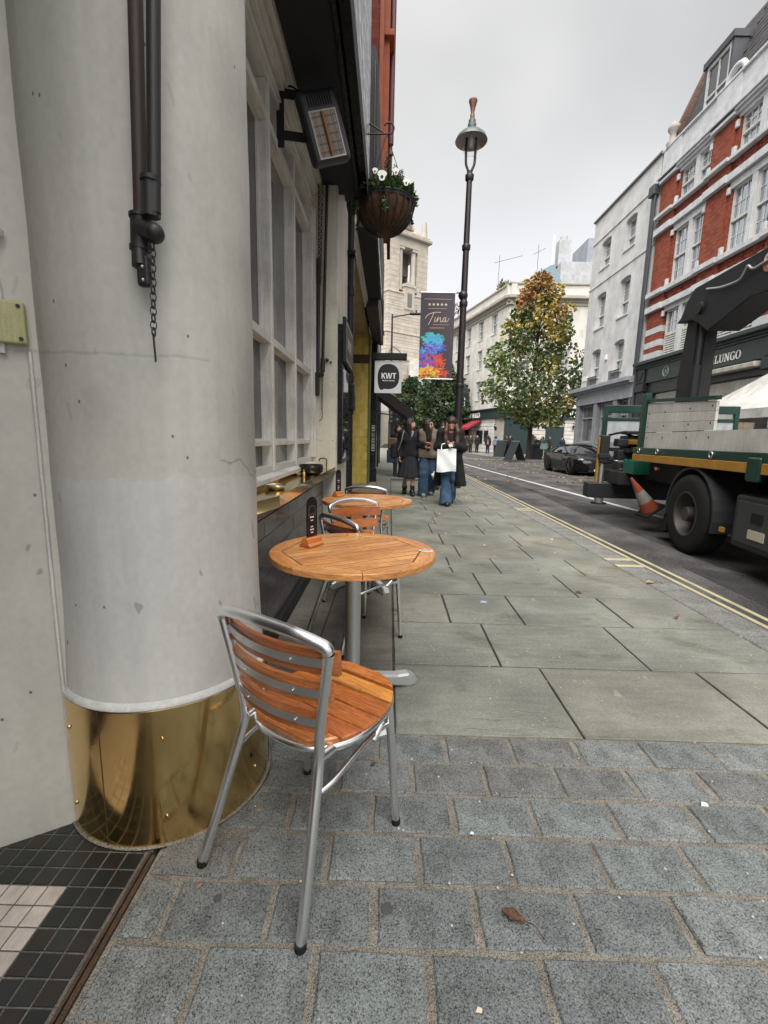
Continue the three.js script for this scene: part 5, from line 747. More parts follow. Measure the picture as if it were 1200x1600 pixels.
{ // the stone tower closing the street
  const t = thing('stone_tower', 'tall pale stone tower with open columned belfry and stepped base', 'tower', [1.5, 0, 104], { world: true });
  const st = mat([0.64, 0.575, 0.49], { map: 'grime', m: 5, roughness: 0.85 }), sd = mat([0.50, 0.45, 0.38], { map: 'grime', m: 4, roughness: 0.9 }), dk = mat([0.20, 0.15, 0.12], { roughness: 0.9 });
  const cx = 0.1, cZ = 105.5, rot = 0.62, put = (g) => { g.rotateY(rot); g.translate(cx, 0, -cZ); return g; };   // square plan turned so one corner faces us
  const blk = (h, y0, y1, e = 0.15) => put(new RoundedBoxGeometry(2 * h, y1 - y0, 2 * h, 1, e).translate(0, (y0 + y1) / 2, 0));
  // stepped shaft
  const steps = [[7.6, 0, 12.4], [7.9, 12.4, 13.2], [7.2, 13.2, 15.2], [7.0, 15.2, 17.6], [7.3, 17.6, 18.2], [6.7, 18.2, 20.6], [6.4, 20.6, 21.0], [6.2, 21.0, 23.0], [6.35, 23.0, 23.4], [5.9, 23.4, 25.4], [5.75, 25.4, 27.3], [5.55, 27.3, 29], [5.4, 29, 31.2], [5.5, 31.2, 31.6]];
  for (const [h, y0, y1] of steps) mesh('shaft_stage', blk(h, y0, y1), st, t);
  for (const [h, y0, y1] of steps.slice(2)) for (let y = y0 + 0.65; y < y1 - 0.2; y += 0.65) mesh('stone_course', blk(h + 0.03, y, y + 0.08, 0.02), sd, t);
  const h = 5.1;
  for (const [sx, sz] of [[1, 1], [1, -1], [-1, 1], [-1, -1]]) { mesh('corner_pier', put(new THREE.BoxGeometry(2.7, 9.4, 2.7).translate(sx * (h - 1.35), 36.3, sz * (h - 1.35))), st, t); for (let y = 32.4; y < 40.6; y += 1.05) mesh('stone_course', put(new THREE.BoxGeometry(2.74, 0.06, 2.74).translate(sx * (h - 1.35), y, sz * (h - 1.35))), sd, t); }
  for (let f = 0; f < 4; f++) for (const s of [-1, 1]) { const g = [new THREE.CylinderGeometry(0.52, 0.58, 7.6, 14).translate(s * 1.75, 36.4, h - 0.8), new THREE.BoxGeometry(1.45, 0.5, 1.45).translate(s * 1.75, 40.4, h - 0.8), new THREE.BoxGeometry(1.4, 0.4, 1.4).translate(s * 1.75, 32.4, h - 0.8)]; mesh('column', g.map((q) => put(q.rotateY(f * Math.PI / 2))), st, t); }
  for (let f = 0; f < 4; f++) { mesh('aedicule', [new THREE.BoxGeometry(2.6, 4.6, 1.4), new THREE.BoxGeometry(3.1, 0.5, 1.7).translate(0, 2.4, 0), extrude([[-1.5, 2.6], [1.5, 2.6], [0, 3.4]], 1.2).translate(0, 0, -0.6)].map((q) => put(q.translate(0, 30.6, h - 0.1).rotateY(f * Math.PI / 2))), st, t); mesh('window', put(new THREE.BoxGeometry(1.1, 2.6, 0.2).translate(0, 30.2, h + 0.62).rotateY(f * Math.PI / 2)), M.glassGrey, t); }
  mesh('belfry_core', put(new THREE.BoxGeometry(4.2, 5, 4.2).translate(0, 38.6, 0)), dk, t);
  mesh('entablature', [blk(h + 0.02, 40.6, 42.4, 0.1)], st, t); mesh('cornice', [blk(h + 0.7, 42.4, 43.1, 0.2), blk(h + 0.3, 43.1, 43.6, 0.15)], sd, t);
  mesh('roof_stage', [put(new THREE.CylinderGeometry(0.9, 6.1, 6.4, 4, 1).rotateY(Math.PI / 4).translate(0, 46.8, 0))], st, t);
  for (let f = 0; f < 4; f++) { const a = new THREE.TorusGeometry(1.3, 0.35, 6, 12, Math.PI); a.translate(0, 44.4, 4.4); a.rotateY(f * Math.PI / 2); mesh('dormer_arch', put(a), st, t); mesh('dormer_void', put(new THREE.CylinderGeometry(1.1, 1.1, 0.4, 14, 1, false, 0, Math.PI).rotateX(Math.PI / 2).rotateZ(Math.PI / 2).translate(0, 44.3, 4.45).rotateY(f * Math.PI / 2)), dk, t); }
  for (const [sx, sz] of [[1, 1], [1, -1], [-1, 1], [-1, -1]]) mesh('acroterion', put(new THREE.CylinderGeometry(0.5, 0.75, 3.4, 8).translate(sx * 4.4, 45.0, sz * 4.4)), st, t);
  mesh('finial', put(new THREE.ConeGeometry(0.7, 2, 8).translate(0, 51, 0)), st, t);
  mesh('door_leaf', put(new THREE.BoxGeometry(2.2, 5, 0.3).translate(-5, 2.5, 7.75)), M.black, t);
}
{ // pale wings beside the tower
  const st = mat([0.66, 0.62, 0.55], { map: 'grime', m: 4, roughness: 0.85 });
  const t = thing('stone_hall', 'pale stone hall with dark doors standing beside the tower foot', 'building', [-6, 0, 62], { world: true });
  mesh('wall', [bx(-20, -1.3, 0, 11.5, 60, 92)], st, t); mesh('cornice', bx(-20, -0.9, 11.5, 12.2, 59.6, 92), st, t);
  for (const [x0, x1, y1] of [[-2.6, -1.9, 4.4], [-4.6, -3.2, 4.4]]) mesh('door', bx(x0, x1, 0.01, y1, 59.9, 60), M.black, t);
  const u = thing('far_stone_block', 'pale stone block seen between the dark green trees and the banner', 'building', [7, 0, 95], { world: true }); mesh('wall', bx(3.5, 11.5, 0, 16.5, 92, 112), mat([0.68, 0.66, 0.62], { map: 'grime', m: 4 }), u);
  for (let k = 0; k < 4; k++) for (const y of [3, 7, 11]) mesh('window', bx(4.4 + k * 1.8, 5.2 + k * 1.8, y, y + 2.2, 91.9, 91.99), M.glass, u);
}
// ================================================================ street lamp with banner, signals, small street furniture
{
  const x = 1.75, Z = 11.9, t = thing('street_lamp', 'tall black street lamp with a dish hood and copper finial', 'street lamp', [x, 0, Z]);
  const bl = mat([0.028, 0.022, 0.026], { roughness: 0.42, map: 'grime', m: 0.5 });
  mesh('base', latheAt([[0.16, 0], [0.16, 0.06], [0.145, 0.1], [0.142, 1.25], [0.13, 1.33], [0.1, 1.4]]), bl, t);
  mesh('pole', latheAt([[0.1, 1.38], [0.092, 2.2], [0.082, 4.5], [0.074, 5.9], [0.066, 7.5], [0.066, 7.58]]), bl, t);
  for (const y of [2.62, 4.6, 5.9, 7.45]) mesh('collar', latheAt([[0.07, y - 0.08], [0.1, y - 0.05], [0.105, y + 0.05], [0.07, y + 0.08]]), bl, t);
  for (const s of [-1, 1]) mesh('fork_arm', tube([[0.0, 7.5], [0.05 * s, 7.62], [0.10 * s, 7.75], [0.11 * s, 8.0], [0.11 * s, 8.3]].map(([a, b]) => new THREE.Vector3(a, b, 0)), 0.03, 8, 30), bl, t);
  mesh('hood', latheAt([[0.02, 8.46], [0.1, 8.45], [0.24, 8.40], [0.34, 8.31], [0.378, 8.225], [0.373, 8.215], [0.33, 8.295], [0.23, 8.38], [0.02, 8.43]], 0, 0, 36), mat([0.09, 0.11, 0.10], { roughness: 0.4 }), t);
  mesh('reflector', latheAt([[0.02, 8.425], [0.22, 8.375], [0.32, 8.295], [0.368, 8.217]], 0, 0, 36), mat([0.45, 0.43, 0.40], { roughness: 0.5, side: THREE.DoubleSide }), t);
  mesh('globe', latheAt([[0.2, 8.33], [0.205, 8.15], [0.17, 8.0], [0.1, 7.93], [0.02, 7.91]], 0, 0, 28), M.clear, t);
  mesh('lamp_bulb', cylAt(0.04, 0.05, 8.1, 8.34), M.paint, t);
  mesh('chimney', latheAt([[0.1, 8.49], [0.1, 8.58], [0.075, 8.6], [0.085, 8.66], [0.06, 8.68]]), mat([0.06, 0.09, 0.09], { roughness: 0.5 }), t);
  mesh('finial', latheAt([[0.05, 8.67], [0.055, 8.76], [0.04, 8.82], [0.06, 8.93], [0.1, 9.06], [0.095, 9.09], [0, 9.08]]), mat([0.20, 0.10, 0.075], { roughness: 0.55, metalness: 0.3 }), t);
  mesh('banner_arm', [rod(new THREE.Vector3(-1.1, 4.86, 0), new THREE.Vector3(0, 4.86, 0), 0.016), rod(new THREE.Vector3(-1.06, 2.78, 0), new THREE.Vector3(0, 2.78, 0), 0.016), new THREE.SphereGeometry(0.12, 10, 8).translate(-0.02, 4.8, 0)], bl, t);
  const tx = canvasTex(400, 960, (c, w, h) => {
    const gr = c.createLinearGradient(0, 0, 0, h); gr.addColorStop(0, '#4a434c'); gr.addColorStop(1, '#38323c'); c.fillStyle = '#433c46'; c.fillRect(0, 0, w, h);
    c.fillStyle = '#a89a86'; c.fillRect(40, 68, 320, 5); c.fillRect(90, 172, 220, 5);
    for (let k = 0; k < 5; k++) { c.fillStyle = '#d8cfbd'; c.beginPath(); for (let i = 0; i < 10; i++) { const a = -Math.PI / 2 + i * Math.PI / 5, r = i % 2 ? 8 : 20; c.lineTo(104 + k * 48 + Math.cos(a) * r, 130 + Math.sin(a) * r); } c.fill(); }
    c.strokeStyle = '#dcc3a6'; c.lineCap = 'round'; c.lineWidth = 7; c.beginPath(); c.moveTo(62, 282); c.bezierCurveTo(70, 235, 150, 208, 236, 216); c.stroke(); c.beginPath(); c.moveTo(158, 222); c.bezierCurveTo(140, 270, 110, 330, 96, 350); c.stroke();
    c.lineWidth = 6; c.beginPath(); c.moveTo(178, 270); c.bezierCurveTo(168, 300, 160, 322, 176, 320); c.bezierCurveTo(190, 316, 202, 280, 208, 270); c.bezierCurveTo(204, 295, 198, 315, 196, 324); c.bezierCurveTo(210, 290, 232, 265, 240, 276); c.bezierCurveTo(240, 295, 228, 326, 244, 322); c.bezierCurveTo(262, 314, 270, 280, 290, 272); c.bezierCurveTo(262, 276, 256, 328, 276, 322); c.bezierCurveTo(292, 312, 298, 286, 302, 274); c.bezierCurveTo(296, 300, 290, 326, 306, 320); c.bezierCurveTo(322, 312, 330, 296, 338, 282); c.stroke();
    c.fillStyle = '#b9a58c'; c.fillRect(150, 350, 190, 4); c.fillRect(120, 385, 170, 6);
    // loose bright paint strokes
    const cols = ['#e8c63a', '#f0a83c', '#e0502f', '#c8357c', '#8a4cc0', '#2f6fd0', '#4aa7e8', '#4cc3b0', '#d94040']; let s = 5; const R = () => { s = (s * 16807) % 2147483647; return s / 2147483647; };
    for (let i = 0; i < 420; i++) { const u = R(), v = R(), y = 470 + v * 490, x = u * (w - 40) * (0.45 + 0.5 * v) + (v < 0.35 ? 70 : 0); let k = v > 0.75 ? (R() < 0.8 ? R() * 2 : 2) : v > 0.45 ? 2 + R() * 4 : v > 0.2 ? 4 + R() * 3 : 6 + R() * 2; if (u > 0.75 && v > 0.5) k = 2 + R(); c.strokeStyle = cols[Math.floor(k)]; c.lineWidth = 5 + R() * 16; c.globalAlpha = 0.8; c.beginPath(); c.moveTo(x, y); c.quadraticCurveTo(x + 30 - R() * 60, y - 40 * R(), x + 60 - R() * 120, y - 50 + R() * 60); c.stroke(); }
    c.globalAlpha = 1; });
  const b = thing('street_banner', 'dark vertical street banner with gold stars, script lettering and bright paint strokes', 'banner', [1.2, 2.8, Z]);
  const cl = new THREE.PlaneGeometry(0.85, 2.06, 10, 20), p = cl.attributes.position; for (let i = 0; i < p.count; i++) p.setZ(i, 0.012 * Math.sin(p.getX(i) * 6 + p.getY(i) * 2.2)); cl.computeVertexNormals(); cl.translate(-0.09, 1.02, 0.02);
  const bm = new THREE.MeshStandardMaterial({ map: tx, roughness: 0.65, side: THREE.DoubleSide }); mesh('printed_cloth', cl, bm, b, true);
  for (const y of [2.055, -0.02]) mesh('hem_pole', rod(new THREE.Vector3(-0.53, y, 0.01), new THREE.Vector3(0.36, y, 0.01), 0.014), M.aluDull, b);
}
{ const t = thing('road_lamp_post', 'slim dark road lamp with a long arm, in front of the tower', 'street lamp', [-0.05, 0, 35], { world: true });
  mesh('pole', cylAt(0.11, 0.07, 0, 10.3, -0.05, 35, 10), M.iron, t); mesh('arm', rod(V(-0.05, 10.1, 35), V(1.3, 10.35, 35), 0.05), M.iron, t); mesh('lamp_head', rb(1.2, 2.2, 10.28, 10.42, 34.85, 35.15, 0.05), M.blackMatt, t); mesh('sensor', cylAt(0.06, 0.06, 10.42, 10.6, 1.7, 35, 8), M.blackMatt, t); }
{ const t = thing('traffic_signal', 'black traffic signal head on a post by the crossing', 'traffic light', [0.25, 0, 28], { world: true });
  mesh('post', cylAt(0.06, 0.06, 0, 3.1, 0.22, 28, 10), M.iron, t); mesh('head', [rb(-0.10, 0.16, 2.15, 3.0, 27.9, 28.15, 0.03), rb(0.28, 0.54, 2.15, 2.95, 27.9, 28.15, 0.03)], M.blackMatt, t);
  for (const [x, y] of [[0.03, 2.8], [0.03, 2.55], [0.03, 2.3], [0.41, 2.7], [0.41, 2.4]]) mesh('lens', cylAt(0.075, 0.075, -0.02, 0.02, 0, 0, 14).rotateX(Math.PI / 2).translate(x, y, -27.88), mat([0.12, 0.12, 0.11], { roughness: 0.3 }), t);
  mesh('sign_plate', bx(-0.62, -0.2, 2.9, 3.5, 27.95, 27.97), offWhite, t); }
{ const t = thing('wall_lanterns', 'pair of black globe lanterns on a short post outside the stone hall', 'lantern', [1.4, 0, 40], { world: true }); mesh('post', cylAt(0.07, 0.05, 0, 2.4, 1.0, 40, 8), M.iron, t); for (const s of [-1, 1]) mesh('lantern', [latheAt([[0.02, 2.35], [0.13, 2.5], [0.16, 2.75], [0.05, 2.95], [0.02, 3.1]], 1.0 + s * 0.4, 40, 8), rod(V(1.0, 2.3, 40), V(1.0 + s * 0.4, 2.35, 40), 0.025)], M.iron, t); }
for (const [X, Z, turn, h, lab] of [[8.35, 30.3, 0.35, 1.25, 'dark pavement A-board standing nearest the tree trunk'], [9.0, 36.5, 0.9, 1.3, 'dark pavement A-board leaning wide beside the drinkers']]) {
  const t = thing('a_board', lab, 'A-board', [X, 0, Z], { turn, group: 'pavement A-boards' });
  for (const s of [-1, 1]) { const b = new RoundedBoxGeometry(0.9, h * 1.06, 0.05, 1, 0.015); b.translate(0, h * 0.53, 0); b.rotateX(s * 0.42); b.translate(0, 0, -s * 0.44 * h * 0.98 * -1 * -1 + s * 0.0); b.translate(0, 0, s * -0.0); mesh('panel', b.rotateY(Math.PI / 2), mat([0.012, 0.016, 0.018], { roughness: 0.75 }), t); }
  mesh('frame_edge', [rod(new THREE.Vector3(0, h, 0.45), new THREE.Vector3(0, h, -0.45), 0.03)], mat([0.14, 0.16, 0.16], { roughness: 0.5 }), t);
}
{ const t = thing('litter_bin', 'dark domed litter bin beside the autumn tree', 'litter bin', [10.55, 0, 32.6]); mesh('drum', latheAt([[0.36, 0], [0.38, 0.05], [0.38, 1.0], [0.4, 1.05]], 0, 0, 20), M.blackMatt, t); mesh('dome', latheAt([[0.4, 1.05], [0.38, 1.2], [0.25, 1.36], [0, 1.42]], 0, 0, 20), mat([0.06, 0.062, 0.064], { roughness: 0.35 }), t); mesh('poster', new THREE.BoxGeometry(0.5, 0.4, 0.02).translate(0.35, 0.95, 0.36), mat([0.35, 0.55, 0.52]), t); }
{ // white parasol of the restaurant across the road
  const t = thing('parasol', 'large white canvas parasol outside the green shopfront', 'parasol', [10.9, 0, 12.3]);
  const wt = mat([0.72, 0.71, 0.67], { roughness: 0.85, map: 'cloth', m: 0.8, side: THREE.DoubleSide });
  const c = new THREE.ConeGeometry(2.45, 1.55, 4, 6, true); c.rotateY(Math.PI / 4); c.translate(0, 2.98, 0); mesh('canopy', c, wt, t);
  mesh('valance', [new THREE.BoxGeometry(3.46, 0.24, 0.012).translate(0, 2.09, 1.73), new THREE.BoxGeometry(3.46, 0.24, 0.012).translate(0, 2.09, -1.73), new THREE.BoxGeometry(0.012, 0.24, 3.46).translate(-1.73, 2.09, 0), new THREE.BoxGeometry(0.012, 0.24, 3.46).translate(1.73, 2.09, 0)], wt, t);
  mesh('pole', cylAt(0.04, 0.04, 0, 3.75), M.aluDull, t); mesh('base', cylAt(0.4, 0.36, 0, 0.12), M.castAlu, t);
}
// ================================================================ the flatbed lorry with a folded crane
{
  const t = thing('crane_lorry', 'dark green flatbed lorry with a folded black loader crane and worn grey side boards', 'lorry', [4.03, ROAD, 7.6], { turn: -0.139 });
  const gm = mat([0.012, 0.055, 0.04], { roughness: 0.35, map: 'grime', m: 0.6 }), dark = mat([0.016, 0.017, 0.019], { roughness: 0.55, map: 'grime', m: 0.4 }), chassis = mat([0.014, 0.014, 0.015], { roughness: 0.7 }), amber = mat([0.52, 0.26, 0.03], { roughness: 0.5, map: 'grime', m: 0.5 }), board = [[0.70, 0.675, 0.64], [0.74, 0.71, 0.67], [0.64, 0.62, 0.60]].map((c) => mat(c, { map: 'grime', bump: 'woodBump', bs: 0.0008, m: 1.3, roughness: 0.65 }));
  const B = (n, x0, x1, y0, y1, z0, z1, m, r = 0, par = t) => { const g = r ? new RoundedBoxGeometry(x1 - x0, y1 - y0, z1 - z0, 1, r) : new THREE.BoxGeometry(x1 - x0, y1 - y0, z1 - z0); g.translate((x0 + x1) / 2, (y0 + y1) / 2, (z0 + z1) / 2); return mesh(n, g, m, par); };
  const v = (x, y, z) => new THREE.Vector3(x, y, z);
  B('chassis_rail', 0.75, 0.95, 0.78, 1.08, -1.7, 7, chassis); B('chassis_rail', 1.5, 1.7, 0.78, 1.08, -1.7, 7, chassis);
  B('deck', 0.02, 2.43, 1.2, 1.27, 0.12, 5.2, board[1]); B('deck_edge', -0.01, 0.06, 1.19, 1.295, 0.1, 5.2, gm, 0.01); B('reflective_strip', -0.016, 0.05, 1.085, 1.19, 0.1, 3.05, amber, 0.006); B('reflective_strip', -0.016, 0.05, 1.085, 1.19, 3.28, 5.2, amber, 0.006); B('rear_edge', 0.06, 2.44, 1.08, 1.29, 0.06, 0.12, gm, 0.008);
  B('stake_pocket', -0.03, 0.06, 1.0, 1.25, 3.06, 3.27, gm, 0.03); for (const z of [0.35, 1.0, 2.4, 3.9]) { const h = new THREE.TorusGeometry(0.035, 0.009, 6, 14); h.rotateY(Math.PI / 2); h.translate(-0.018, 1.245, z); mesh('lashing_ring', h, M.steel, t); }
  // side boards: planks, lower towards the front
  const plank = (z0, z1, a0, a1, b0, b1, m, x = 0.075) => { const g = extrude([[z0, a0], [z1, b0], [z1, b1], [z0, a1]], 0.03); g.rotateY(-Math.PI / 2); g.translate(x + 0.03, 0, 0); return mesh('side_plank', g, m, t); };
  const top = (z) => 2.02 - (z - 0.2) * 0.062, bot = 1.285;
  for (let k = 0; k < 3; k++) { const lo = 1.53, f = (z, i) => lo + (top(z) - 0.03 - lo) * i / 3; plank(0.28, 2.2, f(0.28, k) + 0.004, f(0.28, k + 1), f(2.2, k) + 0.004, f(2.2, k + 1), board[k]); plank(3.12, 5.1, f(3.12, k) + 0.004, f(3.12, k + 1), f(5.1, k) + 0.004, f(5.1, k + 1), board[(k + 1) % 3]); }
  plank(0.28, 5.1, bot, 1.525, bot, 1.525, board[0]);
  for (const z of [0.36, 0.9, 1.6, 2.12, 3.2, 4.2]) for (const y of [1.45, 1.62, 1.82]) { const s = new THREE.SphereGeometry(0.014, 8, 5); s.scale(0.4, 1, 1); s.translate(0.073, y, z); mesh('bolt', s, M.rust, t); }
  mesh('board_capping', [bar(v(0.085, top(0.2) + 0.01, 0.2), v(0.085, top(2.22) + 0.01, 2.22), 0.05, 0.045), bar(v(0.085, top(3.1) + 0.01, 3.1), v(0.085, top(5.1) + 0.01, 5.1), 0.05, 0.045)], gm, t);
  B('corner_post', 0.03, 0.13, 1.2, 2.14, 0.12, 0.26, gm, 0.01);
  plank(0.3, 5.1, bot, 1.95, bot, 1.8, board[2], 2.36); for (const z of [1.9, 2.9, 3.9]) B('far_post', 2.3, 2.36, 1.28, 2.0, z, z + 0.12, gm);
  B('white_panel', 2.28, 2.30, 1.45, 1.8, 2.0, 2.9, M.white);
  mesh('handrail', tube([v(0.9, 1.3, 2.45), v(0.9, 1.85, 2.45), v(0.9, 1.9, 2.52), v(0.9, 1.9, 3.4)], 0.022, 8, 40), mat([0.50, 0.17, 0.05], { roughness: 0.5 }), t);
  B('valve_block', 1.4, 1.9, 1.4, 1.85, 2.9, 3.4, dark, 0.02); for (let k = 0; k < 6; k++) mesh('lever', rod(v(1.38, 1.85, 2.95 + k * 0.08), v(1.36, 2.0, 2.97 + k * 0.08), 0.012), dark, t);
  mesh('pipe', rod(v(0.7, 1.42, 2.2), v(0.7, 1.42, 3.4), 0.07), M.blackMatt, t);
  // tail frame with pale panel
  B('tail_frame', 0.0, 2.44, 1.95, 2.1, -1.66, -1.58, gm, 0.01); B('tail_frame', 0.0, 0.08, 1.25, 1.95, -1.66, -1.58, gm, 0.01); B('tail_frame', 2.36, 2.44, 1.25, 1.95, -1.66, -1.58, gm, 0.01); B('tail_frame', 0.08, 2.36, 1.80, 1.86, -1.65, -1.59, gm, 0.01); B('tail_panel', 0.08, 2.36, 1.38, 1.8, -1.63, -1.61, mat([0.52, 0.55, 0.58], { roughness: 0.5, map: 'grime', m: 1 }));
  B('rear_deck', 0.1, 2.4, 1.2, 1.27, -1.66, -0.5, dark); B('tool_box', 0.2, 1.1, 1.27, 1.5, -1.2, -0.7, dark, 0.02); B('timber', 0.15, 0.9, 1.34, 1.42, -0.6, -0.2, amber, 0.01); B('timber', 0.2, 0.95, 1.22, 1.3, -0.6, -0.15, mat([0.52, 0.36, 0.20], { map: 'wood', m: 0.8 }), 0.01);
  for (let k = 0; k < 10; k++) B('crate_slat', 0.12 + k * 0.075, 0.165 + k * 0.075, 0.86, 1.08, -0.62, -0.58, mat([0.02, 0.26, 0.17], { roughness: 0.5 })); B('crate', 0.1, 0.9, 0.84, 1.06, -0.58, -0.1, mat([0.015, 0.13, 0.09], { roughness: 0.5 }));
  for (const y of [0.46, 0.53, 0.6]) B('ladder_rung', -0.05, 0.7, y, y + 0.025, -1.0, -0.96, M.white); B('under_box', -0.02, 1.6, 0.62, 0.86, -1.2, -0.4, chassis, 0.02); mesh('hose', tube([v(-0.1, 1.5, -0.9), v(0.1, 1.55, -0.8), v(0.3, 1.48, -0.7), v(0.5, 1.6, -0.5)], 0.02, 6, 24), M.rubber, t);
  // stabiliser
  B('stabiliser_beam', -0.42, 2.86, 0.34, 0.62, -1.06, -0.76, dark, 0.02); const leg = mesh('stabiliser_leg', [rod(v(-0.16, 0.3, -0.9), v(-0.16, 1.05, -0.9), 0.055), rod(v(-0.16, 0.24, -0.9), v(-0.16, 0.4, -0.9), 0.085, 0.085, 12)], M.aluDull, t); B('leg_housing', -0.24, -0.08, 0.98, 1.5, -0.99, -0.81, dark, 0.02); B('leg_collar', -0.26, -0.06, 1.08, 1.16, -1.01, -0.79, chassis, 0.01); B('leg_stripe', -0.262, -0.225, 0.5, 1.46, -0.95, -0.87, amber, 0.01); for (const [a, b, c, d] of [[0.0, 0.5, 1.05, 1.24], [0.02, 0.7, 0.9, 1.02], [0.1, 0.6, 1.52, 1.58], [-0.02, 0.3, 1.3, 1.44]]) B('machinery_block', a, b, c, d, -0.85 - a * 0.3, -0.62 + a * 0.2, dark, 0.02); mesh('foot_pad', rod(v(-0.16, 0.215, -0.9), v(-0.16, 0.24, -0.9), 0.14, 0.14, 16), M.iron, leg);
  // wheels, mudguard, lockers
  const wheel = (x, z, face) => { const w = new THREE.Group(); const tyre = latheAt([[0.27, -0.14], [0.40, -0.15], [0.475, -0.135], [0.495, -0.1], [0.495, 0.1], [0.475, 0.135], [0.40, 0.15], [0.27, 0.14]], 0, 0, 40).rotateZ(Math.PI / 2).translate(x, 0.495, z); const m = mesh('wheel', tyre, M.rubber, t); mesh('rim', latheAt([[0.285, 0.14], [0.27, 0.15], [0.255, 0.13], [0.235, 0.02], [0.12, -0.06], [0.0, -0.06]].map(([r, y]) => [r, y]), 0, 0, 32).rotateZ(Math.PI / 2 * (face < 0 ? 1 : -1)).translate(x, 0.495, z), mat([0.09, 0.08, 0.075], { roughness: 0.5, metalness: 0.4, side: THREE.DoubleSide, map: 'grime', m: 0.2 }), m); const s = face; mesh('hub', [rod(v(x + s * 0.14, 0.495, z), v(x - s * 0.05, 0.495, z), 0.085, 0.12, 16), ...Array.from({ length: 10 }, (_, k) => { const a = k / 10 * 6.283; return rod(v(x + s * 0.0, 0.495 + Math.sin(a) * 0.165, z + Math.cos(a) * 0.165), v(x - s * 0.06, 0.495 + Math.sin(a) * 0.165, z + Math.cos(a) * 0.165), 0.018); })], mat([0.05, 0.03, 0.025], { roughness: 0.7 }), m); };
  wheel(0.12, 2.0, -1); wheel(2.3, 2.0, 1); wheel(0.14, 6.0, -1); wheel(2.3, 6.0, 1);
  const gp = []; for (let k = 0; k <= 16; k++) { const a = -0.25 + k / 16 * 3.55; gp.push([Math.cos(a) * 0.585, Math.sin(a) * 0.585]); } for (let k = 16; k >= 0; k--) { const a = -0.25 + k / 16 * 3.55; gp.push([Math.cos(a) * 0.555, Math.sin(a) * 0.555]); }
  mesh('mudguard', extrude(gp, 0.5).rotateY(-Math.PI / 2).translate(0.5, 0.505, 2.0), mat([0.022, 0.024, 0.026], { roughness: 0.7 }), t); B('mud_flap', 0.02, 0.5, 0.14, 0.5, 1.38, 1.4, M.rubber); mesh('mud_flap_skirt', extrude([[-0.55, 0.1], [-0.9, 0.02], [-0.62, 0.3], [-0.55, 0.45]], 0.4).rotateY(-Math.PI / 2).translate(0.42, 0.08, 2.03), M.rubber, t);
  const lk = B('locker', 0.04, 0.62, 0.3, 0.86, 2.86, 4.5, mat([0.025, 0.028, 0.03], { roughness: 0.45, map: 'grime', m: 0.4 }), 0.04); B('locker_door', 0.022, 0.045, 0.37, 0.8, 2.95, 4.4, mat([0.03, 0.034, 0.036], { roughness: 0.4 }), 0.01, lk); B('latch', 0.012, 0.024, 0.6, 0.7, 3.2, 3.36, M.rubber, 0, lk); B('number_label', 0.013, 0.023, 0.44, 0.53, 3.18, 3.42, mat([0.45, 0.42, 0.33]), 0, lk);
  B('side_marker', 0.02, 0.06, 0.98, 1.02, 0.9, 0.97, mat([0.6, 0.2, 0.12], { roughness: 0.3 })); B('marker', 0.0, 0.03, 0.42, 0.47, 2.72, 2.78, amber);
  // crane
  const cr = mat([0.014, 0.015, 0.018], { roughness: 0.6, map: 'grime', m: 0.5 });
  B('crane_base', 0.35, 1.9, 0.75, 1.5, -0.35, 0.95, dark, 0.04); const side = (pts, x0, x1, n, m) => mesh(n, extrude(pts, x1 - x0 - 0.03, 0.015).rotateY(-Math.PI / 2).translate(x1 - 0.015, 0, 0), m, t);
  side([[-0.3, 1.3], [-0.02, 1.3], [0.06, 2.4], [0.08, 3.35], [-0.2, 3.4], [-0.34, 2.4]], 0.72, 0.98, 'crane_column', cr); side([[0.0, 1.4], [0.26, 1.3], [0.26, 2.6], [0.26, 3.2], [0.1, 3.25]], 0.76, 0.94, 'inner_boom', dark);
  mesh('lift_cylinder', [rod(v(0.68, 1.35, 0.30), v(0.68, 2.55, 0.33), 0.07, 0.07, 16), rod(v(0.68, 2.5, 0.33), v(0.70, 3.2, 0.3), 0.035, 0.035, 12)], cr, t);
  side([[-0.36, 3.33], [-0.24, 3.38], [-0.1, 3.58], [0.1, 3.72], [1.43, 3.68], [2.6, 3.66], [5.4, 3.8], [5.4, 3.35], [2.4, 3.12], [1.53, 3.2], [1.0, 3.08], [0.62, 3.0], [0.46, 3.1], [0.3, 3.2], [0.1, 3.28]], 0.62, 1.06, 'main_boom', cr);
  mesh('boom_hose', tube([v(0.6, 3.6, 0.5), v(0.59, 3.5, 0.9), v(0.59, 3.46, 1.3), v(0.59, 3.58, 1.45), v(0.59, 3.5, 1.6), v(0.59, 3.52, 2.2)], 0.014, 6, 50), M.aluDull, t); const pv = new THREE.CylinderGeometry(0.09, 0.09, 0.52, 16).rotateZ(Math.PI / 2).translate(0.84, 3.38, 0.35); mesh('pivot_pin', pv, dark, t);
  const bg = new THREE.CylinderGeometry(0.12, 0.12, 0.012, 24).rotateZ(Math.PI / 2).translate(0.61, 3.5, 1.85); const badge = mesh('round_badge', bg, mat([0.45, 0.16, 0.11], { roughness: 0.5 }), t); const rg = new THREE.TorusGeometry(0.07, 0.018, 6, 20, 4.6).rotateY(Math.PI / 2).translate(0.6, 3.5, 1.85); mesh('badge_mark', rg, mat([0.62, 0.50, 0.42]), badge);
  B('work_lamp', 0.5, 0.64, 3.55, 3.7, 2.2, 2.36, mat([0.3, 0.31, 0.3], { roughness: 0.3 }), 0.02); B('work_lamp', 0.5, 0.64, 3.55, 3.7, 2.42, 2.58, mat([0.2, 0.21, 0.2], { roughness: 0.3 }), 0.02);
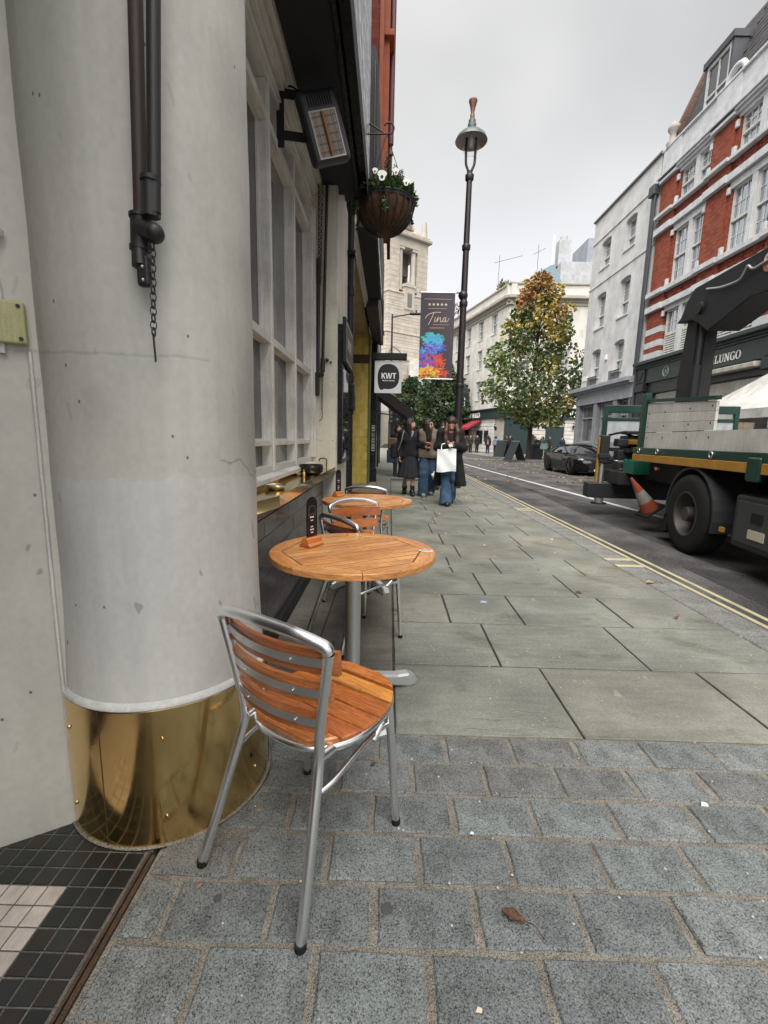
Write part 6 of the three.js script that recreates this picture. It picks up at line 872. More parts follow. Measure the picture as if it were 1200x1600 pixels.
  // cab, out of the picture to the right
  B('cab', 0.02, 2.42, 0.6, 2.9, 5.4, 7.2, gm, 0.12); B('windscreen', 0.15, 2.3, 1.75, 2.7, 7.19, 7.22, M.glass); B('side_window', 0.0, 0.025, 1.75, 2.6, 5.9, 6.9, M.glass); B('bumper', 0.0, 2.44, 0.3, 0.7, 6.7, 7.3, dark, 0.05);
}
{ // traffic cone carried low behind the wheel of the lorry
  const t = thing('traffic_cone', 'dirty orange and white traffic cone slung on the lorry frame', 'traffic cone', [4.08, 0.24, 6.95]);
  const q = new THREE.Matrix4().makeRotationZ(0.62).scale(new THREE.Vector3(0.86, 0.86, 0.86)), cone = (y0, y1) => cylAt(0.16 - y0 * 0.2, 0.16 - y1 * 0.2, y0, y1, 0, 0, 20).applyMatrix4(q);
  const o = mat([0.34, 0.065, 0.028], { roughness: 0.6, map: 'grime', m: 0.2 }), w = mat([0.30, 0.29, 0.27], { roughness: 0.6, map: 'grime', m: 0.2 });  // dirty tones, dimmed further to paint in the shade under the lorry
  mesh('cone_body', cone(0, 0.2), o, t); mesh('cone_tip', cone(0.42, 0.7), o, t); mesh('reflective_sleeve', cone(0.2, 0.42), w, t); mesh('foot', new RoundedBoxGeometry(0.4, 0.04, 0.4, 1, 0.01).applyMatrix4(q), M.rubber, t);
}
// ================================================================ black sports car
{
  const t = thing('sports_car', 'low black two-door sports car parked at the far kerb', 'car', [8.52, ROAD, 20.5]);
  const pt = mat([0.006, 0.006, 0.007], { roughness: 0.18, specularIntensity: 0.35, clearcoat: 0.3, clearcoatRoughness: 0.04 }), S = [];
  const body = [[2.28, 0.45, 0.30, 0.56], [2.2, 0.72, 0.22, 0.64], [2.0, 0.86, 0.18, 0.72], [1.75, 0.93, 0.16, 0.79], [1.45, 0.965, 0.16, 0.85], [1.1, 0.955, 0.15, 0.87], [0.6, 0.93, 0.15, 0.90], [0.0, 0.925, 0.15, 0.92], [-0.6, 0.945, 0.15, 0.935], [-1.18, 0.985, 0.16, 0.95], [-1.6, 0.965, 0.18, 0.945], [-1.95, 0.90, 0.22, 0.90], [-2.2, 0.78, 0.28, 0.80], [-2.27, 0.6, 0.34, 0.66]];
  const sec = ([z, w, yb, yt]) => [[-w * 0.86, yb], [-w * 0.98, yb + 0.1], [-w, lerp(yb, yt, 0.55)], [-w * 0.985, yt - 0.12], [-w * 0.9, yt - 0.03], [-w * 0.55, yt], [0, yt + 0.015], [w * 0.55, yt], [w * 0.9, yt - 0.03], [w * 0.985, yt - 0.12], [w, lerp(yb, yt, 0.55)], [w * 0.98, yb + 0.1], [w * 0.86, yb]].map(([x, y]) => new THREE.Vector3(x, y, z));
  const loft = (rings, caps = true) => { const pos = [], idx = [], n = rings[0].length; for (const r of rings) for (const p of r) pos.push(p.x, p.y, p.z); for (let i = 0; i < rings.length - 1; i++) for (let k = 0; k < n - 1; k++) { const a = i * n + k, b = a + n; idx.push(a, a + 1, b, b, a + 1, b + 1); } if (caps) for (const [i, f] of [[0, 1], [rings.length - 1, 0]]) for (let k = 1; k < n - 1; k++) { const o = i * n; f ? idx.push(o, o + k + 1, o + k) : idx.push(o, o + k, o + k + 1); } const g = new THREE.BufferGeometry(); g.setAttribute('position', new THREE.Float32BufferAttribute(pos, 3)); g.setIndex(idx); g.computeVertexNormals(); return g; };
  pt.side = THREE.DoubleSide; mesh('body', loft(body.map(sec)), pt, t);
  const gh = [[0.62, 0.74, 0.60, 0.895, 0.90], [0.2, 0.74, 0.60, 0.9, 1.10], [-0.2, 0.75, 0.58, 0.91, 1.235], [-0.5, 0.76, 0.56, 0.92, 1.28], [-0.9, 0.77, 0.54, 0.92, 1.265], [-1.35, 0.75, 0.48, 0.92, 1.16], [-1.75, 0.68, 0.42, 0.91, 1.02], [-2.0, 0.6, 0.4, 0.89, 0.915]];
  const gl = mat([0.22, 0.245, 0.26], { roughness: 0.04, metalness: 1 }); gl.side = THREE.DoubleSide;
  mesh('windows', loft(gh.map(([z, wb, wt, yb, yt]) => [[-wb, yb], [-lerp(wb, wt, 0.5), lerp(yb, yt, 0.55)], [-wt, yt - 0.02], [0, yt], [wt, yt - 0.02], [lerp(wb, wt, 0.5), lerp(yb, yt, 0.55)], [wb, yb]].map(([x, y]) => new THREE.Vector3(x, y, z)))), gl, t);
  mesh('roof', loft(gh.slice(2, 7).map(([z, wb, wt, yb, yt]) => [[-wt - 0.015, yt - 0.045], [-wt, yt - 0.005], [0, yt + 0.018], [wt, yt - 0.005], [wt + 0.015, yt - 0.045]].map(([x, y]) => new THREE.Vector3(x, y, z))), false), pt, t);
  for (const s of [-1, 1]) { mesh('pillar', tube([[0.76, 0.9, 0.62], [0.69, 1.1, 0.2], [0.6, 1.235, -0.2]].map(([x, y, z]) => new THREE.Vector3(x * s, y, z)), 0.028, 6, 16), pt, t); mesh('door_mirror', new THREE.SphereGeometry(0.1, 12, 8).scale(1.2, 0.7, 0.6).translate(s * 0.98, 0.98, 0.35), pt, t);
    mesh('headlight', new THREE.SphereGeometry(0.16, 12, 8).scale(0.75, 0.42, 1.3).translate(s * 0.70, 0.66, 1.98), mat([0.35, 0.37, 0.4], { roughness: 0.15, metalness: 0.5 }), t); mesh('fender_vent', new THREE.BoxGeometry(0.01, 0.09, 0.3).translate(s * 0.955, 0.62, 0.85), M.rubber, t); mesh('door_line', new THREE.BoxGeometry(0.008, 0.5, 0.008).translate(s * 0.94, 0.55, 0.5), M.rubber, t); mesh('sill', new THREE.BoxGeometry(0.05, 0.08, 2.0).translate(s * 0.9, 0.19, 0.1), M.black, t); }
  for (const [x, z] of [[-0.86, 1.45], [0.86, 1.45], [-0.87, -1.18], [0.87, -1.18]]) { const s = Math.sign(x), w = mesh('wheel', latheAt([[0.25, -0.13], [0.33, -0.13], [0.345, -0.1], [0.345, 0.1], [0.33, 0.13], [0.25, 0.13]], 0, 0, 32).rotateZ(Math.PI / 2).translate(x, 0.345, z), M.rubber, t); const sp = []; for (let k = 0; k < 10; k++) { const a = k / 10 * 6.283; sp.push(rod(new THREE.Vector3(x + s * 0.12, 0.345, z), new THREE.Vector3(x + s * 0.11, 0.345 + Math.sin(a) * 0.25, z + Math.cos(a) * 0.25), 0.018, 0.012, 6)); } sp.push(new THREE.TorusGeometry(0.25, 0.015, 6, 28).rotateY(Math.PI / 2).translate(x + s * 0.115, 0.345, z)); mesh('rim', sp, mat([0.06, 0.06, 0.065], { metalness: 0.8, roughness: 0.3 }), w); mesh('arch', new THREE.TorusGeometry(0.385, 0.03, 6, 24, Math.PI).rotateY(Math.PI / 2).translate(x + s * 0.09, 0.345, z), M.rubber, w); }
  mesh('grille', new THREE.BoxGeometry(0.95, 0.22, 0.05).translate(0, 0.42, 2.26), M.rubber, t); mesh('emblem', new THREE.CylinderGeometry(0.085, 0.085, 0.03, 20).rotateX(Math.PI / 2).translate(0, 0.45, 2.3), mat([0.8, 0.8, 0.8], { metalness: 0.6, roughness: 0.2 }), t);
  for (let k = 0; k < 3; k++) { const a = k * 2.094 + 1.571; mesh('emblem_spoke', rod(new THREE.Vector3(0, 0.45, 2.32), new THREE.Vector3(Math.cos(a) * 0.075, 0.45 + Math.sin(a) * 0.075, 2.318), 0.008, 0.003, 6), M.iron, t); }
  mesh('number_plate', new THREE.BoxGeometry(0.52, 0.11, 0.015).translate(0, 0.27, 2.27), mat([0.75, 0.75, 0.72]), t); mesh('splitter', new THREE.BoxGeometry(1.6, 0.03, 0.3).translate(0, 0.17, 2.05), M.black, t);
}
// ================================================================ trees
const bark = mat([0.075, 0.06, 0.045], { map: 'speck', bump: 'speckBump', bs: 0.01, m: 0.4, roughness: 0.95 });
function tree(name, label, X, Z, H, env, cols, n, leaf, opt = {}) {      // env: [height, radius] pairs
  const t = thing(name, label, 'tree', [X, 0, Z], { group: opt.group }), rad = (y) => { for (let i = 0; i < env.length - 1; i++) if (y <= env[i + 1][0]) return lerp(env[i][1], env[i + 1][1], sat((y - env[i][0]) / (env[i + 1][0] - env[i][0]))); return 0; };
  const y0 = env[0][0], r0 = opt.trunk ?? 0.16; mesh('trunk', tube([[0, 0, 0], [0.02, H * 0.15, 0.03], [-0.05, H * 0.4, 0], [0.04, H * 0.7, 0.04], [0, H * 0.93, 0]].map((p) => new THREE.Vector3(...p)), r0 * 0.55, 8, 30), bark, t); mesh('root_flare', latheAt([[r0 * 1.3, 0], [r0 * 0.95, 0.3], [r0 * 0.75, 1.6], [r0 * 0.5, H * 0.35]], 0, 0, 12), bark, t);
  const L = [], branches = [], cl = opt.clumps ?? 120;
  for (let c = 0; c < cl; c++) {
    const y = lerp(y0, H, Math.pow((c + rnd()) / cl, 1.15)), R = rad(y), a = c * 2.399 + rr(-0.4, 0.4), k = Math.sqrt(rr(0.12, 1)), r = R * k, p = new THREE.Vector3(Math.cos(a) * r, y, Math.sin(a) * r), size = (opt.size ?? 0.75) * lerp(1.1, 0.6, y / H) * rr(0.7, 1.25);
    if (c % 2 === 0) branches.push(tube([new THREE.Vector3(0, Math.max(y0 * 0.75, y - r * 0.75), 0), new THREE.Vector3(p.x * 0.5, y - r * 0.22, p.z * 0.5), p], 0.028, 5, 8));
    const pal = cols(y / H, Math.cos(a) * k, rnd());
    for (let i = 0; i < n / cl; i++) { const d = new THREE.Vector3(rr(-1, 1), rr(-1, 1), rr(-1, 1)); if (d.length() > 1) d.normalize(); const q = p.clone().addScaledVector(d, size).add(new THREE.Vector3(0, -0.2 * d.length() * size, 0)); L.push({ p: q, d: new THREE.Vector3(d.x + p.x * 0.15, d.y * 0.4 + rr(-0.8, 0.2), d.z + p.z * 0.15), s: leaf * rr(0.7, 1.3), w: 0.42, c: jit(rnd() < 0.82 ? pal : cols(y / H, Math.cos(a) * k, rnd()), 0.3) }); }
  }
  mesh('limbs', branches, bark, t); mesh('crown', foliage(L), leafMat, t); return t;
}
const autumn = (h, side, q) => { const g = q < 0.35 ? [0.075, 0.12, 0.045] : [0.125, 0.17, 0.05], y = [0.36, 0.285, 0.06], o = [0.29, 0.14, 0.05]; const py = 0.14 + 0.18 * Math.max(0, side) + 0.16 * smooth(0.45, 0.75, h), po = smooth(0.7, 0.95, h); return q > 1 - po * 0.55 ? o : q > 1 - po * 0.55 - py ? y : g; };
tree('autumn_tree', 'young street tree turning yellow and orange towards its top', 9.78, 32, 12.1, [[2.9, 1.4], [3.7, 2.7], [4.8, 3.4], [6.2, 3.3], [7.6, 2.75], [9.2, 2.1], [10.8, 1.25], [11.9, 0.4]], autumn, 8600, 0.26, { clumps: 150, size: 0.66, trunk: 0.2 });
const evergreen = (h, s, q) => (q < 0.6 ? [0.028, 0.06, 0.022] : q < 0.9 ? [0.045, 0.08, 0.025] : [0.09, 0.11, 0.03]);
tree('green_tree', 'round dark green street tree standing in front of the tower', 2.6, 62, 9.2, [[2.6, 1.4], [4, 2.3], [6, 2.2], [8, 1.3], [9.2, 0.3]], evergreen, 6000, 0.36, { clumps: 90, size: 0.8, group: 'dark green trees down the street' });
tree('green_tree', 'larger dark green street tree behind the street lamp', 6.1, 54, 9.8, [[2.4, 1.9], [4, 2.9], [6, 2.8], [8, 1.9], [9.8, 0.4]], evergreen, 7500, 0.36, { clumps: 110, size: 0.85, group: 'dark green trees down the street' });
// ================================================================ people
function nets(sdf, mn, mx, cell) {          // surface nets on a regular grid
  const n = [0, 1, 2].map((k) => Math.ceil((mx[k] - mn[k]) / cell) + 2), [nx, ny, nz] = n, F = new Float32Array(nx * ny * nz), id = new Int32Array(nx * ny * nz).fill(-1), pos = [], idx = [];
  for (let k = 0, o = 0; k < nz; k++) for (let j = 0; j < ny; j++) for (let i = 0; i < nx; i++, o++) F[o] = sdf(mn[0] + i * cell, mn[1] + j * cell, mn[2] + k * cell);
  const O = (i, j, k) => i + nx * (j + ny * k), E = [[0, 1], [2, 3], [4, 5], [6, 7], [0, 2], [1, 3], [4, 6], [5, 7], [0, 4], [1, 5], [2, 6], [3, 7]];
  for (let k = 0; k < nz - 1; k++) for (let j = 0; j < ny - 1; j++) for (let i = 0; i < nx - 1; i++) {
    const v = [O(i, j, k), O(i + 1, j, k), O(i, j + 1, k), O(i + 1, j + 1, k), O(i, j, k + 1), O(i + 1, j, k + 1), O(i, j + 1, k + 1), O(i + 1, j + 1, k + 1)].map((q) => F[q]); let c = 0, x = 0, y = 0, z = 0;
    for (const [a, b] of E) if (v[a] < 0 !== v[b] < 0) { const t = v[a] / (v[a] - v[b]); x += lerp(a & 1, b & 1, t); y += lerp((a >> 1) & 1, (b >> 1) & 1, t); z += lerp(a >> 2, b >> 2, t); c++; }
    if (c) { id[O(i, j, k)] = pos.length / 3; pos.push(mn[0] + (i + x / c) * cell, mn[1] + (j + y / c) * cell, mn[2] + (k + z / c) * cell); }
  }
  const quad = (a, b, c, d, f) => { if (a < 0 || b < 0 || c < 0 || d < 0) return; f ? idx.push(a, b, c, a, c, d) : idx.push(a, c, b, a, d, c); };
  for (let k = 1; k < nz - 1; k++) for (let j = 1; j < ny - 1; j++) for (let i = 1; i < nx - 1; i++) {
    const o = O(i, j, k), s = F[o] < 0;
    if (s !== F[O(i + 1, j, k)] < 0) quad(id[O(i, j - 1, k - 1)], id[O(i, j, k - 1)], id[o], id[O(i, j - 1, k)], s);
    if (s !== F[O(i, j + 1, k)] < 0) quad(id[O(i - 1, j, k - 1)], id[O(i - 1, j, k)], id[o], id[O(i, j, k - 1)], s);
    if (s !== F[O(i, j, k + 1)] < 0) quad(id[O(i - 1, j - 1, k)], id[O(i, j - 1, k)], id[o], id[O(i - 1, j, k)], s);
  }
  const g = new THREE.BufferGeometry(); g.setAttribute('position', new THREE.Float32BufferAttribute(pos, 3)); g.setIndex(idx); g.computeVertexNormals(); return g;
}
const cap = (p, x, y, z) => { const dx = p[4] - p[0], dy = p[5] - p[1], dz = p[6] - p[2], l = dx * dx + dy * dy + dz * dz; let t = l ? ((x - p[0]) * dx + (y - p[1]) * dy + (z - p[2]) * dz) / l : 0; t = t < 0 ? 0 : t > 1 ? 1 : t; return Math.hypot(x - p[0] - dx * t, y - p[1] - dy * t, z - p[2] - dz * t) - (p[3] + (p[7] - p[3]) * t); };
const smin = (a, b, k) => { const h = Math.max(k - Math.abs(a - b), 0) / k; return Math.min(a, b) - h * h * k * 0.25; };
const union = (P, k) => (x, y, z) => { let d = 9; for (const p of P) d = smin(d, cap(p, x, y, z), k); return d; };
function bounds(P, pad) { const mn = [9, 9, 9], mx = [-9, -9, -9]; for (const p of P) for (let k = 0; k < 3; k++) { mn[k] = Math.min(mn[k], p[k] - p[3] - pad, p[4 + k] - p[7] - pad); mx[k] = Math.max(mx[k], p[k] + p[3] + pad, p[4 + k] + p[7] + pad); } return [mn, mx]; }
const J = (a, ra, b, rb2) => [...a, ra, ...b, rb2];
function paintVerts(g, f) { const p = g.attributes.position, c = new Float32Array(p.count * 3); for (let i = 0; i < p.count; i++) c.set(f(p.getX(i), p.getY(i), p.getZ(i)), i * 3); g.setAttribute('color', new THREE.BufferAttribute(c, 3)); return g; }
const SK = [0.50, 0.27, 0.18];
const headGeo = (cell) => {            // centre of the skull at 0,0,0; faces +z
  const P = [[0, 0.03, -0.015, 0.092, 0, 0.02, 0.0, 0.09], [0, -0.02, 0.02, 0.07, 0, -0.075, 0.04, 0.04], [-0.03, -0.03, 0.04, 0.045, 0.03, -0.03, 0.04, 0.045], [0, 0.015, 0.085, 0.012, 0, -0.022, 0.103, 0.016], [0, -0.1, -0.02, 0.05, 0, -0.17, -0.03, 0.052], [-0.083, 0.0, -0.01, 0.018, -0.085, -0.03, -0.005, 0.014], [0.083, 0.0, -0.01, 0.018, 0.085, -0.03, -0.005, 0.014], [-0.02, -0.053, 0.082, 0.012, 0.02, -0.053, 0.082, 0.012]];
  const u = union(P, 0.03), s = (x, y, z) => { let d = u(x, y, z); for (const sx of [-1, 1]) d = Math.max(d, 0.016 - Math.hypot(x - sx * 0.034, (y - 0.012) * 1.3, z - 0.098)); return d; };
  return paintVerts(nets(s, [-0.13, -0.24, -0.14], [0.13, 0.16, 0.14], cell), (x, y, z) => { const ax = Math.abs(x); if (z > 0.06 && Math.hypot(ax - 0.034, (y - 0.012) * 1.6) < 0.014) return [0.05, 0.03, 0.025]; if (z > 0.06 && ax > 0.015 && ax < 0.055 && Math.abs(y - 0.038) < 0.006) return [0.09, 0.05, 0.035]; if (z > 0.07 && ax < 0.024 && Math.abs(y + 0.054) < 0.009) return [0.42, 0.13, 0.11]; return SK; });
};
const handGeo = (cell, curl = 0.5) => {    // wrist at origin, fingers along -y, palm facing +z, thumb on +x
  const P = [[-0.028, -0.05, 0, 0.017, 0.026, -0.05, 0, 0.017], [-0.026, -0.085, 0, 0.014, 0.026, -0.085, 0, 0.015], [0, 0, 0, 0.024, 0, -0.05, 0, 0.02]];
  [[-0.031, 0.060], [-0.011, 0.074], [0.010, 0.078], [0.030, 0.070]].forEach(([x, L]) => { let y = -0.09, z = 0.0, a = 0.25 * curl; for (const f of [0.45, 0.32, 0.23]) { const y2 = y - Math.cos(a) * L * f, z2 = z + Math.sin(a) * L * f; P.push([x, y, z, 0.009, x, y2, z2, 0.0078]); y = y2; z = z2; a += 0.9 * curl; } });
  P.push([0.026, -0.03, 0.006, 0.014, 0.05, -0.06, 0.018, 0.011], [0.05, -0.06, 0.018, 0.011, 0.052, -0.09, 0.026, 0.0085]);
  const [mn, mx] = bounds(P, 0.01); return paintVerts(nets(union(P, 0.008), mn, mx, cell), () => SK);
};
const HEAD = headGeo(0.0065), HEADFAR = headGeo(0.014), HAND = handGeo(0.0052, 0.55), HANDFAR = handGeo(0.011, 0.4);
const skinMat = new THREE.MeshPhysicalMaterial({ vertexColors: true, roughness: 0.55, sheen: 0.2 });
const fab = (c, o = {}) => mat(c, { map: o.map ?? 'cloth', bump: 'clothBump', bs: o.bs ?? 0.006, m: o.m ?? 0.5, roughness: o.r ?? 0.9 });
const v3 = (a) => new THREE.Vector3(...a);
function person(label, X, Z, o) {
  const t = thing('person', label, 'person', [X, o.y ?? 0, Z], { turn: o.turn ?? 0, group: o.group }), far = o.far, cell = far ? 0.03 : 0.015;
  const j = { hipL: [-0.085, 0.9, 0], hipR: [0.085, 0.9, 0], kneeL: [-0.09, 0.49, 0.05], kneeR: [0.09, 0.49, 0.02], ankL: [-0.09, 0.085, -0.02], ankR: [0.09, 0.085, 0], toeL: [-0.1, 0.035, 0.13], toeR: [0.1, 0.035, 0.15], shL: [-0.165, 1.37, 0], shR: [0.165, 1.37, 0], elL: [-0.225, 1.11, -0.02], elR: [0.225, 1.11, -0.02], wrL: [-0.235, 0.87, 0.06], wrR: [0.235, 0.87, 0.06], head: [0, 1.56, 0.01], ...o.j };
  const torso = [[-0.075, 0.9, 0, 0.1, 0.075, 0.9, 0, 0.1], [-0.05, 1.06, 0, 0.09, 0.05, 1.06, 0, 0.09], [-0.075, 1.25, 0.005, 0.1, 0.075, 1.25, 0.005, 0.1], [0, 0.93, 0, 0.1, 0, 1.3, 0, 0.105], J(j.shL, 0.052, j.shR, 0.052)];
  const arm = (s, k = 0) => [J(j['sh' + s], 0.05 + k, j['el' + s], 0.041 + k), J(j['el' + s], 0.041 + k, j['wr' + s], 0.028 + k)];
  const leg = (s, k = 0) => [J(j['hip' + s], 0.083 + k, j['knee' + s], 0.055 + k), J(j['knee' + s], 0.055 + k, j['ank' + s], 0.038 + k)], foot = (s, k = 0) => [J(j['ank' + s], 0.04 + k, [j['ank' + s][0], 0.04, j['ank' + s][2] - 0.02], 0.036 + k), J([j['ank' + s][0], 0.042, j['ank' + s][2] - 0.02], 0.036 + k, j['toe' + s], 0.033 + k)];
  const all = [...torso, ...arm('L'), ...arm('R'), ...leg('L'), ...leg('R'), ...foot('L'), ...foot('R'), J([0, 1.36, 0], 0.05, [j.head[0] * 0.6, j.head[1] - 0.12, j.head[2] - 0.02], 0.047)];
  const [mn, mx] = bounds(all, 0.03), body = paintVerts(nets(union(all, 0.04), mn, mx, cell), () => o.tone ?? SK);
  const hm = new THREE.Matrix4().makeRotationFromEuler(new THREE.Euler(o.pitch ?? 0, o.yaw ?? 0, o.roll ?? 0, 'YXZ')).setPosition(...j.head), hd = (far ? HEADFAR : HEAD).clone().applyMatrix4(hm);
  const hands = ['L', 'R'].map((s) => { const g = (far ? HANDFAR : HAND).clone(); if (s === 'L') { g.scale(-1, 1, 1); const ix = g.index.array; for (let i = 0; i < ix.length; i += 3) { const q = ix[i]; ix[i] = ix[i + 1]; ix[i + 1] = q; } g.computeVertexNormals(); } const d = (o['hand' + s] ? v3(o['hand' + s]) : v3(j['wr' + s]).sub(v3(j['el' + s]))).normalize(); g.rotateY(s === 'L' ? 1.2 : -1.2); g.applyQuaternion(new THREE.Quaternion().setFromUnitVectors(new THREE.Vector3(0, -1, 0), d)); g.translate(...j['wr' + s]); return g; });
  mesh('body', [body, hd, ...hands], skinMat, t);
  const cloth = (name, P, m, cut, k = 0.05) => { const [a, b] = bounds(P, 0.02), u = union(P, k); return mesh(name, nets((x, y, z) => { let d = u(x, y, z) + 0.004 * Math.sin(y * 34 + x * 9) * Math.cos(z * 26); return cut ? Math.max(d, cut(x, y, z)) : d; }, a, b, far ? 0.028 : 0.0135), m, t); };
  o.wear({ t, j, torso, arm, leg, foot, cloth, far, hm });
  if (o.hair) { // hair in head space: cap, sides and lengths, with the face cut free
    const L = o.hair.len ?? 0.2, P = [[0, 0.045, -0.025, 0.108, 0, 0.03, -0.03, 0.108], [-0.075, 0.02, -0.01, 0.045, -0.085, -L * 0.6, 0.0, 0.04], [0.075, 0.02, -0.01, 0.045, 0.085, -L * 0.6, 0.0, 0.04], [0, 0.0, -0.06, 0.08, 0, -L, -0.07, 0.07], [-0.06, 0, -0.05, 0.06, -0.09, -L, -0.03, 0.045], [0.06, 0, -0.05, 0.06, 0.09, -L, -0.03, 0.045]];
    if (o.hair.front) P.push([-0.08, 0.0, 0.02, 0.035, -0.1, -L * 1.1, 0.06, 0.04], [0.08, 0.0, 0.02, 0.035, 0.1, -L * 1.1, 0.06, 0.04]); const [a, b] = bounds(P, 0.02), u = union(P, 0.04), fr = o.hair.fringe ? 0.035 : 0.062;
    const g = nets((x, y, z) => { const rip = 0.004 * Math.sin(Math.atan2(x, z) * 16 + y * 20); return Math.max(u(x, y, z) + rip, -Math.max(Math.abs(x) - (0.058 - Math.max(0, -y - 0.02) * 0.12), -z + 0.03, y - fr + x * x * 6, -y - L * 1.4)); }, a, b, far ? 0.018 : 0.0095); g.applyMatrix4(hm); mesh('hair', g, fab(o.hair.c, { r: 0.5, m: 0.2 }), t);
  }
  if (o.scale) t.scale.setScalar(o.scale);
  return t;
}
const navy = fab([0.012, 0.014, 0.02]), blk = fab([0.012, 0.012, 0.014]), charcoal = fab([0.022, 0.026, 0.034]), taupe = fab([0.24, 0.18, 0.145]), jean = fab([0.055, 0.115, 0.20], { map: 'denim', m: 0.6 }), jeanLight = fab([0.09, 0.18, 0.32], { map: 'denim', m: 0.55 }), leather = mat([0.015, 0.014, 0.014], { roughness: 0.35 }), brownHair = [0.05, 0.022, 0.014], darkHair = [0.018, 0.012, 0.01];
const bagWhite = mat([0.86, 0.87, 0.88], { roughness: 0.5, bump: 'clothBump', bs: 0.006, m: 0.4 });
{ // woman in a dark jacket and pleated skirt
  person('person in a black jacket and long charcoal skirt, arm linked with a friend', 0.45, 10.1, {
    yaw: 0.95, hair: { c: darkHair, len: 0.3, front: true, fringe: true }, j: { kneeL: [-0.08, 0.5, -0.03], ankL: [-0.09, 0.16, -0.2], toeL: [-0.1, 0.05, -0.08], kneeR: [0.08, 0.49, 0.1], ankR: [0.07, 0.085, 0.14], toeR: [0.08, 0.035, 0.3], elR: [0.27, 1.12, 0.02], wrR: [0.3, 1.15, 0.22], elL: [-0.24, 1.11, -0.04], wrL: [-0.23, 0.88, 0.04] }, handR: [0.8, 0.1, 0.4],
    wear: ({ t, j, torso, arm, cloth, foot }) => {
      const sk = (x, y, z) => { const k = sat((0.98 - y) / 0.56), r = lerp(0.135, 0.25, k), a = Math.atan2(z, x), d = Math.hypot(x / 1.12, z / 0.92 - 0.02 * k) - r * (1 + 0.05 * k * Math.cos(a * 15)); return Math.max(d * 0.8, y - 0.98, 0.4 + 0.02 * Math.sin(a * 3) - y); };
      mesh('skirt', nets(sk, [-0.36, 0.36, -0.34], [0.36, 1.02, 0.36], 0.013), charcoal, t);
      cloth('jacket', [...torso.map((p) => p.map((q, i) => (i === 3 || i === 7 ? q + 0.045 : q))), ...arm('L', 0.032), ...arm('R', 0.032), J([-0.12, 0.88, 0], 0.1, [0.12, 0.88, 0], 0.1)], navy, (x, y, z) => Math.max(0.82 - y, -(Math.max(Math.abs(x) * 1.6 - (y - 1.2) * 0.55, -z + 0.03, 1.2 - y)), Math.hypot(x, z) < 0.09 && y > 1.42 ? 0.02 : -1));
      for (const s of ['L', 'R']) { cloth('boot', [...foot(s, 0.014), J(j['ank' + s], 0.048, [j['ank' + s][0], j['ank' + s][1] + 0.12, j['ank' + s][2] - 0.01], 0.05)], leather, null, 0.03); }
      mesh('blouse', nets((x, y, z) => Math.max(union(torso, 0.05)(x, y, z) - 0.02, 1.2 - y, y - 1.4), [-0.3, 1.15, -0.2], [0.3, 1.45, 0.2], 0.02), fab([0.35, 0.33, 0.31]), t);
    } });
  const b = thing('tote_bag', 'dark shoulder bag with a cream strap on the person in the charcoal skirt', 'bag', [0.45, 0, 10.1]);
  mesh('strap', tube([[-0.13, 1.44, 0.05], [-0.17, 1.36, 0.14], [-0.2, 1.2, 0.15], [-0.27, 1.0, 0.08]].map(v3), 0.014, 6, 30), fab([0.35, 0.30, 0.22]), b); mesh('pouch', new RoundedBoxGeometry(0.14, 0.34, 0.34, 2, 0.05).translate(-0.36, 0.98, -0.02), blk, b);
}
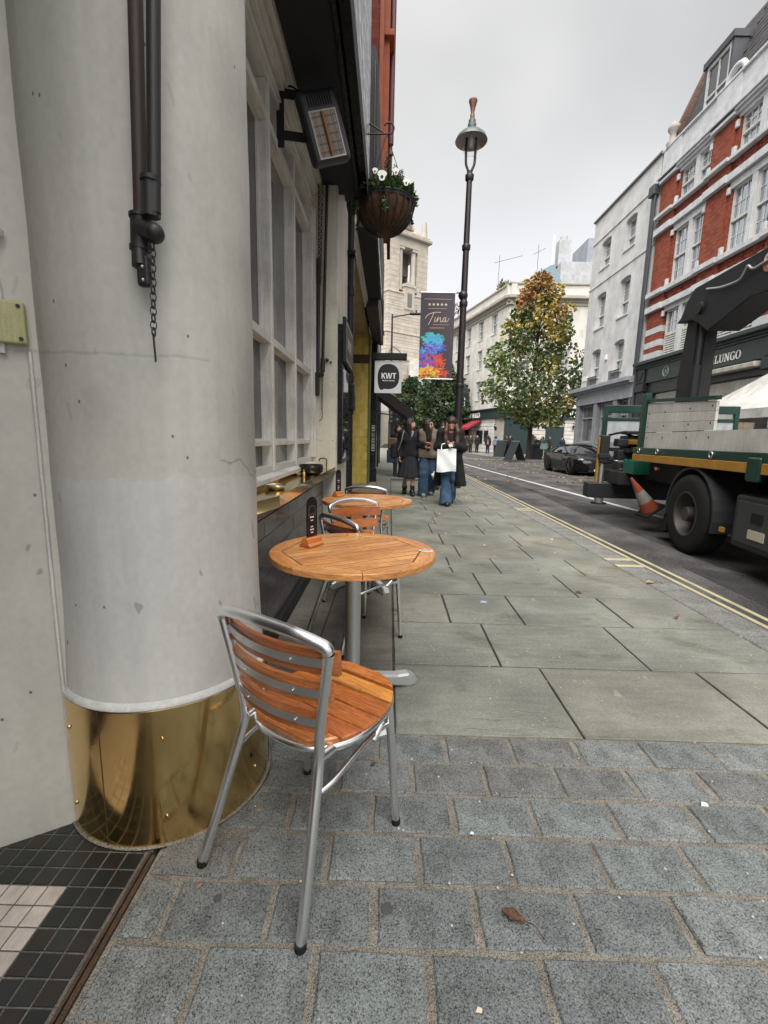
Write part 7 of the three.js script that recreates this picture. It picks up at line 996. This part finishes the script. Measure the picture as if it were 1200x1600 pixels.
{ // woman in taupe gilet
  person('person in a taupe padded gilet, sunglasses and wide blue jeans', 0.84, 10.0, {
    yaw: 0.9, hair: { c: [0.014, 0.01, 0.01], len: 0.28, front: true }, j: { kneeL: [-0.09, 0.49, 0.1], ankL: [-0.085, 0.085, 0.12], toeL: [-0.08, 0.035, 0.28], kneeR: [0.09, 0.5, -0.03], ankR: [0.1, 0.13, -0.2], toeR: [0.11, 0.045, -0.07], elL: [-0.22, 1.13, -0.06], wrL: [-0.08, 1.08, 0.12], elR: [0.25, 1.1, -0.02], wrR: [0.24, 0.86, 0.05] },
    wear: ({ t, j, torso, arm, foot, cloth, hm }) => {
      const wide = (s) => [J(j['hip' + s], 0.105, j['knee' + s], 0.105), J(j['knee' + s], 0.105, [j['ank' + s][0], j['ank' + s][1] - 0.02, j['ank' + s][2]], 0.118)];
      cloth('jeans', [...wide('L'), ...wide('R'), [-0.06, 0.95, 0, 0.11, 0.06, 0.95, 0, 0.11]], jean, (x, y) => 0.03 - y, 0.03);
      cloth('sleeves', [...arm('L', 0.03), ...arm('R', 0.03), ...torso.map((p) => p.map((q, i) => (i === 3 || i === 7 ? q + 0.02 : q)))], navy, (x, y) => 0.82 - y);
      cloth('gilet', [...torso.map((p) => p.map((q, i) => (i === 3 || i === 7 ? q + 0.05 : q))), J([-0.13, 0.9, 0.0], 0.11, [0.13, 0.9, 0], 0.11), J([-0.08, 1.42, 0.02], 0.05, [-0.09, 1.47, 0.0], 0.045), J([0.08, 1.42, 0.02], 0.05, [0.09, 1.47, 0.0], 0.045), J([-0.08, 1.46, -0.05], 0.05, [0.08, 1.46, -0.05], 0.05)], taupe, (x, y, z) => Math.max(0.84 - y, Math.abs(x) - 0.21, -(Math.max(Math.abs(x) - 0.03 - (y - 1.0) * 0.1, -z + 0.04, 1.0 - y))));
      for (const s of ['L', 'R']) cloth('trainer', foot(s, 0.016), fab([0.42, 0.42, 0.40]), null, 0.03);
      mesh('sunglasses', [new THREE.SphereGeometry(0.027, 10, 6).scale(1, 0.75, 0.4).translate(-0.034, 0.012, 0.098).applyMatrix4(hm), new THREE.SphereGeometry(0.027, 10, 6).scale(1, 0.75, 0.4).translate(0.034, 0.012, 0.098).applyMatrix4(hm), bar(v3([-0.07, 0.018, 0.08]), v3([-0.09, 0.015, -0.01]), 0.005, 0.01).applyMatrix4(hm), bar(v3([0.07, 0.018, 0.08]), v3([0.09, 0.015, -0.01]), 0.005, 0.01).applyMatrix4(hm)], M.rubber, t);
    } });
  const b = thing('carrier_bag', 'crumpled white carrier bag hanging beside the taupe gilet', 'bag', [1.08, 0, 9.9]); const P = [[0, 0.6, 0, 0.05, 0, 0.5, 0, 0.11], [-0.03, 0.45, 0, 0.12, 0.03, 0.38, 0, 0.11]], [a, c] = bounds(P, 0.03); mesh('sack', nets((x, y, z) => union(P, 0.06)(x, y, z * 1.5) + 0.012 * Math.sin(x * 50 + y * 20) * Math.cos(y * 31), a, c, 0.014), bagWhite, b); mesh('handle', tube([[-0.02, 0.63, 0], [0, 0.8, 0.02], [0.02, 0.63, 0]].map(v3), 0.008, 6, 16), bagWhite, b);
}
{ // woman looking at a phone
  person('person in a long black coat and blue jeans looking down at a phone', 1.16, 8.75, {
    pitch: 0.55, yaw: -0.1, hair: { c: brownHair, len: 0.36, front: true }, j: { head: [0, 1.535, 0.05], kneeL: [-0.08, 0.5, 0.1], ankL: [-0.06, 0.085, 0.16], toeL: [-0.05, 0.035, 0.33], kneeR: [0.08, 0.5, -0.06], ankR: [0.07, 0.15, -0.24], toeR: [0.08, 0.05, -0.1], elL: [-0.24, 1.1, 0.02], wrL: [-0.10, 1.14, 0.25], elR: [0.24, 1.1, 0.02], wrR: [0.03, 1.15, 0.27] }, handL: [0.75, 0.25, 0.35], handR: [-0.75, 0.25, 0.35],
    wear: ({ t, j, torso, arm, foot, cloth }) => {
      const fl = (s) => [J(j['hip' + s], 0.1, j['knee' + s], 0.082), J(j['knee' + s], 0.082, [j['ank' + s][0], j['ank' + s][1] - 0.01, j['ank' + s][2]], 0.122)];
      cloth('jeans', [...fl('L'), ...fl('R'), [-0.06, 0.95, 0, 0.105, 0.06, 0.95, 0, 0.105]], jeanLight, (x, y) => 0.035 - y, 0.03);
      mesh('top', nets((x, y, z) => Math.max(union(torso, 0.05)(x, y, z) - 0.02, 0.95 - y, y - 1.36 - z * 0.3), [-0.3, 0.9, -0.2], [0.3, 1.45, 0.22], 0.016), fab([0.045, 0.02, 0.02]), t);
      const P = [...torso.map((p) => p.map((q, i) => (i === 3 || i === 7 ? q + 0.05 : q))), ...arm('L', 0.034), ...arm('R', 0.034), J([-0.13, 0.95, -0.04], 0.12, [-0.19, 0.42, -0.08], 0.1), J([0.13, 0.95, -0.04], 0.12, [0.24, 0.38, -0.06], 0.12), J([0, 0.95, -0.08], 0.1, [0.03, 0.4, -0.14], 0.12)];
      cloth('coat', P, blk, (x, y, z) => Math.max(0.36 - y, -(Math.max(Math.abs(x + 0.01) - 0.05 - Math.max(0, 1.05 - y) * 0.16, -z + 0.02)), Math.hypot(x, z) < 0.09 && y > 1.42 ? 0.02 : -1));
      for (const s of ['L', 'R']) cloth('shoe', foot(s, 0.016), leather, null, 0.03);
      for (const s of [-1, 1]) cloth('hair_length', [J([0.075 * s, 1.58, 0.06], 0.045, [0.115 * s, 1.4, 0.14], 0.05), J([0.115 * s, 1.4, 0.14], 0.05, [0.125 * s, 1.13, 0.19], 0.035), J([0.09 * s, 1.5, 0.09], 0.04, [0.09 * s, 1.2, 0.19], 0.03)], fab([0.075, 0.032, 0.02], { r: 0.5, m: 0.2 }), null, 0.03);
    } });
  const ph = thing('phone', 'slim pale phone held in both hands above the white bag', 'phone', [1.12, 1.16, 8.40]); mesh('case', new RoundedBoxGeometry(0.075, 0.015, 0.15, 2, 0.006).rotateX(0.5), mat([0.6, 0.55, 0.55], { roughness: 0.3 }), ph);
  const b = thing('shopping_bag', 'large plain white shopping bag hanging from the arm in front of the black coat', 'bag', [1.06, 0.66, 8.46]); const g = new THREE.BoxGeometry(0.36, 0.42, 0.14, 8, 10, 4), p = g.attributes.position; for (let i = 0; i < p.count; i++) { const x = p.getX(i), y = p.getY(i); p.setXYZ(i, x * (1 - 0.06 * (y + 0.2)), y + 0.012 * Math.sin(x * 14), p.getZ(i) * (1 - 0.35 * sat((y + 0.05) / 0.3)) + 0.012 * Math.sin(x * 22 + y * 17)); } g.computeVertexNormals(); g.translate(0, 0.21, 0); mesh('bag_body', g, bagWhite, b); mesh('handle', tube([[-0.1, 0.41, 0.02], [-0.09, 0.5, 0.0], [-0.02, 0.52, -0.02], [0.05, 0.5, 0.0], [0.07, 0.41, 0.02]].map(v3), 0.009, 6, 24), bagWhite, b);
}
const simple = (top, legs, opt = {}) => ({ torso, arm, leg, foot, cloth }) => { cloth('top', [...torso.map((p) => p.map((q, i) => (i === 3 || i === 7 ? q + (opt.bulk ?? 0.035) : q))), ...arm('L', 0.028), ...arm('R', 0.028)], top, (x, y) => (opt.hem ?? 0.84) - y); cloth('trousers', [...leg('L', 0.025), ...leg('R', 0.025), [-0.06, 0.94, 0, 0.1, 0.06, 0.94, 0, 0.1]], legs, (x, y) => 0.06 - y, 0.03); for (const s of ['L', 'R']) cloth('shoe', foot(s, 0.014), leather, null, 0.03); };
person('person with dark hair carrying bags, walking behind the linked pair by the shopfronts', 0.28, 15.2, { yaw: 0.3, hair: { c: darkHair, len: 0.24 }, j: { kneeL: [-0.09, 0.49, 0.1], ankL: [-0.09, 0.085, 0.13], toeL: [-0.09, 0.035, 0.28], ankR: [0.09, 0.12, -0.15], toeR: [0.09, 0.04, 0] }, wear: simple(fab([0.03, 0.018, 0.018]), fab([0.03, 0.04, 0.06])) });
{ const b = thing('paper_bag', 'brown and blue bags carried by the dark-haired person by the shopfronts', 'bag', [0.08, 0.45, 15.0]); mesh('brown_bag', new RoundedBoxGeometry(0.3, 0.35, 0.2, 1, 0.04).translate(0, 0.65, 0.0), fab([0.26, 0.17, 0.09]), b); mesh('blue_bag', new RoundedBoxGeometry(0.26, 0.42, 0.16, 1, 0.02).translate(-0.05, 0.22, 0.05), fab([0.05, 0.09, 0.16]), b); mesh('handle', rod(v3([0, 0.8, 0]), v3([-0.03, 1.05, 0]), 0.01), fab([0.1, 0.07, 0.05]), b); }
person('person with a dark bob in a black top, half hidden behind the phone user', 1.32, 11.4, { hair: { c: darkHair, len: 0.2, fringe: true }, scale: 0.98, wear: simple(blk, fab([0.08, 0.20, 0.24])) });
{ const p = person('person in a white cap seen between the gilet and the black coat', 1.62, 14.2, { hair: { c: darkHair, len: 0.1 }, scale: 0.97, far: true, wear: ({ t, hm, ...k }) => { simple(fab([0.05, 0.05, 0.055]), blk)({ t, hm, ...k }); const c = new THREE.SphereGeometry(0.128, 14, 8, 0, 6.3, 0, 1.45).translate(0, 0.045, -0.01).applyMatrix4(hm); mesh('cap', c, fab([0.75, 0.75, 0.74]), t); } }); }
// the drinkers outside the pub, across the street
const crowd = [
  ['person in a dark jacket and jeans walking away along the pub pavement', 9.25, 43, 2.9, [0.015, 0.016, 0.02], [0.03, 0.05, 0.09]], ['person in a light blue shirt by the pub wall', 10.2, 44, 2.6, [0.22, 0.38, 0.55], [0.02, 0.02, 0.025]], ['person in a pale top and blue jeans standing behind the tree trunk', 10.75, 34.4, 0.3, [0.52, 0.46, 0.43], [0.07, 0.13, 0.22]], ['person in a black jacket standing with the group by the bin', 12.2, 38.4, 0.5, [0.02, 0.02, 0.022], [0.03, 0.03, 0.04]], ['person in a teal jacket standing with the group by the bin', 12.9, 38.6, -0.8, [0.04, 0.13, 0.14], [0.03, 0.035, 0.05]], ['person in a brown jacket drinking by the pub door', 14.3, 41, 0.6, [0.05, 0.035, 0.028], [0.02, 0.02, 0.025]], ['person in a navy jacket drinking by the pub window', 15.5, 41, -0.9, [0.02, 0.035, 0.07], [0.02, 0.02, 0.025]],
  ['person in black standing under the red awning beside a doorway', 7.6, 48, 0.4, [0.014, 0.014, 0.016], [0.02, 0.02, 0.025]], ['person in dark grey standing under the red awning', 8.3, 49, 1.2, [0.035, 0.035, 0.04], [0.02, 0.025, 0.04]], ['person in dark blue standing at the edge of the red awning', 7.0, 51, -0.5, [0.015, 0.02, 0.045], [0.02, 0.02, 0.03]], ['person in charcoal standing by the A-boards', 10.2, 40.2, 0.9, [0.02, 0.022, 0.025], [0.02, 0.02, 0.02]], ['person in a black coat standing by the A-boards', 10.8, 40.8, -1, [0.014, 0.014, 0.014], [0.025, 0.025, 0.03]],
  ['person in a black hooded top standing against the pub front', 8.9, 46.5, 0.2, [0.016, 0.016, 0.018], [0.02, 0.02, 0.02]], ['person in a dark olive coat outside the pub front', 8.2, 46.2, -0.6, [0.03, 0.032, 0.02], [0.02, 0.02, 0.025]], ['person in a dark maroon coat outside the pub front', 7.4, 45.4, 0.8, [0.05, 0.015, 0.018], [0.02, 0.02, 0.025]], ['person in a black jacket near the edge of the crossing', 6.9, 47.2, -0.2, [0.014, 0.015, 0.018], [0.03, 0.04, 0.06]]];
crowd.forEach(([lab, X, Z, turn, a, b], i) => person(lab, X, Z, { turn, far: true, scale: 1.0 + 0.06 * hash(i, 3, 5), hair: { c: i % 3 ? darkHair : [0.09, 0.05, 0.03], len: [0.06, 0.07, 0.26, 0.08, 0.1, 0.06, 0.06, 0.1, 0.07, 0.2, 0.07, 0.06, 0.08, 0.2, 0.07, 0.06][i] }, group: 'drinkers and passers-by outside the pub', wear: simple(fab(a), fab(b), { bulk: 0.045, hem: 0.8 }) }));
// ================================================================ leaves and litter
const leafBrown = mat([0.20, 0.09, 0.04], { roughness: 0.8, map: 'leafy', m: 0.05, side: THREE.DoubleSide });
function dryLeaf(label, X, Z, L, turn, m = leafBrown, y = 0.004) { const t = thing('fallen_leaf', label, 'leaf', [X, y, Z], { turn }); const g = new THREE.PlaneGeometry(L, L * 0.55, 8, 6), p = g.attributes.position; for (let i = 0; i < p.count; i++) { const u = p.getX(i) / L + 0.5, v = p.getY(i) / (L * 0.55) * 2, w = Math.pow(Math.max(0, Math.sin(Math.PI * Math.pow(sat(u), 0.8))), 0.8); p.setXYZ(i, p.getX(i), 0.004 + L * (0.10 * v * v * w + 0.04 * Math.sin(u * 7 + v) + 0.03), v * w * L * (0.2 + 0.05 * Math.sin(u * 19))); } g.computeVertexNormals(); mesh('blade', g, m, t); mesh('stalk', tube([[L * 0.45, 0.006, 0], [L * 0.72, 0.016, L * 0.1], [L * 1.1, 0.004, L * 0.3]].map(v3), L * 0.022, 5, 14), leafBrown, t); }
dryLeaf('curled brown leaf with a long stalk lying on the grey setts', 0.36, 1.0, 0.07, -0.45);
dryLeaf('small brown leaf beside the front leg of the near chair', -0.035, 1.55, 0.03, 0.8); dryLeaf('tiny tan leaf lying beside the brass cladding', -0.41, 1.316, 0.02, 0.2, mat([0.38, 0.18, 0.07], { side: THREE.DoubleSide })); dryLeaf('tiny tan leaf beside the rear leg of the near chair', -0.5, 1.057, 0.02, 1.2, mat([0.36, 0.16, 0.07], { side: THREE.DoubleSide }));
dryLeaf('dark brown leaf lying across a flagstone joint', 1.62, 3.63, 0.07, 0.2); dryLeaf('reddish leaf lying on the pale flagstones near the kerb', 2.12, 3.13, 0.06, 0.9, mat([0.22, 0.05, 0.035], { side: THREE.DoubleSide })); dryLeaf('yellow leaf lying on the granite kerb', 2.4, 3.95, 0.09, 0.1, mat([0.45, 0.28, 0.06], { side: THREE.DoubleSide }));
for (const [X, Z, s, c, lab] of [[1.136, 1.406, 0.014, [0.72, 0.72, 0.72], 'scrap of white paper on the setts'], [0.293, 1.259, 0.007, [0.7, 0.7, 0.7], 'tiny white fleck beside a sett joint'], [0.227, 0.805, 0.008, [0.6, 0.55, 0.4], 'small cream pebble on the setts'], [0.76, 3.36, 0.03, [0.30, 0.38, 0.50], 'flattened bluish gum spot on a flagstone']]) { const t = thing('litter_scrap', lab, 'litter', [X, 0.002, Z]); const g = slab([[-s, -s * 0.5], [s * 0.7, -s * 0.7], [s, s * 0.3], [-s * 0.2, s * 0.8]], 0.0035, 0.001, 0); mesh('scrap', g, mat(c), t); }
for (const [X, Z, r, lab] of [[0.022, 1.018, 0.017, 'dark flattened gum stain on a sett near the chair'], [-0.44, 1.03, 0.012, 'small dark gum stain beside a mortar joint']]) { const t = thing('gum_stain', lab, 'stain', [X, 0.003, Z]); const p = []; for (let k = 0; k < 12; k++) { const a = k / 12 * 6.283, q = r * rr(0.8, 1.15); p.push([Math.cos(a) * q, Math.sin(a) * q]); } mesh('stain', slab(p, 0.0015, 0.0008, 0), mat([0.06, 0.06, 0.06]), t); }
{ const L = []; for (let i = 0; i < 420; i++) { const Z = 15 + Math.pow(rnd(), 1.3) * 20, X = i % 3 ? rr(5.8, 9.6) : rr(3.3, 9.6); L.push({ p: V(X, ROAD + 0.012, Z), d: new THREE.Vector3(rr(-1, 1), 0.05, rr(-1, 1)), s: rr(0.06, 0.12), w: 0.4, c: jit(pick([[0.34, 0.22, 0.06], [0.28, 0.16, 0.06], [0.38, 0.30, 0.12]])) }); } for (let i = 0; i < 60; i++) L.push({ p: V(rr(0.3, 2.6), 0.012, rr(4, 13)), d: new THREE.Vector3(rr(-1, 1), 0.05, rr(-1, 1)), s: rr(0.02, 0.05), w: 0.4, c: jit([0.42, 0.36, 0.24]) }); const m = mesh('fallen_leaves', foliage(L), leafOpaque); m.userData = { kind: 'stuff', label: 'dry yellow leaves scattered over the road and pavement', category: 'leaves' }; }
{ const g = [], st = []; for (let i = 0; i < 200; i++) { const X = rr(-0.5, 2.3), Z = rr(0.7, 4), s = rr(0.0015, 0.0045); st.push(new THREE.IcosahedronGeometry(s, 0).scale(1, 0.5, 1).translate(X, s * 0.4 + 0.001, -Z)); } const m = mesh('grit', st, mat([0.5, 0.47, 0.42])); m.userData = { kind: 'stuff', label: 'pale grit and crumbs scattered over the paving', category: 'grit' }; }
renderer.render(scene, camera);
